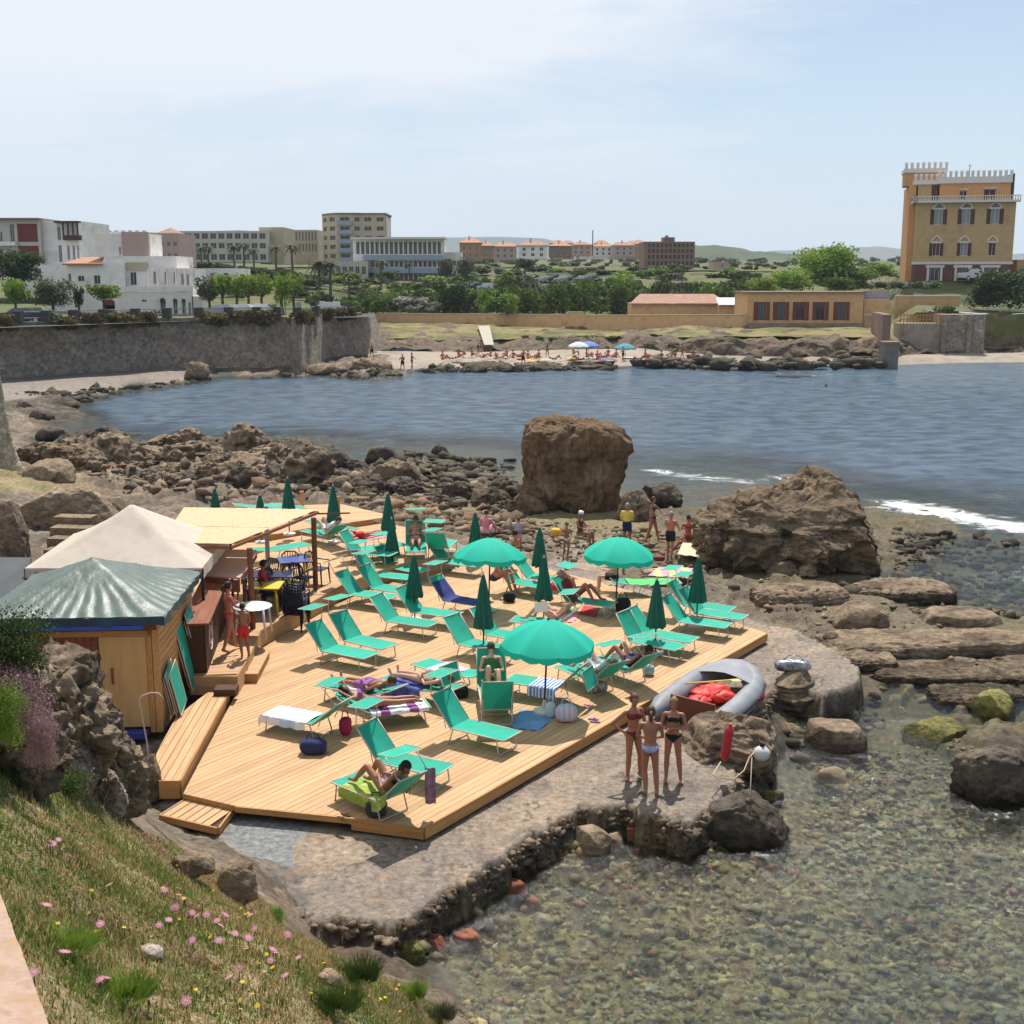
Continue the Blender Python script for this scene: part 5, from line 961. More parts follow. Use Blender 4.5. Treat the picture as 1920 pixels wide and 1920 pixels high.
# ------------------------------------------------------------------ parked cars
def car_proto(name, c):
 body = mk('car_paint_'+name, [c], rough=.25, spec=.5, coat=.5)
 r = empty('parked_car', (0, 0, 0), 0)
 q = MB(); prof = [(-2.05,.35),(-2.1,.75),(-1.95,.95),(-1.3,1.0),(-.75,1.42),(.65,1.45),(1.25,1.02),(1.95,.9),(2.1,.7),(2.08,.35)]
 n = len(prof); vs = [(x, -.85 if z < 1.1 else -.68, z) for x, z in prof]+[(x, .85 if z < 1.1 else .68, z) for x, z in prof]
 q.add(vs, [tuple(range(n)), tuple(range(2*n-1, n-1, -1))]+[(i, n+i, n+(i+1) % n, (i+1) % n) for i in range(n)]); q.build('body', body, r)
 for s in (-1, 1):
  q = MB(); y = s*.80; q.add([(-1.15, y*1.03, 1.02), (-.7, y*.875, 1.37), (.58, y*.875, 1.39), (1.08, y*1.03, 1.03)], [(0, 1, 2, 3)]); q.build('side_window', M['glass'], r)
 q = MB(); q.add([(-1.33,-.7,1.03),(-1.33,.7,1.03),(-.80,.6,1.40),(-.80,-.6,1.40)], [(0,1,2,3)]); q.build('windscreen', M['glass'], r)
 for x in (-1.3, 1.3):
  for s in (-1, 1):
   q = MB(); q.tube([(x, s*.72, .32), (x, s*.88, .32)], .32, 12); w = q.build('wheel', M['dark'], r); q = MB(); q.tube([(x, s*.885, .32), (x, s*.895, .32)], .18, 10); q.build('rim', M['trim'], w)
 return r
def cars():
 P = {'white': (.55,.55,.55), 'green': (.03,.07,.05), 'silver': (.32,.33,.35), 'dark': (.03,.035,.05)}
 pr = {k: car_proto(k, v) for k, v in P.items()}; used = set()
 L = [('white', 455, 131.5, 0, 'white parked car under the pollarded promenade trees'), ('white', 490, 133, 3.1, 'second white parked car, nearer the broad white pillar'), ('green', 70, 117, 0, 'dark green parked car at the left behind the sea wall'), ('silver', 420, 131, 0, 'silver parked car right of the white villa'), ('white', 617, 141.5, 0, 'white car between the two white gate pillars'), ('dark', 636, 142.5, .2, 'dark car behind the right gate pillar'), ('dark', 45, 116, .1, 'dark car beside the green one at the left'), ('white', 1822, 193.5, .3, 'white van parked at the door of the crenellated villa')]
 for k, px, Y, rz, lab in L:
  z = 5.25 if px < 1000 else 8.95; p = atYz(px, Y, z)
  if k not in used: o = pr[k]; o.location = p; o.rotation_euler = (0, 0, rz); used.add(k); tag(o, lab, 'car')
  else: o = copy_thing(pr[k], p, rz, lab)
  if px > 1000: o.scale = (1, 1, 1.25); o['category'] = 'van'; o.name = 'parked_van'
 for i in range(22):
  k = ['white', 'silver', 'dark', 'white'][i % 4]; px = 868+i*15 if i < 10 else 1010+(i-10)*9; Y = 232 if i < 10 else 250; p = atYz(px, Y, 7.0 if i < 10 else 8.4)
  copy_thing(pr[k], p, .2, 'parked car in the far car park behind the bushes', group='cars in the far car park')
cars()
# ================================================================== rocks
def rock_mat(name, cols, strata=0.0, sc=.9, wet=True, lich=None):
 m = mk(name, cols, sc, .92, .9, 6, detail=9, coord='Position', bdist=.08, spec=.2); t = m.node_tree; L = t.links.new
 p = [n for n in t.nodes if n.type == 'BSDF_PRINCIPLED'][0]; src = p.inputs['Base Color'].links[0].from_socket; g = _n(t, 'ShaderNodeNewGeometry')
 n2 = _n(t, 'ShaderNodeTexNoise'); n2.inputs['Scale'].default_value = 5.5; n2.inputs['Detail'].default_value = 8; n2.inputs['Roughness'].default_value = .75
 mp = _n(t, 'ShaderNodeMapping'); mp.inputs['Scale'].default_value = (1, 1, 1+strata*3); L(g.outputs['Position'], mp.inputs[0]); L(mp.outputs[0], n2.inputs['Vector'])
 r = _n(t, 'ShaderNodeMapRange'); r.inputs[1].default_value = .32; r.inputs[2].default_value = .68; r.inputs[3].default_value = .45; r.inputs[4].default_value = 1.45; L(n2.outputs['Fac'], r.inputs[0])
 s = _n(t, 'ShaderNodeVectorMath', operation='SCALE'); L(src, s.inputs[0]); L(r.outputs[0], s.inputs['Scale']); out = s.outputs[0]
 if wet:   # stone darkened by the sea up to the splash line
  sz = _n(t, 'ShaderNodeSeparateXYZ'); L(g.outputs['Position'], sz.inputs[0]); ad = _n(t, 'ShaderNodeMath', operation='MULTIPLY_ADD'); L(n2.outputs['Fac'], ad.inputs[0]); ad.inputs[1].default_value = .5; L(sz.outputs[2], ad.inputs[2])
  w = _n(t, 'ShaderNodeMapRange'); w.inputs[1].default_value = .35; w.inputs[2].default_value = .60; L(ad.outputs[0], w.inputs[0])
  mx_ = _n(t, 'ShaderNodeMix', data_type='RGBA'); L(w.outputs[0], mx_.inputs[0]); sc2 = _n(t, 'ShaderNodeVectorMath', operation='SCALE'); L(out, sc2.inputs[0]); sc2.inputs['Scale'].default_value = .38; L(sc2.outputs[0], mx_.inputs[6]); L(out, mx_.inputs[7]); out = mx_.outputs[2]
 L(out, p.inputs['Base Color']); return m
M['rock'] = rock_mat('brown_rock', [(.075, .054, .036), (.16, .118, .078), (.26, .195, .13), (.11, .078, .052)], .5)
M['rockb'] = rock_mat('big_boulder_rock', [(.055, .038, .024), (.125, .09, .058), (.20, .145, .09), (.085, .06, .04)], .5)
M['rockd'] = rock_mat('dark_rock', [(.045, .038, .032), (.10, .08, .06), (.15, .12, .085)], .2)
M['rockt'] = rock_mat('tan_rock', [(.15, .11, .075), (.28, .21, .14), (.20, .15, .10), (.36, .28, .19)], .3, wet=False)
M['rockstack'] = rock_mat('stack_rock', [(.09, .056, .03), (.175, .112, .062), (.115, .073, .04), (.26, .18, .11)], -.25, .5)
M['rocka'] = rock_mat('algae_rock', [(.12, .10, .04), (.26, .24, .07), (.19, .15, .08)], .2)
M['rockred'] = rock_mat('red_stone', [(.22, .075, .045), (.30, .12, .075)], .2, wet=False)
M['rockw'] = rock_mat('limewashed_rock', [(.22, .16, .11), (.42, .36, .31), (.30, .20, .13), (.52, .47, .42)], .1, 1.8, wet=False)
_ICO = {}
def ico(n):
 if n not in _ICO:
  bm = bmesh.new(); bmesh.ops.create_icosphere(bm, subdivisions=n, radius=1); bm.verts.ensure_lookup_table()
  _ICO[n] = (np.array([v.co[:] for v in bm.verts]), np.array([[v.index for v in f.verts] for f in bm.faces])); bm.free()
 return _ICO[n]
def rock_mesh(w, d, h, seed, n=5, box=3.0, rough=.16, sil=None, wid=None, strata=0.0, bury=.3, fs=1.0, cut=0.0, kw_f=16):
 D, f = ico(n); e = box; k = (np.abs(D[:, 0])**e+np.abs(D[:, 1])**e+np.abs(D[:, 2])**e)**(1/e); P = D/k[:, None]
 z = (P[:, 2]+1)/2*(1+bury)-bury; x, y = P[:, 0].copy(), P[:, 1].copy()
 if wid:
  zz = [a[0] for a in wid]; lf = np.interp(z, zz, [a[1] for a in wid]); rt = np.interp(z, zz, [a[2] for a in wid]); fr = np.interp(z, zz, [a[3] if len(a) > 3 else 1 for a in wid])
  x = np.where(x < 0, x*lf, x*rt); y = y*fr
 X = x*w/2; Y = y*d/2; Z = z*h
 if sil: Z = np.where(Z > 0, Z*np.interp(x, [a[0] for a in sil], [a[1] for a in sil]), Z)
 s = min(w, d, h*1.3); a = rough*s; fq = fs*1.6/s
 dx = fbm(X*fq+seed, Y*fq, Z*fq, 5); dy = fbm(X*fq, Y*fq+seed+31, Z*fq, 5); dz = fbm(X*fq, Y*fq, Z*fq+seed+57, 5); rg = fbm(X*fq*1.4+seed*2, Y*fq*1.4, Z*fq*1.4, 5, ridge=True)-.5
 nx = np.stack([D[:, 0], D[:, 1], D[:, 2]*.7], 1)
 C = np.stack([X, Y, Z], 1)+nx*(a*1.5*rg)[:, None]+np.stack([dx, dy, dz*.7], 1)*a*1.5
 rsx = np.random.RandomState(seed+500); C0 = C.copy(); ctr = np.array([0, 0, h*.4])
 for _ in range(int(kw_f)):
  nv = rsx.normal(size=3); nv[2] = abs(nv[2])*.6; nv /= np.linalg.norm(nv); q_ = (C-ctr)@nv; lim = np.percentile(q_, rsx.uniform(86, 97)); C = C-np.outer(np.clip(q_-lim, 0, None)*.88, nv)
 if kw_f: C += (fbm(C[:, 0]*fq*3+seed, C[:, 1]*fq*3, C[:, 2]*fq*3, 4)*a*.45)[:, None]*nx
 if strata:
  st = fbm(C[:, 0]*.3+seed, C[:, 1]*.3, C[:, 2]*5/max(h, .3)*1.0, 3); g = np.sin((C[:, 2]/h*9+st*3+C[:, 0]*.25)*2.2)
  C[:, 0] += D[:, 0]*g*strata*s*.06; C[:, 1] += D[:, 1]*g*strata*s*.06
 return mesh_np('rock', C, f)
def rock(label, px0, px1, pyt, pyb, zb, mat_, seed=1, n=5, depth=.8, name='rock', cat='rock', group=None, zbury=None, tilt=(0, 0), **kw):
 c = at((px0+px1)/2, pyb, zb) if zb is not None else gat((px0+px1)/2, pyb); zb = c.z
 k = (c.y*math.cos(TH)+(CH-zb)*math.sin(TH))/F; w = (px1-px0)*k; d = w*depth
 top = atY((px0+px1)/2, pyt, c.y+d*.55).z; h = max(top-zb, .05)
 me = rock_mesh(w, d, h, seed, n, **kw); o = link(name, me, mat_, None, (c.x, c.y+d*.42, zb), (tilt[0], tilt[1], 0)); tag(o, label, cat, group); return o
rock('tall flat-topped brown sea stack standing in the shallows', 975, 1186, 787, 962, .1, M['rockstack'], 11, 7, .85, 'sea_stack', 'sea stack', box=9, rough=.075, fs=1.3, kw_f=0, bury=.1,
     wid=[(-.1,.92,.80,.9),(.1,1.02,.78,1),(.22,.95,.80,.97),(.38,.86,.86,.9),(.5,.87,.90,.92),(.58,.88,.84,.9),(.68,.92,.90,.95),(.8,.93,1.0,.95),(.92,.92,1.0,.93),(1.0,.90,.90,.9)], sil=[(-1,.97),(-.3,1.0),(.3,1.0),(.7,.97),(1,.86)])
rock('largest rugged brown boulder, humped, right of the deck', 1322, 1678, 893, 1068, .3, M['rockb'], 23, 7, .75, 'boulder', 'boulder', box=5, kw_f=2, rough=.14, fs=1.5, bury=.15, strata=.4,
     sil=[(-1,.42),(-.75,.56),(-.45,.68),(-.15,.78),(.1,.92),(.30,1.08),(.42,1.05),(.5,.92),(.65,.80),(.85,.66),(1,.5)])
rock('dark rock leaning against the front of the largest boulder', 1468, 1575, 990, 1072, .3, M['rock'], 5, 5, .7, box=2.6, rough=.16)
rock('low dark stone at the left foot of the leaning rock', 1438, 1500, 1048, 1080, .3, M['rock'], 7, 4, .8, box=2.5)
rock('small stone at the right foot of the leaning rock', 1495, 1540, 1058, 1080, .3, M['rock'], 8, 4, .8)
rock('slanting grey rock leaning at the right foot of the sea stack', 1158, 1222, 908, 978, .15, M['rock'], 31, 5, .8, box=3)
rock('dark cubic rock right of the leaning one by the sea stack', 1220, 1280, 903, 948, .05, M['rockd'], 33, 5, .8, box=4)
rock('dark rock wedged between sea stack and the cubic rock', 1200, 1240, 905, 945, .0, M['rockd'], 35, 4, .8)
rock('low rock skirt at the left foot of the sea stack', 955, 1030, 925, 968, .15, M['rockstack'], 37, 5, 1.0, box=2.4)
rock('brown boulder sloping up beside the three women, with fenders on it', 1283, 1474, 1325, 1480, .0, M['rock'], 41, 6, .85, 'boulder', 'boulder', box=3.4, kw_f=6, rough=.12, fs=1.4, bury=.1, strata=.5, sil=[(-1,.55),(-.6,.78),(-.1,1.0),(.4,1.02),(.8,.85),(1,.75)])
rock('blackish boulder at the water below the women', 1300, 1492, 1488, 1602, -.15, M['rockd'], 43, 6, .7, 'boulder', 'boulder', box=3.0, rough=.12, fs=1.3, bury=.1, sil=[(-1,.6),(-.7,.95),(-.2,1.0),(.3,.97),(.7,.8),(1,.45)])
rock('dark layered boulder carrying the silver bag', 1436, 1560, 1256, 1345, .0, M['rock'], 47, 6, .9, 'boulder', 'boulder', box=3.2, rough=.12, strata=.8, sil=[(-1,.7),(-.5,1.0),(.3,1.0),(.7,.8),(1,.45)])
rock('dark rock in the water at the right edge', 1805, 1965, 1392, 1512, -.1, M['rockd'], 51, 6, .7, 'boulder', 'boulder', box=2.8, rough=.13)
rock('flat round rock covered in green weed in the shallows', 1708, 1832, 1350, 1412, -.25, M['rocka'], 53, 5, 1.0, box=4, rough=.08)
rock('weedy rock near the right edge above the round green one', 1830, 1915, 1292, 1362, -.2, M['rocka'], 55, 5, .9, box=3, rough=.12)
rock('flat dark ledge stone between slab and green rock', 1522, 1640, 1352, 1416, -.1, M['rock'], 57, 5, .8, box=5, rough=.07, bury=.2)
rock('low brown mound on the shelf right of the deck corner', 1566, 1695, 1126, 1196, .05, M['rock'], 61, 5, .8, box=2.4, rough=.10)
rock('long low brown hump on the far right shelf', 1716, 1900, 1140, 1190, .05, M['rock'], 63, 5, .7, box=2.6, rough=.07)
rock('small dark stone on the shelf at the slab corner', 1545, 1580, 1185, 1206, .3, M['rock'], 65, 4, .8)
rock('pale flat slab propped at the edge of the concrete in the water', 1072, 1148, 1548, 1600, .0, M['rockt'], 71, 5, .8, 'stone', 'stone', box=6, rough=.05, tilt=(.1, .12))
rock('tan wedge stone right of the pale flat slab', 1130, 1172, 1560, 1598, -.1, M['rockt'], 73, 4, .9, 'stone', 'stone', box=4, rough=.08)
rock('red stone in the shallows below the concrete edge', 943, 990, 1648, 1680, -.08, M['rockred'], 75, 4, .8, 'stone', 'stone', box=4, rough=.07)
rock('broad red stone nearest the broken corner of the slab', 765, 842, 1748, 1792, -.1, M['rockred'], 77, 5, .8, 'stone', 'stone', box=4, rough=.08)
rock('flat red stone right of the broad red one', 846, 906, 1744, 1778, -.12, M['rockred'], 79, 5, .8, 'stone', 'stone', box=4, rough=.07)
rock('half hidden red stone under the slab edge', 640, 720, 1752, 1790, -.05, M['rockred'], 81, 4, .6, 'stone', 'stone', box=4, rough=.07)
rock('squarish grey brown stone leaning at the left end of the slab edge', 528, 572, 1697, 1756, .3, M['rockt'], 83, 5, .8, 'stone', 'stone', box=5, rough=.07)
rock('round brown stone under the broken slab corner', 690, 725, 1700, 1752, .0, M['rock'], 85, 4, .9, 'stone', 'stone')
rock('small stone beside the round brown one under the slab', 672, 692, 1712, 1740, .05, M['rock'], 86, 4, .9, 'stone', 'stone')
rock('mossy brown stone in the shallows right of the red ones', 745, 800, 1760, 1830, -.12, M['rocka'], 87, 5, .8, 'stone', 'stone')
rock('pale flat stone under water right of the small red one', 1530, 1590, 1436, 1466, -.12, M['rockt'], 89, 4, .8, 'stone', 'stone', box=5, rough=.05)
for i, (a, b, c, d, lab) in enumerate([(1130,1175,1588,1610,'ochre stone awash below the brick block'),(1180,1225,1582,1606,'reddish stone awash under the brick block'),(1235,1275,1578,1600,'tan stone awash left of the blackish boulder'),(1255,1300,1605,1628,'yellowish flat stone awash before the blackish boulder'),(1040,1075,1585,1605,'ochre stone left of the pale slab'),(1200,1240,1740,1765,'orange stone under water in the middle of the bay'),(1265,1295,1738,1760,'purplish stone under water in the bay'),(980,1015,1680,1700,'yellow stone under water near the concrete'),(1000,1040,1715,1738,'red brown stone under water'),(1430,1475,1480,1505,'rusty stone between the two boulders by the women')]):
 rock(lab, a, b, c, d, -.2 if c > 1570 else -.05, [M['rocka'], M['rockred'], M['rockt']][i % 3], 100+i, 3, .8, 'stone', 'stone', box=3.5, rough=.08)
for i, (a, b, c, d, z, lab) in enumerate([(1540,2040,1188,1240,.05,'upper long flat rock bed on the right with a dark crack below'),(1640,2060,1246,1284,-.05,'lower long flat rock bed on the right'),(1480,1705,1214,1262,.0,'flat rock bed running from the slab corner to the right'),(1600,1800,1090,1128,.0,'flat weedy bed right of the big boulder foot'),(1420,1600,1098,1140,.2,'flat tan rock bed behind the deck corner'),(1760,1940,1290,1330,-.12,'broken flat bed at the right edge above the weedy rock')]): rock(lab, a, b, c, d, z, M['rock'], 400+i, 6, .28 if i < 2 else .6, 'rock_bed', 'rock', box=5, rough=.14, kw_f=2, fs=1.3, bury=.8, strata=.5)
# left shore
LS = [(350,420,826,862,'black rounded rock on the far rim of the rocky shore',M['rockd']),(274,296,826,839,'small black rock left of the black rounded one',M['rockd']),(592,668,843,886,'craggy black rock beside the narrow inlet',M['rockd']),(680,746,836,866,'grey brown rock right of the narrow inlet',M['rockd']),
 (752,802,846,868,'low black rock between two grey ones',M['rockd']),(808,842,830,854,'dark rock standing farthest out left of the sea stack',M['rockd']),(684,792,866,908,'broad brown rock below the inlet rocks',M['rock']),(545,590,822,842,'flat dark rock farthest out in the water',M['rockd']),(470,522,834,856,'dark rock just right of the middle of the far rim',M['rockd']),
 (82,142,842,874,'tan boulder at the left of the rocky shore',M['rock']),(98,168,855,892,'rounded tan boulder in front of the left one',M['rockt']),(140,205,880,905,'flat tan boulder with shadow beneath',M['rockt']),(255,350,838,868,'brown rugged rock left of the black rounded one',M['rock']),(240,420,868,905,'biggest rugged tan rock mass of the shore',M['rock']),
 (420,520,862,890,'dark rugged rock in the middle of the shore',M['rockd']),(500,600,860,900,'dark broad rock left of the craggy black one',M['rock']),(430,560,905,940,'yellowish rugged rock behind the pergola',M['rockt']),(600,660,890,925,'brown rock in front of the craggy black one',M['rock']),(880,925,905,950,'orange brown rock near the water left of the stack',M['rockt']),(925,960,955,985,'dark stone behind the man in the grey shirt',M['rock']),
 (815,880,885,905,'flat weed covered rock in the shallows',M['rockd']),(860,905,865,885,'low dark rock awash left of the stack',M['rockd']),(20,60,752,772,'dark rock at the foot of the far left path',M['rockd']),(55,140,745,766,'long dark weedy rock at the left beach',M['rockd']),(40,100,768,792,'dark rock below the weedy one',M['rockd']),(58,125,800,826,'black rocks lying in the water at left',M['rockd']),(125,190,806,820,'right end of the black rocks in the water',M['rockd']),(188,255,812,820,'thin line of black rock in the water',M['rockd']),
 (340,390,676,712,'tilted slab of rock against the sea wall',M['rock']),(480,530,672,690,'tan boulder at the corner of the sea wall',M['rockt']),(560,640,683,702,'rocks at the waterline below the end of the sea wall',M['rock']),(640,740,672,700,'rocky point beyond the sea wall',M['rock']),(860,960,678,694,'low dark reef before the far beach',M['rockd']),(960,1060,680,692,'second low dark reef before the far beach',M['rockd']),(1080,1150,683,693,'small reef right of the two others',M['rockd']),
 (1340,1400,655,680,'dark jagged rock left of the steep bank',M['rockd']),(1280,1345,640,665,'brown bank rock with people before it',M['rock']),(1600,1655,650,676,'dark rocks left of the pier block',M['rockd']),(1455,1530,703,708,'flat rock awash in the far surf',M['rockd'])]
for i, (a, b, c, d, lab, m) in enumerate(LS): rock(lab, a, b, c, d, .0 if d < 830 or d > 9999 else .05 if m is M['rockd'] else .2, m, 200+i, 5 if b-a > 90 else 4, .8, box=2.5, rough=.17, fs=1.2, bury=.4)
# ledge, steps and pillar rock upper left
rock('flat-topped tan rock ledge with a sheer shaded face, upper left', 38, 206, 912, 992, 1.35, M['rockt'], 301, 6, .75, 'rock_ledge', 'rock', box=7, rough=.06, fs=1.6)
rock('second lower tan ledge right of the sheer one', 150, 232, 930, 985, 1.2, M['rockt'], 303, 5, .8, 'rock_ledge', 'rock', box=5, rough=.08)
rock('rugged upright rock at the left edge beside the stone steps', -30, 42, 922, 1048, 1.6, M['rock'], 305, 6, .9, 'rock', 'rock', box=4, rough=.12)
rock('grassy rock bank at the foot of the bastion', 20, 130, 862, 906, 1.3, M['rockt'], 307, 5, .9, box=2.4, rough=.12)
r = empty('stone_steps', at(92, 1040, 1.5), R(-8), 'worn stone steps between rock and white gazebo, upper left', 'steps')
for i in range(4):
 q = MB(); q.box((-.1+.22*i, -.62*i+1.9, .62-.20*i), (1.2, .55, .34)); q.build('step', M['rockt'], r)
# near outcrop on the left
NO = [(30,178,1200,1440,'tall rugged outcrop crest below the dark bush, in front of the hut',M['rock'],1.1),(-70,100,1222,1455,'outcrop mass behind the pink ice plant',M['rock'],.9),(105,228,1282,1478,'middle rugged knob of the near outcrop',M['rock'],.9),(158,256,1352,1508,'lowest knob of the near outcrop, orange below',M['rockt'],.9),(95,175,1380,1480,'limewashed white foot of the near outcrop',M['rockw'],.5),(165,235,1430,1515,'white streaked stone at the foot of the lowest knob',M['rockw'],.4),(235,262,1420,1510,'white and brown streaked end of the outcrop by the pipe',M['rockw'],.8)]
for i, (a, b, c, d, lab, m, dp) in enumerate(NO): rock(lab, a, b, c, d, None, m, 320+i, 6, dp, 'outcrop_rock', 'rock', box=2.8, rough=.19, fs=1.5, bury=.35, kw_f=4, strata=.5, sil=[(-1,1.05),(0,1),(.5,.86),(1,.55)])
rock('small tan boulder under the end of the ramp', 302, 326, 1462, 1484, .55, M['rockt'], 341, 4, .9, 'stone', 'stone'); rock('round cream stone by the foot of the ramp', 300, 332, 1480, 1502, .55, M['rockt'], 343, 4, .9, 'stone', 'stone')
rock('brown rock block beside the pipe under the ramp', 252, 300, 1408, 1500, .6, M['rock'], 345, 5, .8)
rock('dark crumbly lump on the slope above the grey cement patch', 300, 400, 1600, 1645, None, M['rock'], 347, 5, .8, box=2.4, rough=.16); rock('second crumbly lump nearer the slab', 395, 480, 1610, 1690, None, M['rock'], 349, 5, .8, box=2.4, rough=.16)
rock('pale weathered stone lying in the grass', 255, 305, 1772, 1800, None, M['rockw'], 351, 4, .9, 'stone', 'stone'); rock('low brown stone in the grass near the flowers', 590, 640, 1700+120, 1850, None, M['rockt'], 353, 4, .9, 'stone', 'stone')
o = MB(); o.box((0, 0, .1), (.44, .24, .28)); c_ = o.build('brick_block', M['rockred'], None, loc=at(1200, 1572, .0), rot=(.05, -.05, -.05)); tag(c_, 'clean cut reddish brick block at the edge of the concrete', 'block')
def island_mat(name, pal, wet=False):
 m = mk(name, [(.3, .3, .3), (.6, .6, .6)], 3, .9, .8, 9, coord='Position', bdist=.03, spec=.2); t = m.node_tree; L = t.links.new; p = [n for n in t.nodes if n.type == 'BSDF_PRINCIPLED'][0]
 src = p.inputs['Base Color'].links[0].from_socket; g = _n(t, 'ShaderNodeNewGeometry'); cr = _n(t, 'ShaderNodeValToRGB'); L(g.outputs['Random Per Island'], cr.inputs[0])
 while len(cr.color_ramp.elements) < len(pal): cr.color_ramp.elements.new(.5)
 for i, c in enumerate(pal): cr.color_ramp.elements[i].position = i/(len(pal)-1); cr.color_ramp.elements[i].color = (*c, 1)
 mx_ = _n(t, 'ShaderNodeMix', data_type='RGBA', blend_type='MULTIPLY'); mx_.inputs[0].default_value = 1; L(cr.outputs[0], mx_.inputs[6]); v = _n(t, 'ShaderNodeVectorMath', operation='SCALE'); v.inputs['Scale'].default_value = 2.2; L(src, v.inputs[0]); L(v.outputs[0], mx_.inputs[7]); L(mx_.outputs[2], p.inputs['Base Color']); return m
M['rub'] = island_mat('rubble_stone', [(.10,.075,.05),(.20,.15,.10),(.07,.055,.04),(.30,.23,.15),(.15,.10,.065),(.25,.15,.09),(.12,.095,.07)])
M['rubd'] = island_mat('weedy_stone', [(.04,.035,.028),(.09,.075,.055),(.05,.042,.03),(.13,.105,.075),(.07,.06,.03)])
M['bed'] = island_mat('bed_stone', [(.12,.115,.06),(.22,.185,.09),(.095,.09,.06),(.30,.25,.12),(.18,.15,.075),(.22,.11,.065),(.14,.14,.10),(.20,.19,.13)])
# uncountable rubble: shore and bed stones, joined
def rubble(name, label, pts, m, seed=0, zr=None):
 rs = np.random.RandomState(seed); D, f = ico(1); V = []; Fs = []; b = 0; P = np.array(pts); H_ = gzs(P[:, 0], P[:, 1]) if zr is None else rs.uniform(*zr, len(P))
 for (x, y, s), hz in zip(pts, H_):
  if zr is None and name in ('edge_rubble', 'bed_stones') and hz > .15: continue
  sc = np.array([rs.uniform(.7, 1.3), rs.uniform(.7, 1.3), rs.uniform(.35, .8)])*s; v = D*sc*(1+.30*rs.normal(size=(len(D), 1)))+.10*s*rs.normal(size=D.shape); a = rs.uniform(0, 6.3); c, s_ = math.cos(a), math.sin(a)
  v = np.stack([v[:, 0]*c-v[:, 1]*s_, v[:, 0]*s_+v[:, 1]*c, v[:, 2]], 1)+np.array([x, y, hz+.1*s]); V.append(v); Fs.append(f+b); b += len(D)
 if not V: return
 o = link(name, mesh_np(name, np.concatenate(V), np.concatenate(Fs), smooth=False), m); tag(o, label, 'stones', kind='stuff'); return o
def scatter(poly, n, smin, smax, z, rs, pw=2.0):
 P = _poly(poly, z); lo = P.min(0); hi = P.max(0); out = []
 while len(out) < n:
  x, y = rs.uniform(lo[0], hi[0]), rs.uniform(lo[1], hi[1])
  if sdist(P, np.array([x]), np.array([y]))[0] > 0: out.append((x, y, smin+(smax-smin)*rs.uniform()**pw))
 return out
rs_ = np.random.RandomState(4)
def shore_rocks():
 rs = random.Random(12); V = [rock_mesh(2, 1.7, 1.1, 700+i, 5, 2.4, .20, kw_f=4, fs=1.3, bury=.5, strata=.3) for i in range(7)]
 A = scatter([(60,850),(200,838),(400,832),(640,858),(700,900),(960,925),(980,960),(800,950),(600,925),(350,935),(200,915),(60,885)], 130, .35, 1.3, .3, np.random.RandomState(77), 1.8)
 for i, (x, y, s) in enumerate(A):
  z = gz(x, y); dk = (z < .45); o = link('shore_rock', V[i % 7], M['rock'], None, (x, y, z-.12*s), rs.uniform(0, 6.3)); o.scale = (s, s, s*rs.uniform(.6, 1.1)); o.material_slots[0].link = 'OBJECT'; o.material_slots[0].material = M['rockd'] if dk else M['rockt'] if i % 4 == 0 else M['rock']
  sz = 'small' if s < .7 else 'medium sized' if s < 1.1 else 'large'; c = 'dark' if dk else 'tan' if i % 6 == 0 else 'brown'; tag(o, '%s %s craggy rock %s' % (sz, c, 'at the left of the rocky shore' if x < -14 else 'in the middle of the rocky shore' if x < -7 else 'near the inlet left of the sea stack'), 'rock', 'craggy rocks of the left shore')
shore_rocks()
rubble('shore_rubble', 'rubble of brown stones covering the shore left of the stack', scatter([(60,850),(640,880),(960,905),(1000,1000),(830,1000),(600,930),(350,950),(200,930),(60,890)], 2600, .05, .38, .4, rs_, 3.6), M['rub'], 1)
rubble('shore_rubble', 'dark weedy stones at the waterline of the left shore', scatter([(60,835),(380,828),(660,850),(960,850),(960,930),(700,900),(450,880),(60,872)], 1100, .08, .5, .2, rs_, 3.2), M['rubd'], 2)
rubble('shelf_rubble', 'small stones lying on the shelves right of the deck', scatter([(1250,1090),(1480,1080),(1920,1180),(1920,1280),(1700,1300),(1480,1160)], 500, .02, .16, .3, rs_, 3.4), M['rub'], 3)
rubble('shelf_rubble', 'small stones on the flat rocks behind the deck', scatter([(840,960),(1300,1000),(1330,1070),(1100,1060),(900,1030),(760,980)], 1500, .02, .18, .3, rs_, 3.6), M['rub'], 33)
rubble('bed_stones', 'stones on the bed of the clear bay', scatter([(860,1800),(1100,1600),(1500,1600),(1540,1420),(1900,1420),(2000,2000),(860,1990)], 12000, .010, .10, -.4, rs_, 4.2), M['bed'], 4)
rim = [(rs_.uniform(-.05, .05)+a[0]*(1-t)+b[0]*t, rs_.uniform(-.05, .05)+a[1]*(1-t)+b[1]*t, rs_.uniform(.03, .11)) for a, b in zip(SLAB[2:20], SLAB[3:21]) for t in rs_.uniform(0, 1, int(np.hypot(*(b-a))*60)+1)]
rubble('edge_rubble', 'rough brown aggregate crumbling from the rim of the concrete slab', rim, M['rock'], 21, (.0, .50))
rubble('reef_rubble', 'dark broken rock along the far waterline right of the beach', scatter([(1190,680),(1400,672),(1650,668),(1660,689),(1400,692),(1200,688)], 520, .2, 1.1, .2, rs_, 2.2), M['rubd'], 14, (.1, .6))
rubble('path_rubble', 'dark stones along the water below the sea wall path', scatter([(20,745),(150,736),(330,712),(480,706),(700,694),(760,704),(480,718),(300,728),(160,752)], 700, .10, .7, .1, rs_, 3), M['rubd'], 12)
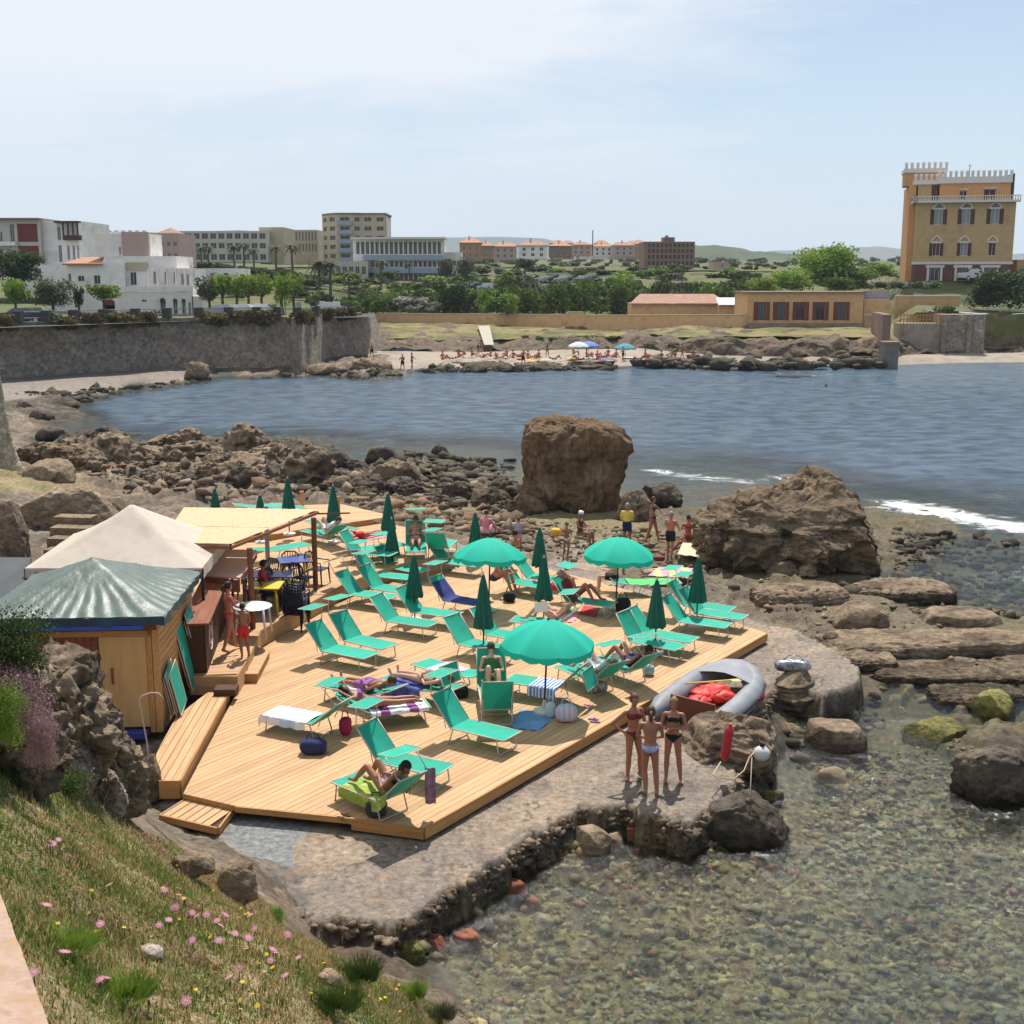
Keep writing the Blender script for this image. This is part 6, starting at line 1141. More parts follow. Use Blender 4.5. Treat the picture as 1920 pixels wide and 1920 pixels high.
rubble('reef_rubble', 'stones of the low reefs before the far beach', scatter([(760,694),(860,686),(960,684),(1150,686),(1160,694),(960,698),(800,700)], 420, .15, .8, .0, rs_, 2.5), M['rubd'], 13, (-.2, .15))
rubble('reef_rubble', 'weed covered lumps on the flat reef right of the big boulder', scatter([(1680,1000),(1920,1010),(1920,1160),(1560,1120),(1680,1060)], 700, .05, .3, .0, rs_, 3.2), M['rubd'], 6)
rubble('edge_rubble', 'broken stones heaped below the edge of the concrete slab', scatter([(600,1760),(700,1770),(850,1712),(1000,1640),(1090,1560),(1110,1590),(980,1680),(800,1800),(650,1800)], 150, .04, .17, .0, rs_, 2.4), M['bed'], 7)
rubble('edge_rubble', 'dark stones in the shadow right of the slab', scatter([(1470,1380),(1560,1340),(1640,1300),(1660,1340),(1500,1440)], 120, .04, .2, .0, rs_, 2.4), M['rubd'], 8)
# ================================================================== decks
def wood(name, a, b, c, sc=3.0):
 return mk(name, [a, b, c], sc, .72, .35, 14, stretch=(.35, 6, 6), var=.22, bdist=.006, detail=6)
M['plank'] = wood('deck_plank', (.42,.245,.12), (.50,.305,.155), (.56,.36,.195))
M['fascia'] = wood('deck_fascia', (.36,.17,.055), (.44,.23,.085), (.50,.28,.11))
M['cabin'] = wood('cabin_board', (.40,.215,.075), (.48,.27,.10), (.54,.32,.13))
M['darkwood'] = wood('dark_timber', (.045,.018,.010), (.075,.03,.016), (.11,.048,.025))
M['redwood'] = wood('red_timber', (.16,.05,.025), (.21,.07,.035), (.26,.10,.05))
M['plywood'] = mk('plywood', [(.50,.29,.11),(.60,.37,.16),(.55,.33,.13)], 1.2, .6, .1, 20, stretch=(3, 3, .5))
DZ, UZ = .80, 1.22
def world_poly(pts, z): return [tuple(at(a, b, z))[:2] for a, b in pts]
def plank_floor(parent, poly, z, ang, width, gap, thick, m, cut=None, seed=1, org=(0, 0)):
 rs = random.Random(seed); ca, sa = math.cos(ang), math.sin(ang)
 P = [(x*ca+y*sa, -x*sa+y*ca) for x, y in poly]; vs = [p[1] for p in P]; v = min(vs); n = 0
 def cross(vv):
  us = []
  for (u0, w0), (u1, w1) in zip(P, P[1:]+P[:1]):
   if (w0 > vv) != (w1 > vv): us.append(u0+(vv-w0)/(w1-w0)*(u1-u0))
  return sorted(us)
 while v < max(vs)-.02:
  a, b = v+.002, min(v+width-gap, max(vs)-.002)
  A, B = cross(a), cross(b)
  if len(A) != len(B): C_ = cross((a+b)/2); A = A if len(A) == len(C_) else C_; B = B if len(B) == len(C_) else C_
  for k in range(0, min(len(A), len(B))-1, 2):
   u0a, u1a, u0b, u1b = A[k], A[k+1], B[k], B[k+1]
   if min(u1a-u0a, u1b-u0b) < .05: continue
   cuts = []
   if cut:
    c = (u0a+u0b)/2+rs.uniform(.3, 1)*cut
    while c < (u1a+u1b)/2-.6: cuts.append(c); c += cut
   ea = [u0a]+cuts+[u1a]; eb = [u0b]+cuts+[u1b]
   for j in range(len(ea)-1):
    g = .002 if j else 0
    c0, c1, d0, d1 = ea[j]+g, ea[j+1]-.002, eb[j]+g, eb[j+1]-.002; o0 = min(c0, d0); dz = rs.uniform(-.0015, .0015)
    q = MB(); q.prism([(c0-o0, 0), (c1-o0, 0), (d1-o0, b-a), (d0-o0, b-a)], -thick, 0)
    q.build('plank', m, parent, False, (o0*ca-a*sa-org[0], o0*sa+a*ca-org[1], z+dz-parent.location.z), (0, 0, ang)); n += 1
  v += width
 return n
def fascia(parent, pts, z0, z1, m, name='fascia', th=.03, out=.004):
 """vertical boards along an open polyline (outside on the right hand)"""
 for (a, b) in zip(pts[:-1], pts[1:]):
  A, B = Vector((*a, 0)), Vector((*b, 0)); d = (B-A); L_ = d.length; ang = math.atan2(d.y, d.x)
  q = MB(); q.bb(0, L_, -th-out, -out, 0, z1-z0); q.build(name, m, parent, False, (A.x-parent.location.x, A.y-parent.location.y, z0-parent.location.z), (0, 0, ang))
PLANG = math.atan2(*(lambda a, b: (b.y-a.y, b.x-a.x))(at(795, 1551, DZ), at(1437, 1187, DZ)))
lower_px = [(795,1551),(1437,1187),(1290,1137),(1100,1085),(940,1047),(838,1055),(785,1066),(637,1130),(579,1155),(489,1217),(470,1262),(443,1300),(343,1488),(442,1511),(660,1533)]
LP = world_poly(lower_px, DZ); o0 = at(900, 1300, DZ)
deck = empty('sun_deck', o0, 0, 'wide lower sun deck of honey coloured planks carrying most of the loungers', 'deck')
nP = plank_floor(deck, LP, DZ, PLANG, .135, .006, .028, M['plank'], cut=None, org=(o0.x, o0.y)); print('planks', nP)
fp = world_poly([(442,1511),(660,1533)], DZ); fascia(deck, fp, DZ-.10, DZ-.001, M['fascia'])
fascia(deck, world_poly([(660,1533),(795,1551),(1437,1187),(1290,1137)], DZ), DZ-.20, DZ-.001, M['fascia'])
q = MB(); q.prism([(x-o0.x, y-o0.y) for x, y in LP], -.09, -.032); q.build('joists', M['fascia'], deck)
upper_px = [(487,1182),(595,1122),(637,1098),(700,1073),(752,1056),(828,1046),(862,1035),(812,1004),(760,988),(700,978),(620,973),(500,985),(400,1005),(365,1100),(355,1267),(443,1267),(470,1222)]
UP = world_poly(upper_px, UZ); o1 = at(600, 1050, UZ)
udeck = empty('cafe_deck', o1, 0, 'raised plank deck at the back left with the bar tables and far loungers', 'deck')
nU = plank_floor(udeck, UP, UZ, R(6), .145, .006, .028, M['plank'], cut=None, org=(o1.x, o1.y)); print('planks', nU)
q = MB(); q.prism([(x-o1.x, y-o1.y) for x, y in UP], -.12, -.032); q.build('joists', M['fascia'], udeck)
fascia(udeck, world_poly([(355,1267),(443,1267),(470,1222),(487,1182),(595,1122),(637,1098),(700,1073),(752,1056),(828,1046),(862,1035)], UZ), DZ+.003, UZ-.001, M['plank'], th=.02)
rear_px = [(505,1003),(584,989),(700,973),(740,968),(640,945),(520,948),(400,975)]
o2 = at(560, 975, UZ+.18); rdeck = empty('rear_deck', o2, 0, 'rearmost slightly higher strip of decking behind the pergola', 'deck'); RP = world_poly(rear_px, UZ+.18)
plank_floor(rdeck, RP, UZ+.18, R(6), .2, .012, .03, M['plank'], org=(o2.x, o2.y)); fascia(rdeck, world_poly([(400,1010),(505,1003),(584,989),(700,973)], UZ+.18), UZ+.003, UZ+.179, M['fascia'])
# ramp along the hut
rp = world_poly([(388,1298),(428,1298),(337,1463),(298,1463),(286,1432),(300,1395),(330,1345)], .95); o3 = at(340, 1400, .95)
ramp = empty('hut_walkway', o3, 0, 'raised plank walkway running along the front of the hut', 'walkway')
fa = math.atan2(rp[1][1]-rp[2][1], rp[1][0]-rp[2][0]); plank_floor(ramp, rp, .95, fa, .14, .008, .03, M['plank'], cut=2.6, org=(o3.x, o3.y)); fascia(ramp, [rp[3], rp[2], rp[1]], .62, .949, M['fascia'], th=.02)
q = MB(); q.prism([(x-o3.x, y-o3.y) for x, y in rp], -.10, -.034); q.build('joists', M['fascia'], ramp)
# low step platform, lower left
sp = world_poly([(300,1526),(362,1487),(447,1500),(408,1551)], .70); o4 = at(370, 1520, .70); stp_ = empty('step_platform', o4, 0, 'low slatted step of orange boards at the near left corner of the deck', 'step')
plank_floor(stp_, sp, .70, math.atan2(sp[1][1]-sp[0][1], sp[1][0]-sp[0][0]), .165, .018, .035, M['plank'], org=(o4.x, o4.y)); fascia(stp_, [sp[0], sp[3], sp[2]], .58, .699, M['fascia']); q = MB(); q.prism([(x-o4.x, y-o4.y) for x, y in sp], -.12, -.04); q.build('joists', M['darkwood'], stp_)
# entrance steps to the bar
e0 = world_poly([(400,1294),(441,1294),(441,1272),(402,1272)], 1.08); r = empty('bar_step', (e0[0][0], e0[0][1], .95), 0, 'dark shaded wooden step between walkway and bar floor', 'step')
q = MB(); w_ = e0[1][0]-e0[0][0]; q.bb(0, w_, 0, .35, .003, .135); q.build('tread', M['darkwood'], r)
s0 = at(458, 1263, 1.0); s1 = at(482, 1263, 1.0); s2_ = at(505, 1219, 1.0); s3_ = at(480, 1211, 1.0); r = empty('box_step', (s0.x, s0.y, DZ+.003), 0, 'solid wooden box step in front of the raised floor of the bar', 'step')
q = MB(); q.prism([(p.x-s0.x, p.y-s0.y) for p in (s0, s1, s2_, s3_)], 0, .17); q.build('body', M['fascia'], r); q = MB(); q.prism([(p.x-s0.x, p.y-s0.y) for p in (s0+Vector((-.02,-.02,0)), s1+Vector((.02,-.02,0)), s2_+Vector((.02,.02,0)), s3_+Vector((-.02,.02,0)))], .173, .20); q.build('tread', M['plank'], r)
# ================================================================== the hut
def hut():
 A = at(305, 1371, .75); Bk = at(360, 1258, 1.0);
 top = atY(292, 1152, A.y).z; ang = math.atan2(Bk.y-A.y, Bk.x-A.x)
 r = empty('beach_hut', A, ang, 'wooden beach hut with plywood door under a wrinkled green tarpaulin', 'hut'); Hh = top-A.z; L_ = 3.25; Wd = 3.05
 q = MB(); q.bb(0.02, L_-.02, .02, Wd-.02, 0, Hh-.02); q.build('core', M['darkwood'], r)
 nb = 17; bh = Hh/nb; b = MB(); b.bb(0, L_, -.022, 0, .003, bh-.010); bm_ = b.mesh('board'); bm_.materials.append(M['cabin'])
 for i in range(nb): link('board', bm_, None, r, (0, -.003, i*bh))
 q = MB(); q.bb(-.045, -.003, -.03, .10, 0, Hh); q.build('corner_post', M['cabin'], r)
 wv = .135; b = MB(); b.bb(-.022, 0, 0, wv-.010, 0, Hh-.22); bv = b.mesh('board'); bv.materials.append(M['redwood'])
 yy = 1.12
 while yy < Wd-.05: link('board', bv, None, r, (-.003, yy, 0)); yy += wv
 q = MB(); q.bb(-.05, -.003, .22, 1.10, .12, Hh-.42); d = q.build('door', M['plywood'], r); q = MB(); q.bb(-.075, -.051, .86, .90, 1.0, 1.32); q.build('handle', M['redwood'], d)
 q = MB(); q.bb(-.06, -.003, .11, .21, 0, Hh-.3); q.bb(-.06, -.003, .11, Wd, Hh-.41, Hh-.30); q.build('door_frame', M['fascia'], r)
 q = MB(); q.bb(-.07, -.004, 0, Wd+.05, Hh-.29, Hh-.13); q.build('top_beam', M['redwood'], r)
 q = MB(); q.bb(-.28, -.02, .25, 1.2, -.05, .06); q.build('blue_sill', mk('blue_sheet', [(.04,.07,.30)], rough=.4), r)
 n = 56; x0, x1, y0, y1 = -.32, L_+.18, -.22, Wd+.30; ap = ((x0+x1)/2-.1, (y0+y1)/2+.1, Hh+.78); u = np.linspace(0, 1, n); U, V = np.meshgrid(u, u)
 X = x0+(x1-x0)*U; Y = y0+(y1-y0)*V; m_ = np.maximum(np.abs(U-.5), np.abs(V-.5))*2; an = np.arctan2(V-.5, U-.5)
 Z = Hh+.02+(ap[2]-Hh)*(1-m_)**1.12; Z += .022*np.sin(an*38+4*fbm(U*3, V*3, U*0, 2))*sst(m_, .05, .6)*(1-.3*m_)+.03*fbm(U*5, V*5, U*0+2, 3)+.014*fbm(U*18, V*18, U*0+5, 3)
 idx = np.arange(n*n).reshape(n, n); f = np.stack([idx[:-1, :-1], idx[:-1, 1:], idx[1:, 1:], idx[1:, :-1]], -1).reshape(-1, 4)
 tarp = mk('green_tarpaulin', [(.065,.095,.08),(.10,.135,.115)], 2, .42, .5, 12, spec=.5, bdist=.02)
 link('tarpaulin', mesh_np('tarpaulin', np.stack([X, Y, Z], -1).reshape(-1, 3), f), tarp, r)
 q = MB()
 for (a, b) in (((x0,y0),(x1,y0)), ((x0,y1),(x0,y0)), ((x1,y0),(x1,y1))):
  k = 30; vs = [];
  for i in range(k+1):
   t = i/k; px, py = a[0]+(b[0]-a[0])*t, a[1]+(b[1]-a[1])*t; w = .02*math.sin(t*34); vs += [(px+w*(a[0] == b[0]), py+w*(a[1] == b[1]), Hh+.045), (px+1.5*w*(a[0] == b[0]), py+1.5*w*(a[1] == b[1]), Hh-.14-.03*math.sin(t*19))]
  q.add(vs, [(2*i, 2*i+1, 2*i+3, 2*i+2) for i in range(k)])
 q.build('tarpaulin_edge', mk('tarpaulin_hem', [(.02,.045,.05),(.03,.07,.13)], 1.5, .35), r, True)
 q = MB(); q.bb(x0-.015, x0-.01, y0+.4, y1-.4, Hh-.20, Hh-.13); q.build('blue_edge', mk('blue_tape', [(.03,.09,.45)], rough=.4), r)
hut()
# dark sheet roof left of the tent
r = empty('dark_sheet_roof', at(20, 1130, 2.6), 0, 'dark grey sheet roof partly visible at the left edge behind the tarpaulin', 'roof'); q = MB(); o = r.location
P = [at(-60,1140,2.5)-o, at(30,1130,2.6)-o, at(60,1045,3.1)-o, at(-60,1045,3.1)-o]; q.add(P+[p-Vector((0,0,.06)) for p in P], [(0,1,2,3),(7,6,5,4),(0,4,5,1),(1,5,6,2)]); q.build('sheet', mk('grey_tarp', [(.045,.055,.06),(.07,.08,.085)], 1.5, .6, .3, 4), r)
# ---- white gazebo
def gazebo():
 P0 = at(366, 1212, UZ); Yf = P0.y; ez = atY(370, 1063, Yf).z; x1 = px_x(378, 1063, Yf-.1); x0 = px_x(47, 1066, Yf-.1); B = at(431, 1000, ez); D = B.y-Yf+.1; Wd = x1-x0
 r = empty('white_gazebo', (x0, Yf-.1, UZ), 0, 'large cream white canopy tent with pyramid top between hut and pergola', 'canopy tent'); h = ez-UZ; ap = atY(246, 943, Yf+D/2).z-UZ
 n = 40; u = np.linspace(0, 1, n); U, V = np.meshgrid(u, u); m_ = np.maximum(np.abs(U-.5), np.abs(V-.5))*2; sk = (B.x-x1)
 X = U*Wd+V*sk; Y = V*D; Z = h+(ap-h)*(1-m_)**1.05-.06*np.sin(math.pi*m_)*(1-np.abs(np.abs(U-.5)-np.abs(V-.5))*2)+.018*fbm(U*4, V*4, U*0, 3)
 ins = (m_ < .995); idx = np.arange(n*n).reshape(n, n); f = np.stack([idx[:-1, :-1], idx[:-1, 1:], idx[1:, 1:], idx[1:, :-1]], -1).reshape(-1, 4)
 cl = mk('canopy_cloth', [(.54,.46,.37),(.66,.58,.49),(.60,.52,.42)], 1.2, .8, .15, 6, trans=.25)
 link('canopy', mesh_np('canopy', np.stack([X, Y, Z], -1).reshape(-1, 3), f), cl, r)
 q = MB(); c = [(0,0),(Wd,0),(Wd+sk,D),(sk,D)]
 for i in range(4):
  a, b = c[i], c[(i+1) % 4]; k = 16; vs = []
  for j in range(k+1):
   t = j/k; x, y = a[0]+(b[0]-a[0])*t, a[1]+(b[1]-a[1])*t; w = .015*math.sin(t*31+i); nx, ny = (b[1]-a[1]), -(b[0]-a[0]); L_ = math.hypot(nx, ny); vs += [(x+nx/L_*.01, y+ny/L_*.01, h), (x+nx/L_*(.03+w), y+ny/L_*(.03+w), h-.24)]
  q.add(vs, [(2*j, 2*j+1, 2*j+3, 2*j+2) for j in range(k)])
 q.build('valance', cl, r, True)
 for i, (x, y) in enumerate(c):
  q = MB(); q.bb(x-.03, x+.03, y+.0, y+.06, 0 if i != 0 else -.6, h-.02); q.build('post', M['dark'], r)
 pass
gazebo()
# ---- reed pergola
def pergola():
 pb = at(592, 1105, UZ); Y = pb.y; zt = atY(592, 962, Y).z
 c = [at(596, 955, zt), at(432, 1020, zt), at(300, 1016, zt), at(345, 951, zt+.02)]; o = Vector((c[0].x, c[0].y, UZ)); h = zt-UZ
 r = empty('reed_pergola', o, 0, 'flat pergola roofed with straw coloured reed mats on red-brown posts', 'pergola')
 reed = mk('reed_mat', [(.48,.36,.20),(.62,.48,.30),(.55,.42,.25)], 6, .85, .5, 26, stretch=(4, .6, 1), bdist=.01, trans=.12)
 L = [p-o for p in c]
 for k, (t0, t1) in enumerate(((0, .56), (.57, 1.0))):
  a0, a1 = L[0].lerp(L[1], t0), L[0].lerp(L[1], t1); b0, b1 = L[3].lerp(L[2], t0), L[3].lerp(L[2], t1)
  sheet('reed_mat', [[a0, b0], [a1, b1]], 40, 24, reed, .02, 2.5, parent=r)
 for (a, b) in ((L[0], L[1]), (L[3], L[2]), (L[1], L[2]), (L[0], L[3])):
  q = MB(); dz = Vector((0, 0, -.09)); q.tube([a+dz, b+dz], .045, 6); q.build('beam', M['redwood'], r)
 q = MB(); q.tube([Vector((-.0, 0, -.12))+L[0], Vector((.85, .1, -.12))+L[0]], .025, 5); q.build('beam_end', M['redwood'], r)
 for px, py in ((592, 1105), (474, 1178)):
  b = at(px, py, UZ+.004); q = MB(); q.tube([(b.x-o.x, b.y-o.y, 0), (b.x-o.x, b.y-o.y, h-.12)], .07, 8); q.build('post', M['redwood'], r)
 b = at(503, 1075, UZ)-o; q = MB(); q.tube([(b.x, b.y, 0), (b.x, b.y, h-.15)], .065, 8); q.build('post', mk('grey_post', [(.25,.24,.25)], rough=.7), r)
 zf = atY(450, 1083, at(474, 1178, UZ).y-.2).z; f = [at(419,1030,zf+.15), at(481,1031,zf+.15), at(450,1083,zf), at(385,1077,zf)]
 r2 = empty('bar_roof', f[3], 0, 'small pinkish plywood roof over the bar counter', 'roof'); o = f[3]; q = MB(); P = [p-o for p in f]; q.add(P+[p-Vector((0, 0, .05)) for p in P], [(0,3,2,1),(4,5,6,7),(3,7,6,2),(2,6,5,1),(0,4,7,3)]); q.build('sheet', mk('pink_plywood', [(.50,.33,.26),(.56,.38,.30)], 1, .8), r2)
 q = MB(); q.add([P[3]+Vector((0,-.02,-.06)), P[2]+Vector((0,-.02,-.06)), P[2]+Vector((0,-.02,-.36)), P[3]+Vector((0,-.02,-.36))], [(0,1,2,3)]); q.add([P[2]+Vector((0.01,0,-.06)), P[1]+Vector((0.01,0,-.06)), P[1]+Vector((0.01,0,-.2)), P[2]+Vector((0.01,0,-.2))], [(0,1,2,3)]); q.build('fascia', M['redwood'], r2)
 for p in (P[3], P[2]): q = MB(); q.tube([p+Vector((.06, .1, -.05)), p+Vector((.06, .1, -(zf-UZ)))], .04, 6); q.build('post', M['darkwood'], r2)
pergola()
# ---- bar counter with round emblem
def bar():
 A = at(386, 1262, UZ); B = at(432, 1140, UZ); d = B-A; ang = math.atan2(d.y, d.x); L_ = min(d.length, 5.0)
 r = empty('bar_counter', A+Vector((0, 0, .003)), ang, 'dark wooden bar counter with a round white emblem on its front', 'bar counter')
 nb = 22; w_ = L_/nb; b = MB(); b.bb(0, w_-.008, -.03, 0, 0, 1.05); me = b.mesh('board'); me.materials.append(M['darkwood'])
 for i in range(nb): link('board', me, None, r, (i*w_, 0, 0))
 q = MB(); q.bb(-.05, L_+.05, -.12, .5, 1.054, 1.10); q.build('counter_top', M['redwood'], r); q = MB(); q.bb(0, L_, .01, .42, 0, 1.05); q.build('carcass', M['darkwood'], r)
 wm = mk('emblem_paint', [(.62,.50,.42)], rough=.7); e = MB(); R0 = .33; c = (.85, .60)
 pts = [(c[0]+R0*math.cos(a*math.pi/16), -.036, c[1]+R0*1.0*math.sin(a*math.pi/16)) for a in range(33)]; e.tube(pts, .016, 4, False)
 fl = [(-.16,-.12),(-.19,.02),(-.10,.14),(-.08,.02),(0,.20),(.02,.06),(.10,.16),(.17,.02),(.15,-.12),(.06,-.2),(-.06,-.2),(-.16,-.12)]
 e.tube([(c[0]+x, -.036, c[1]+z) for x, z in fl], .015, 4, False); e.build('emblem', wm, r)
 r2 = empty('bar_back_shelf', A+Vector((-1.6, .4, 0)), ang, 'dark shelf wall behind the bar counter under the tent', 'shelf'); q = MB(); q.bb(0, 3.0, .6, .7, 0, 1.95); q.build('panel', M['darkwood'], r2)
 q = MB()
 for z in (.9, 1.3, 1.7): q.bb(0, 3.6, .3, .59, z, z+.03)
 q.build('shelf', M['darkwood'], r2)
 rs = random.Random(2)
 for i in range(16):
  c_ = MB(); c_.lathe([(.035, 0), (.035, .15), (.012, .2), (.012, .26)], 7); o = c_.build('bottle', mk('bottle_glass', [(.05,.10,.04)], rough=.15) if i == 0 else M['bottle'], None, True); M.setdefault('bottle', o.data.materials[0])
  x = .2+i*.21; ca, sa = math.cos(ang), math.sin(ang); o.location = r2.location+Vector((x*ca-.42*sa, x*sa+.42*ca, 1.333)); tag(o, 'bottle on the dark shelf behind the bar counter', 'bottle', 'bottles behind the bar')
bar()
# pipe with a bend before the hut
r = empty('shower_pipe', at(284, 1490, .6), 0, 'thin bent white water pipe standing before the hut', 'pipe'); p0 = r.location; tz = atY(272, 1305, p0.y).z-p0.z; q = MB(); k = (p0.y)/F
q.tube([(0,0,-.3),(-.02,0,tz*.5),(-.12,0,tz-.06),(-.05,0,tz+.01),(.10,0,tz+.06),(.22,0,tz+.05),(.30,0,tz-.05)], .014, 6); q.build('pipe', mk('white_pipe', [(.50,.42,.36)], rough=.5), r, True)
# ================================================================== parapet in the near corner
a = at(-1, 1672, 8.35); b = at(92, 1921, 8.35); r = empty('near_parapet', a, 0, 'corner of a pinkish rendered parapet with orange lichen, bottom left', 'parapet'); q = MB(); d = (b-a)
ex = d*1.6; N_ = 26; sheet('render_top', [[Vector((-1.2, -.1, 0)), Vector((-.5, 0, .0)), Vector((0, 0, 0))], [ex+Vector((-1.2, 0, 0)), ex+Vector((-.5, 0, 0)), ex]], 40, 60, mk('pink_render_lichen', [(.32,.21,.15),(.40,.29,.22),(.36,.24,.17),(.42,.25,.09),(.27,.21,.17)], 22, .9, .6, 60, coord='Position', bdist=.004, ramp=[.3,.45,.58,.70,.8]), .006, 14, parent=r)
sheet('render_side', [[Vector((0, 0, 0)), Vector((.04, .02, -1.2))], [ex, ex+Vector((.04, .02, -1.2))]], 20, 40, r.children[0].data.materials[0], .006, 14, parent=r)
# ================================================================== people
def prop(name, c, rough=.8, **k):
 if name not in M: M[name] = mk(name, [c], rough=rough, **k)
 return M[name]
def skinm(name, a, b): return mk(name, [a, b], 3, .5, .05, 30, spec=.4)
M['skin1'] = skinm('tanned_skin', (.30,.125,.07), (.36,.16,.095)); M['skin2'] = skinm('brown_skin', (.24,.105,.06), (.29,.135,.08)); M['skin3'] = skinm('fair_skin', (.50,.29,.20), (.56,.34,.25)); M['skin4'] = skinm('reddened_skin', (.40,.14,.085), (.46,.18,.12))
HAIR = {'brown': (.06,.03,.015), 'blond': (.22,.13,.05), 'dark': (.012,.010,.009), 'grey': (.25,.23,.21), 'white': (.6,.6,.6), 'chestnut': (.11,.045,.02)}
def J(**k): return {a: Vector(b) for a, b in k.items()}
def pose_stand(kind='plain', lean=0.0):
 j = J(P=(0,0,.95), N=(0,.01,1.43), H=(0,-.01,1.585), Ls=(.17,.01,1.37), Rs=(-.17,.01,1.37), Lh=(.085,0,.90), Rh=(-.085,0,.90), Lk=(.10,-.01,.49), Rk=(-.10,-.01,.49), La=(.10,.02,.08), Ra=(-.10,.02,.08), Lt=(.13,-.15,.03), Rt=(-.13,-.15,.03),
          Le=(.24,.03,1.10), Re=(-.24,.03,1.10), Lw=(.24,-.03,.86), Rw=(-.24,-.03,.86))
 def up(**k):
  for a, b in k.items(): j[a] = Vector(b)
 if kind == 'hip': up(Re=(-.42,.10,1.16), Rw=(-.21,.02,.98), Lk=(.13,-.05,.48), La=(.17,.0,.08), Lt=(.23,-.14,.03), Le=(.24,-.02,1.12), Lw=(.14,-.20,1.05))
 if kind == 'folded': up(Le=(.25,-.03,1.12), Lw=(.02,-.17,1.14), Re=(-.25,-.03,1.12), Rw=(.0,-.15,1.08), Lk=(.12,-.02,.49), La=(.16,.02,.08), Lt=(.21,-.13,.03), Rk=(-.11,0,.49), Ra=(-.12,.03,.08))
 if kind == 'front': up(Le=(.23,-.06,1.12), Lw=(.12,-.22,1.03), Re=(-.23,-.06,1.12), Rw=(-.12,-.22,1.03), Lk=(.09,-.03,.49), La=(.06,.03,.08), Lt=(.07,-.14,.03), Rk=(-.11,.0,.49), Ra=(-.14,.05,.08))
 if kind == 'reach': up(Le=(.24,-.16,1.20), Lw=(.16,-.36,1.10), Re=(-.25,-.1,1.15), Rw=(-.2,-.3,1.05), Lk=(.12,-.10,.50), La=(.16,-.18,.09), Lt=(.17,-.34,.04), Rk=(-.11,.06,.50), Ra=(-.12,.20,.10), Rt=(-.13,.06,.03))
 if kind == 'baby': up(Le=(.25,-.05,1.14), Lw=(.08,-.22,1.16), Re=(-.25,-.05,1.14), Rw=(-.02,-.2,1.12))
 if kind == 'stoop':
  up(N=(0,-.16,1.38), H=(0,-.26,1.50), Ls=(.17,-.13,1.33), Rs=(-.17,-.13,1.33), Le=(.24,-.20,1.08), Re=(-.24,-.20,1.08), Lw=(.16,-.36,.98), Rw=(-.16,-.36,.98))
 return j
def pose_lounge(b, kind='flat', sh=.36):
 """lying on a lounger: +x towards the foot end, b back angle in degrees; figure faces up"""
 c, s = math.cos(R(b)), math.sin(R(b)); hp = Vector((.10, 0, sh+.115)); u = Vector((-c, 0, s)); n = Vector((s, 0, c))
 N = hp+u*.48; H = hp+u*.63+n*.02
 L = Vector((0, -1, 0))   # figure's left when facing up with the head at -x
 j = dict(P=hp, N=N, H=H, Ls=N-u*.06+L*.17, Rs=N-u*.06-L*.17, Lh=hp+L*.085+Vector((.05,0,0)), Rh=hp-L*.085+Vector((.05,0,0)))
 z = sh+.09
 if kind == 'flat': j.update(Lk=Vector((.56,-.10,z+.03)), Rk=Vector((.56,.10,z+.03)), La=Vector((.96,-.11,z-.01)), Ra=Vector((.96,.11,z-.01)), Lt=Vector((1.02,-.14,z+.12)), Rt=Vector((1.02,.14,z+.12)))
 if kind == 'knees': j.update(Lk=Vector((.44,-.10,z+.36)), Rk=Vector((.50,.10,z+.30)), La=Vector((.66,-.10,z-.02)), Ra=Vector((.80,.10,z-.02)), Lt=Vector((.82,-.11,z-.04)), Rt=Vector((.95,.11,z-.04)))
 if kind == 'prone': j.update(Lk=Vector((.56,-.10,z)), Rk=Vector((.56,.10,z)), La=Vector((.96,-.1,z)), Ra=Vector((.96,.1,z)), Lt=Vector((1.08,-.1,z-.04)), Rt=Vector((1.08,.1,z-.04)))
 if kind == 'sit': j.update(Lk=Vector((.50,-.14,z+.1)), Rk=Vector((.50,.14,z+.1)), La=Vector((.62,-.20,.1)), Ra=Vector((.62,.20,.1)), Lt=Vector((.76,-.22,.04)), Rt=Vector((.76,.22,.04)))
 j['Le'] = j['Ls']-u*.27+L*.07-n*.03; j['Re'] = j['Rs']-u*.27-L*.07-n*.03; j['Lw'] = j['Le']+Vector((.20, .12, .08)); j['Rw'] = j['Re']+Vector((.20, -.12, .08))
 if kind == 'prone':
  j['Le'] = j['Ls']+u*.10+L*.16; j['Re'] = j['Rs']+u*.10-L*.16; j['Lw'] = j['H']+L*.05+u*.12-n*.04; j['Rw'] = j['H']-L*.05+u*.12-n*.04; j['flip'] = True
 return j
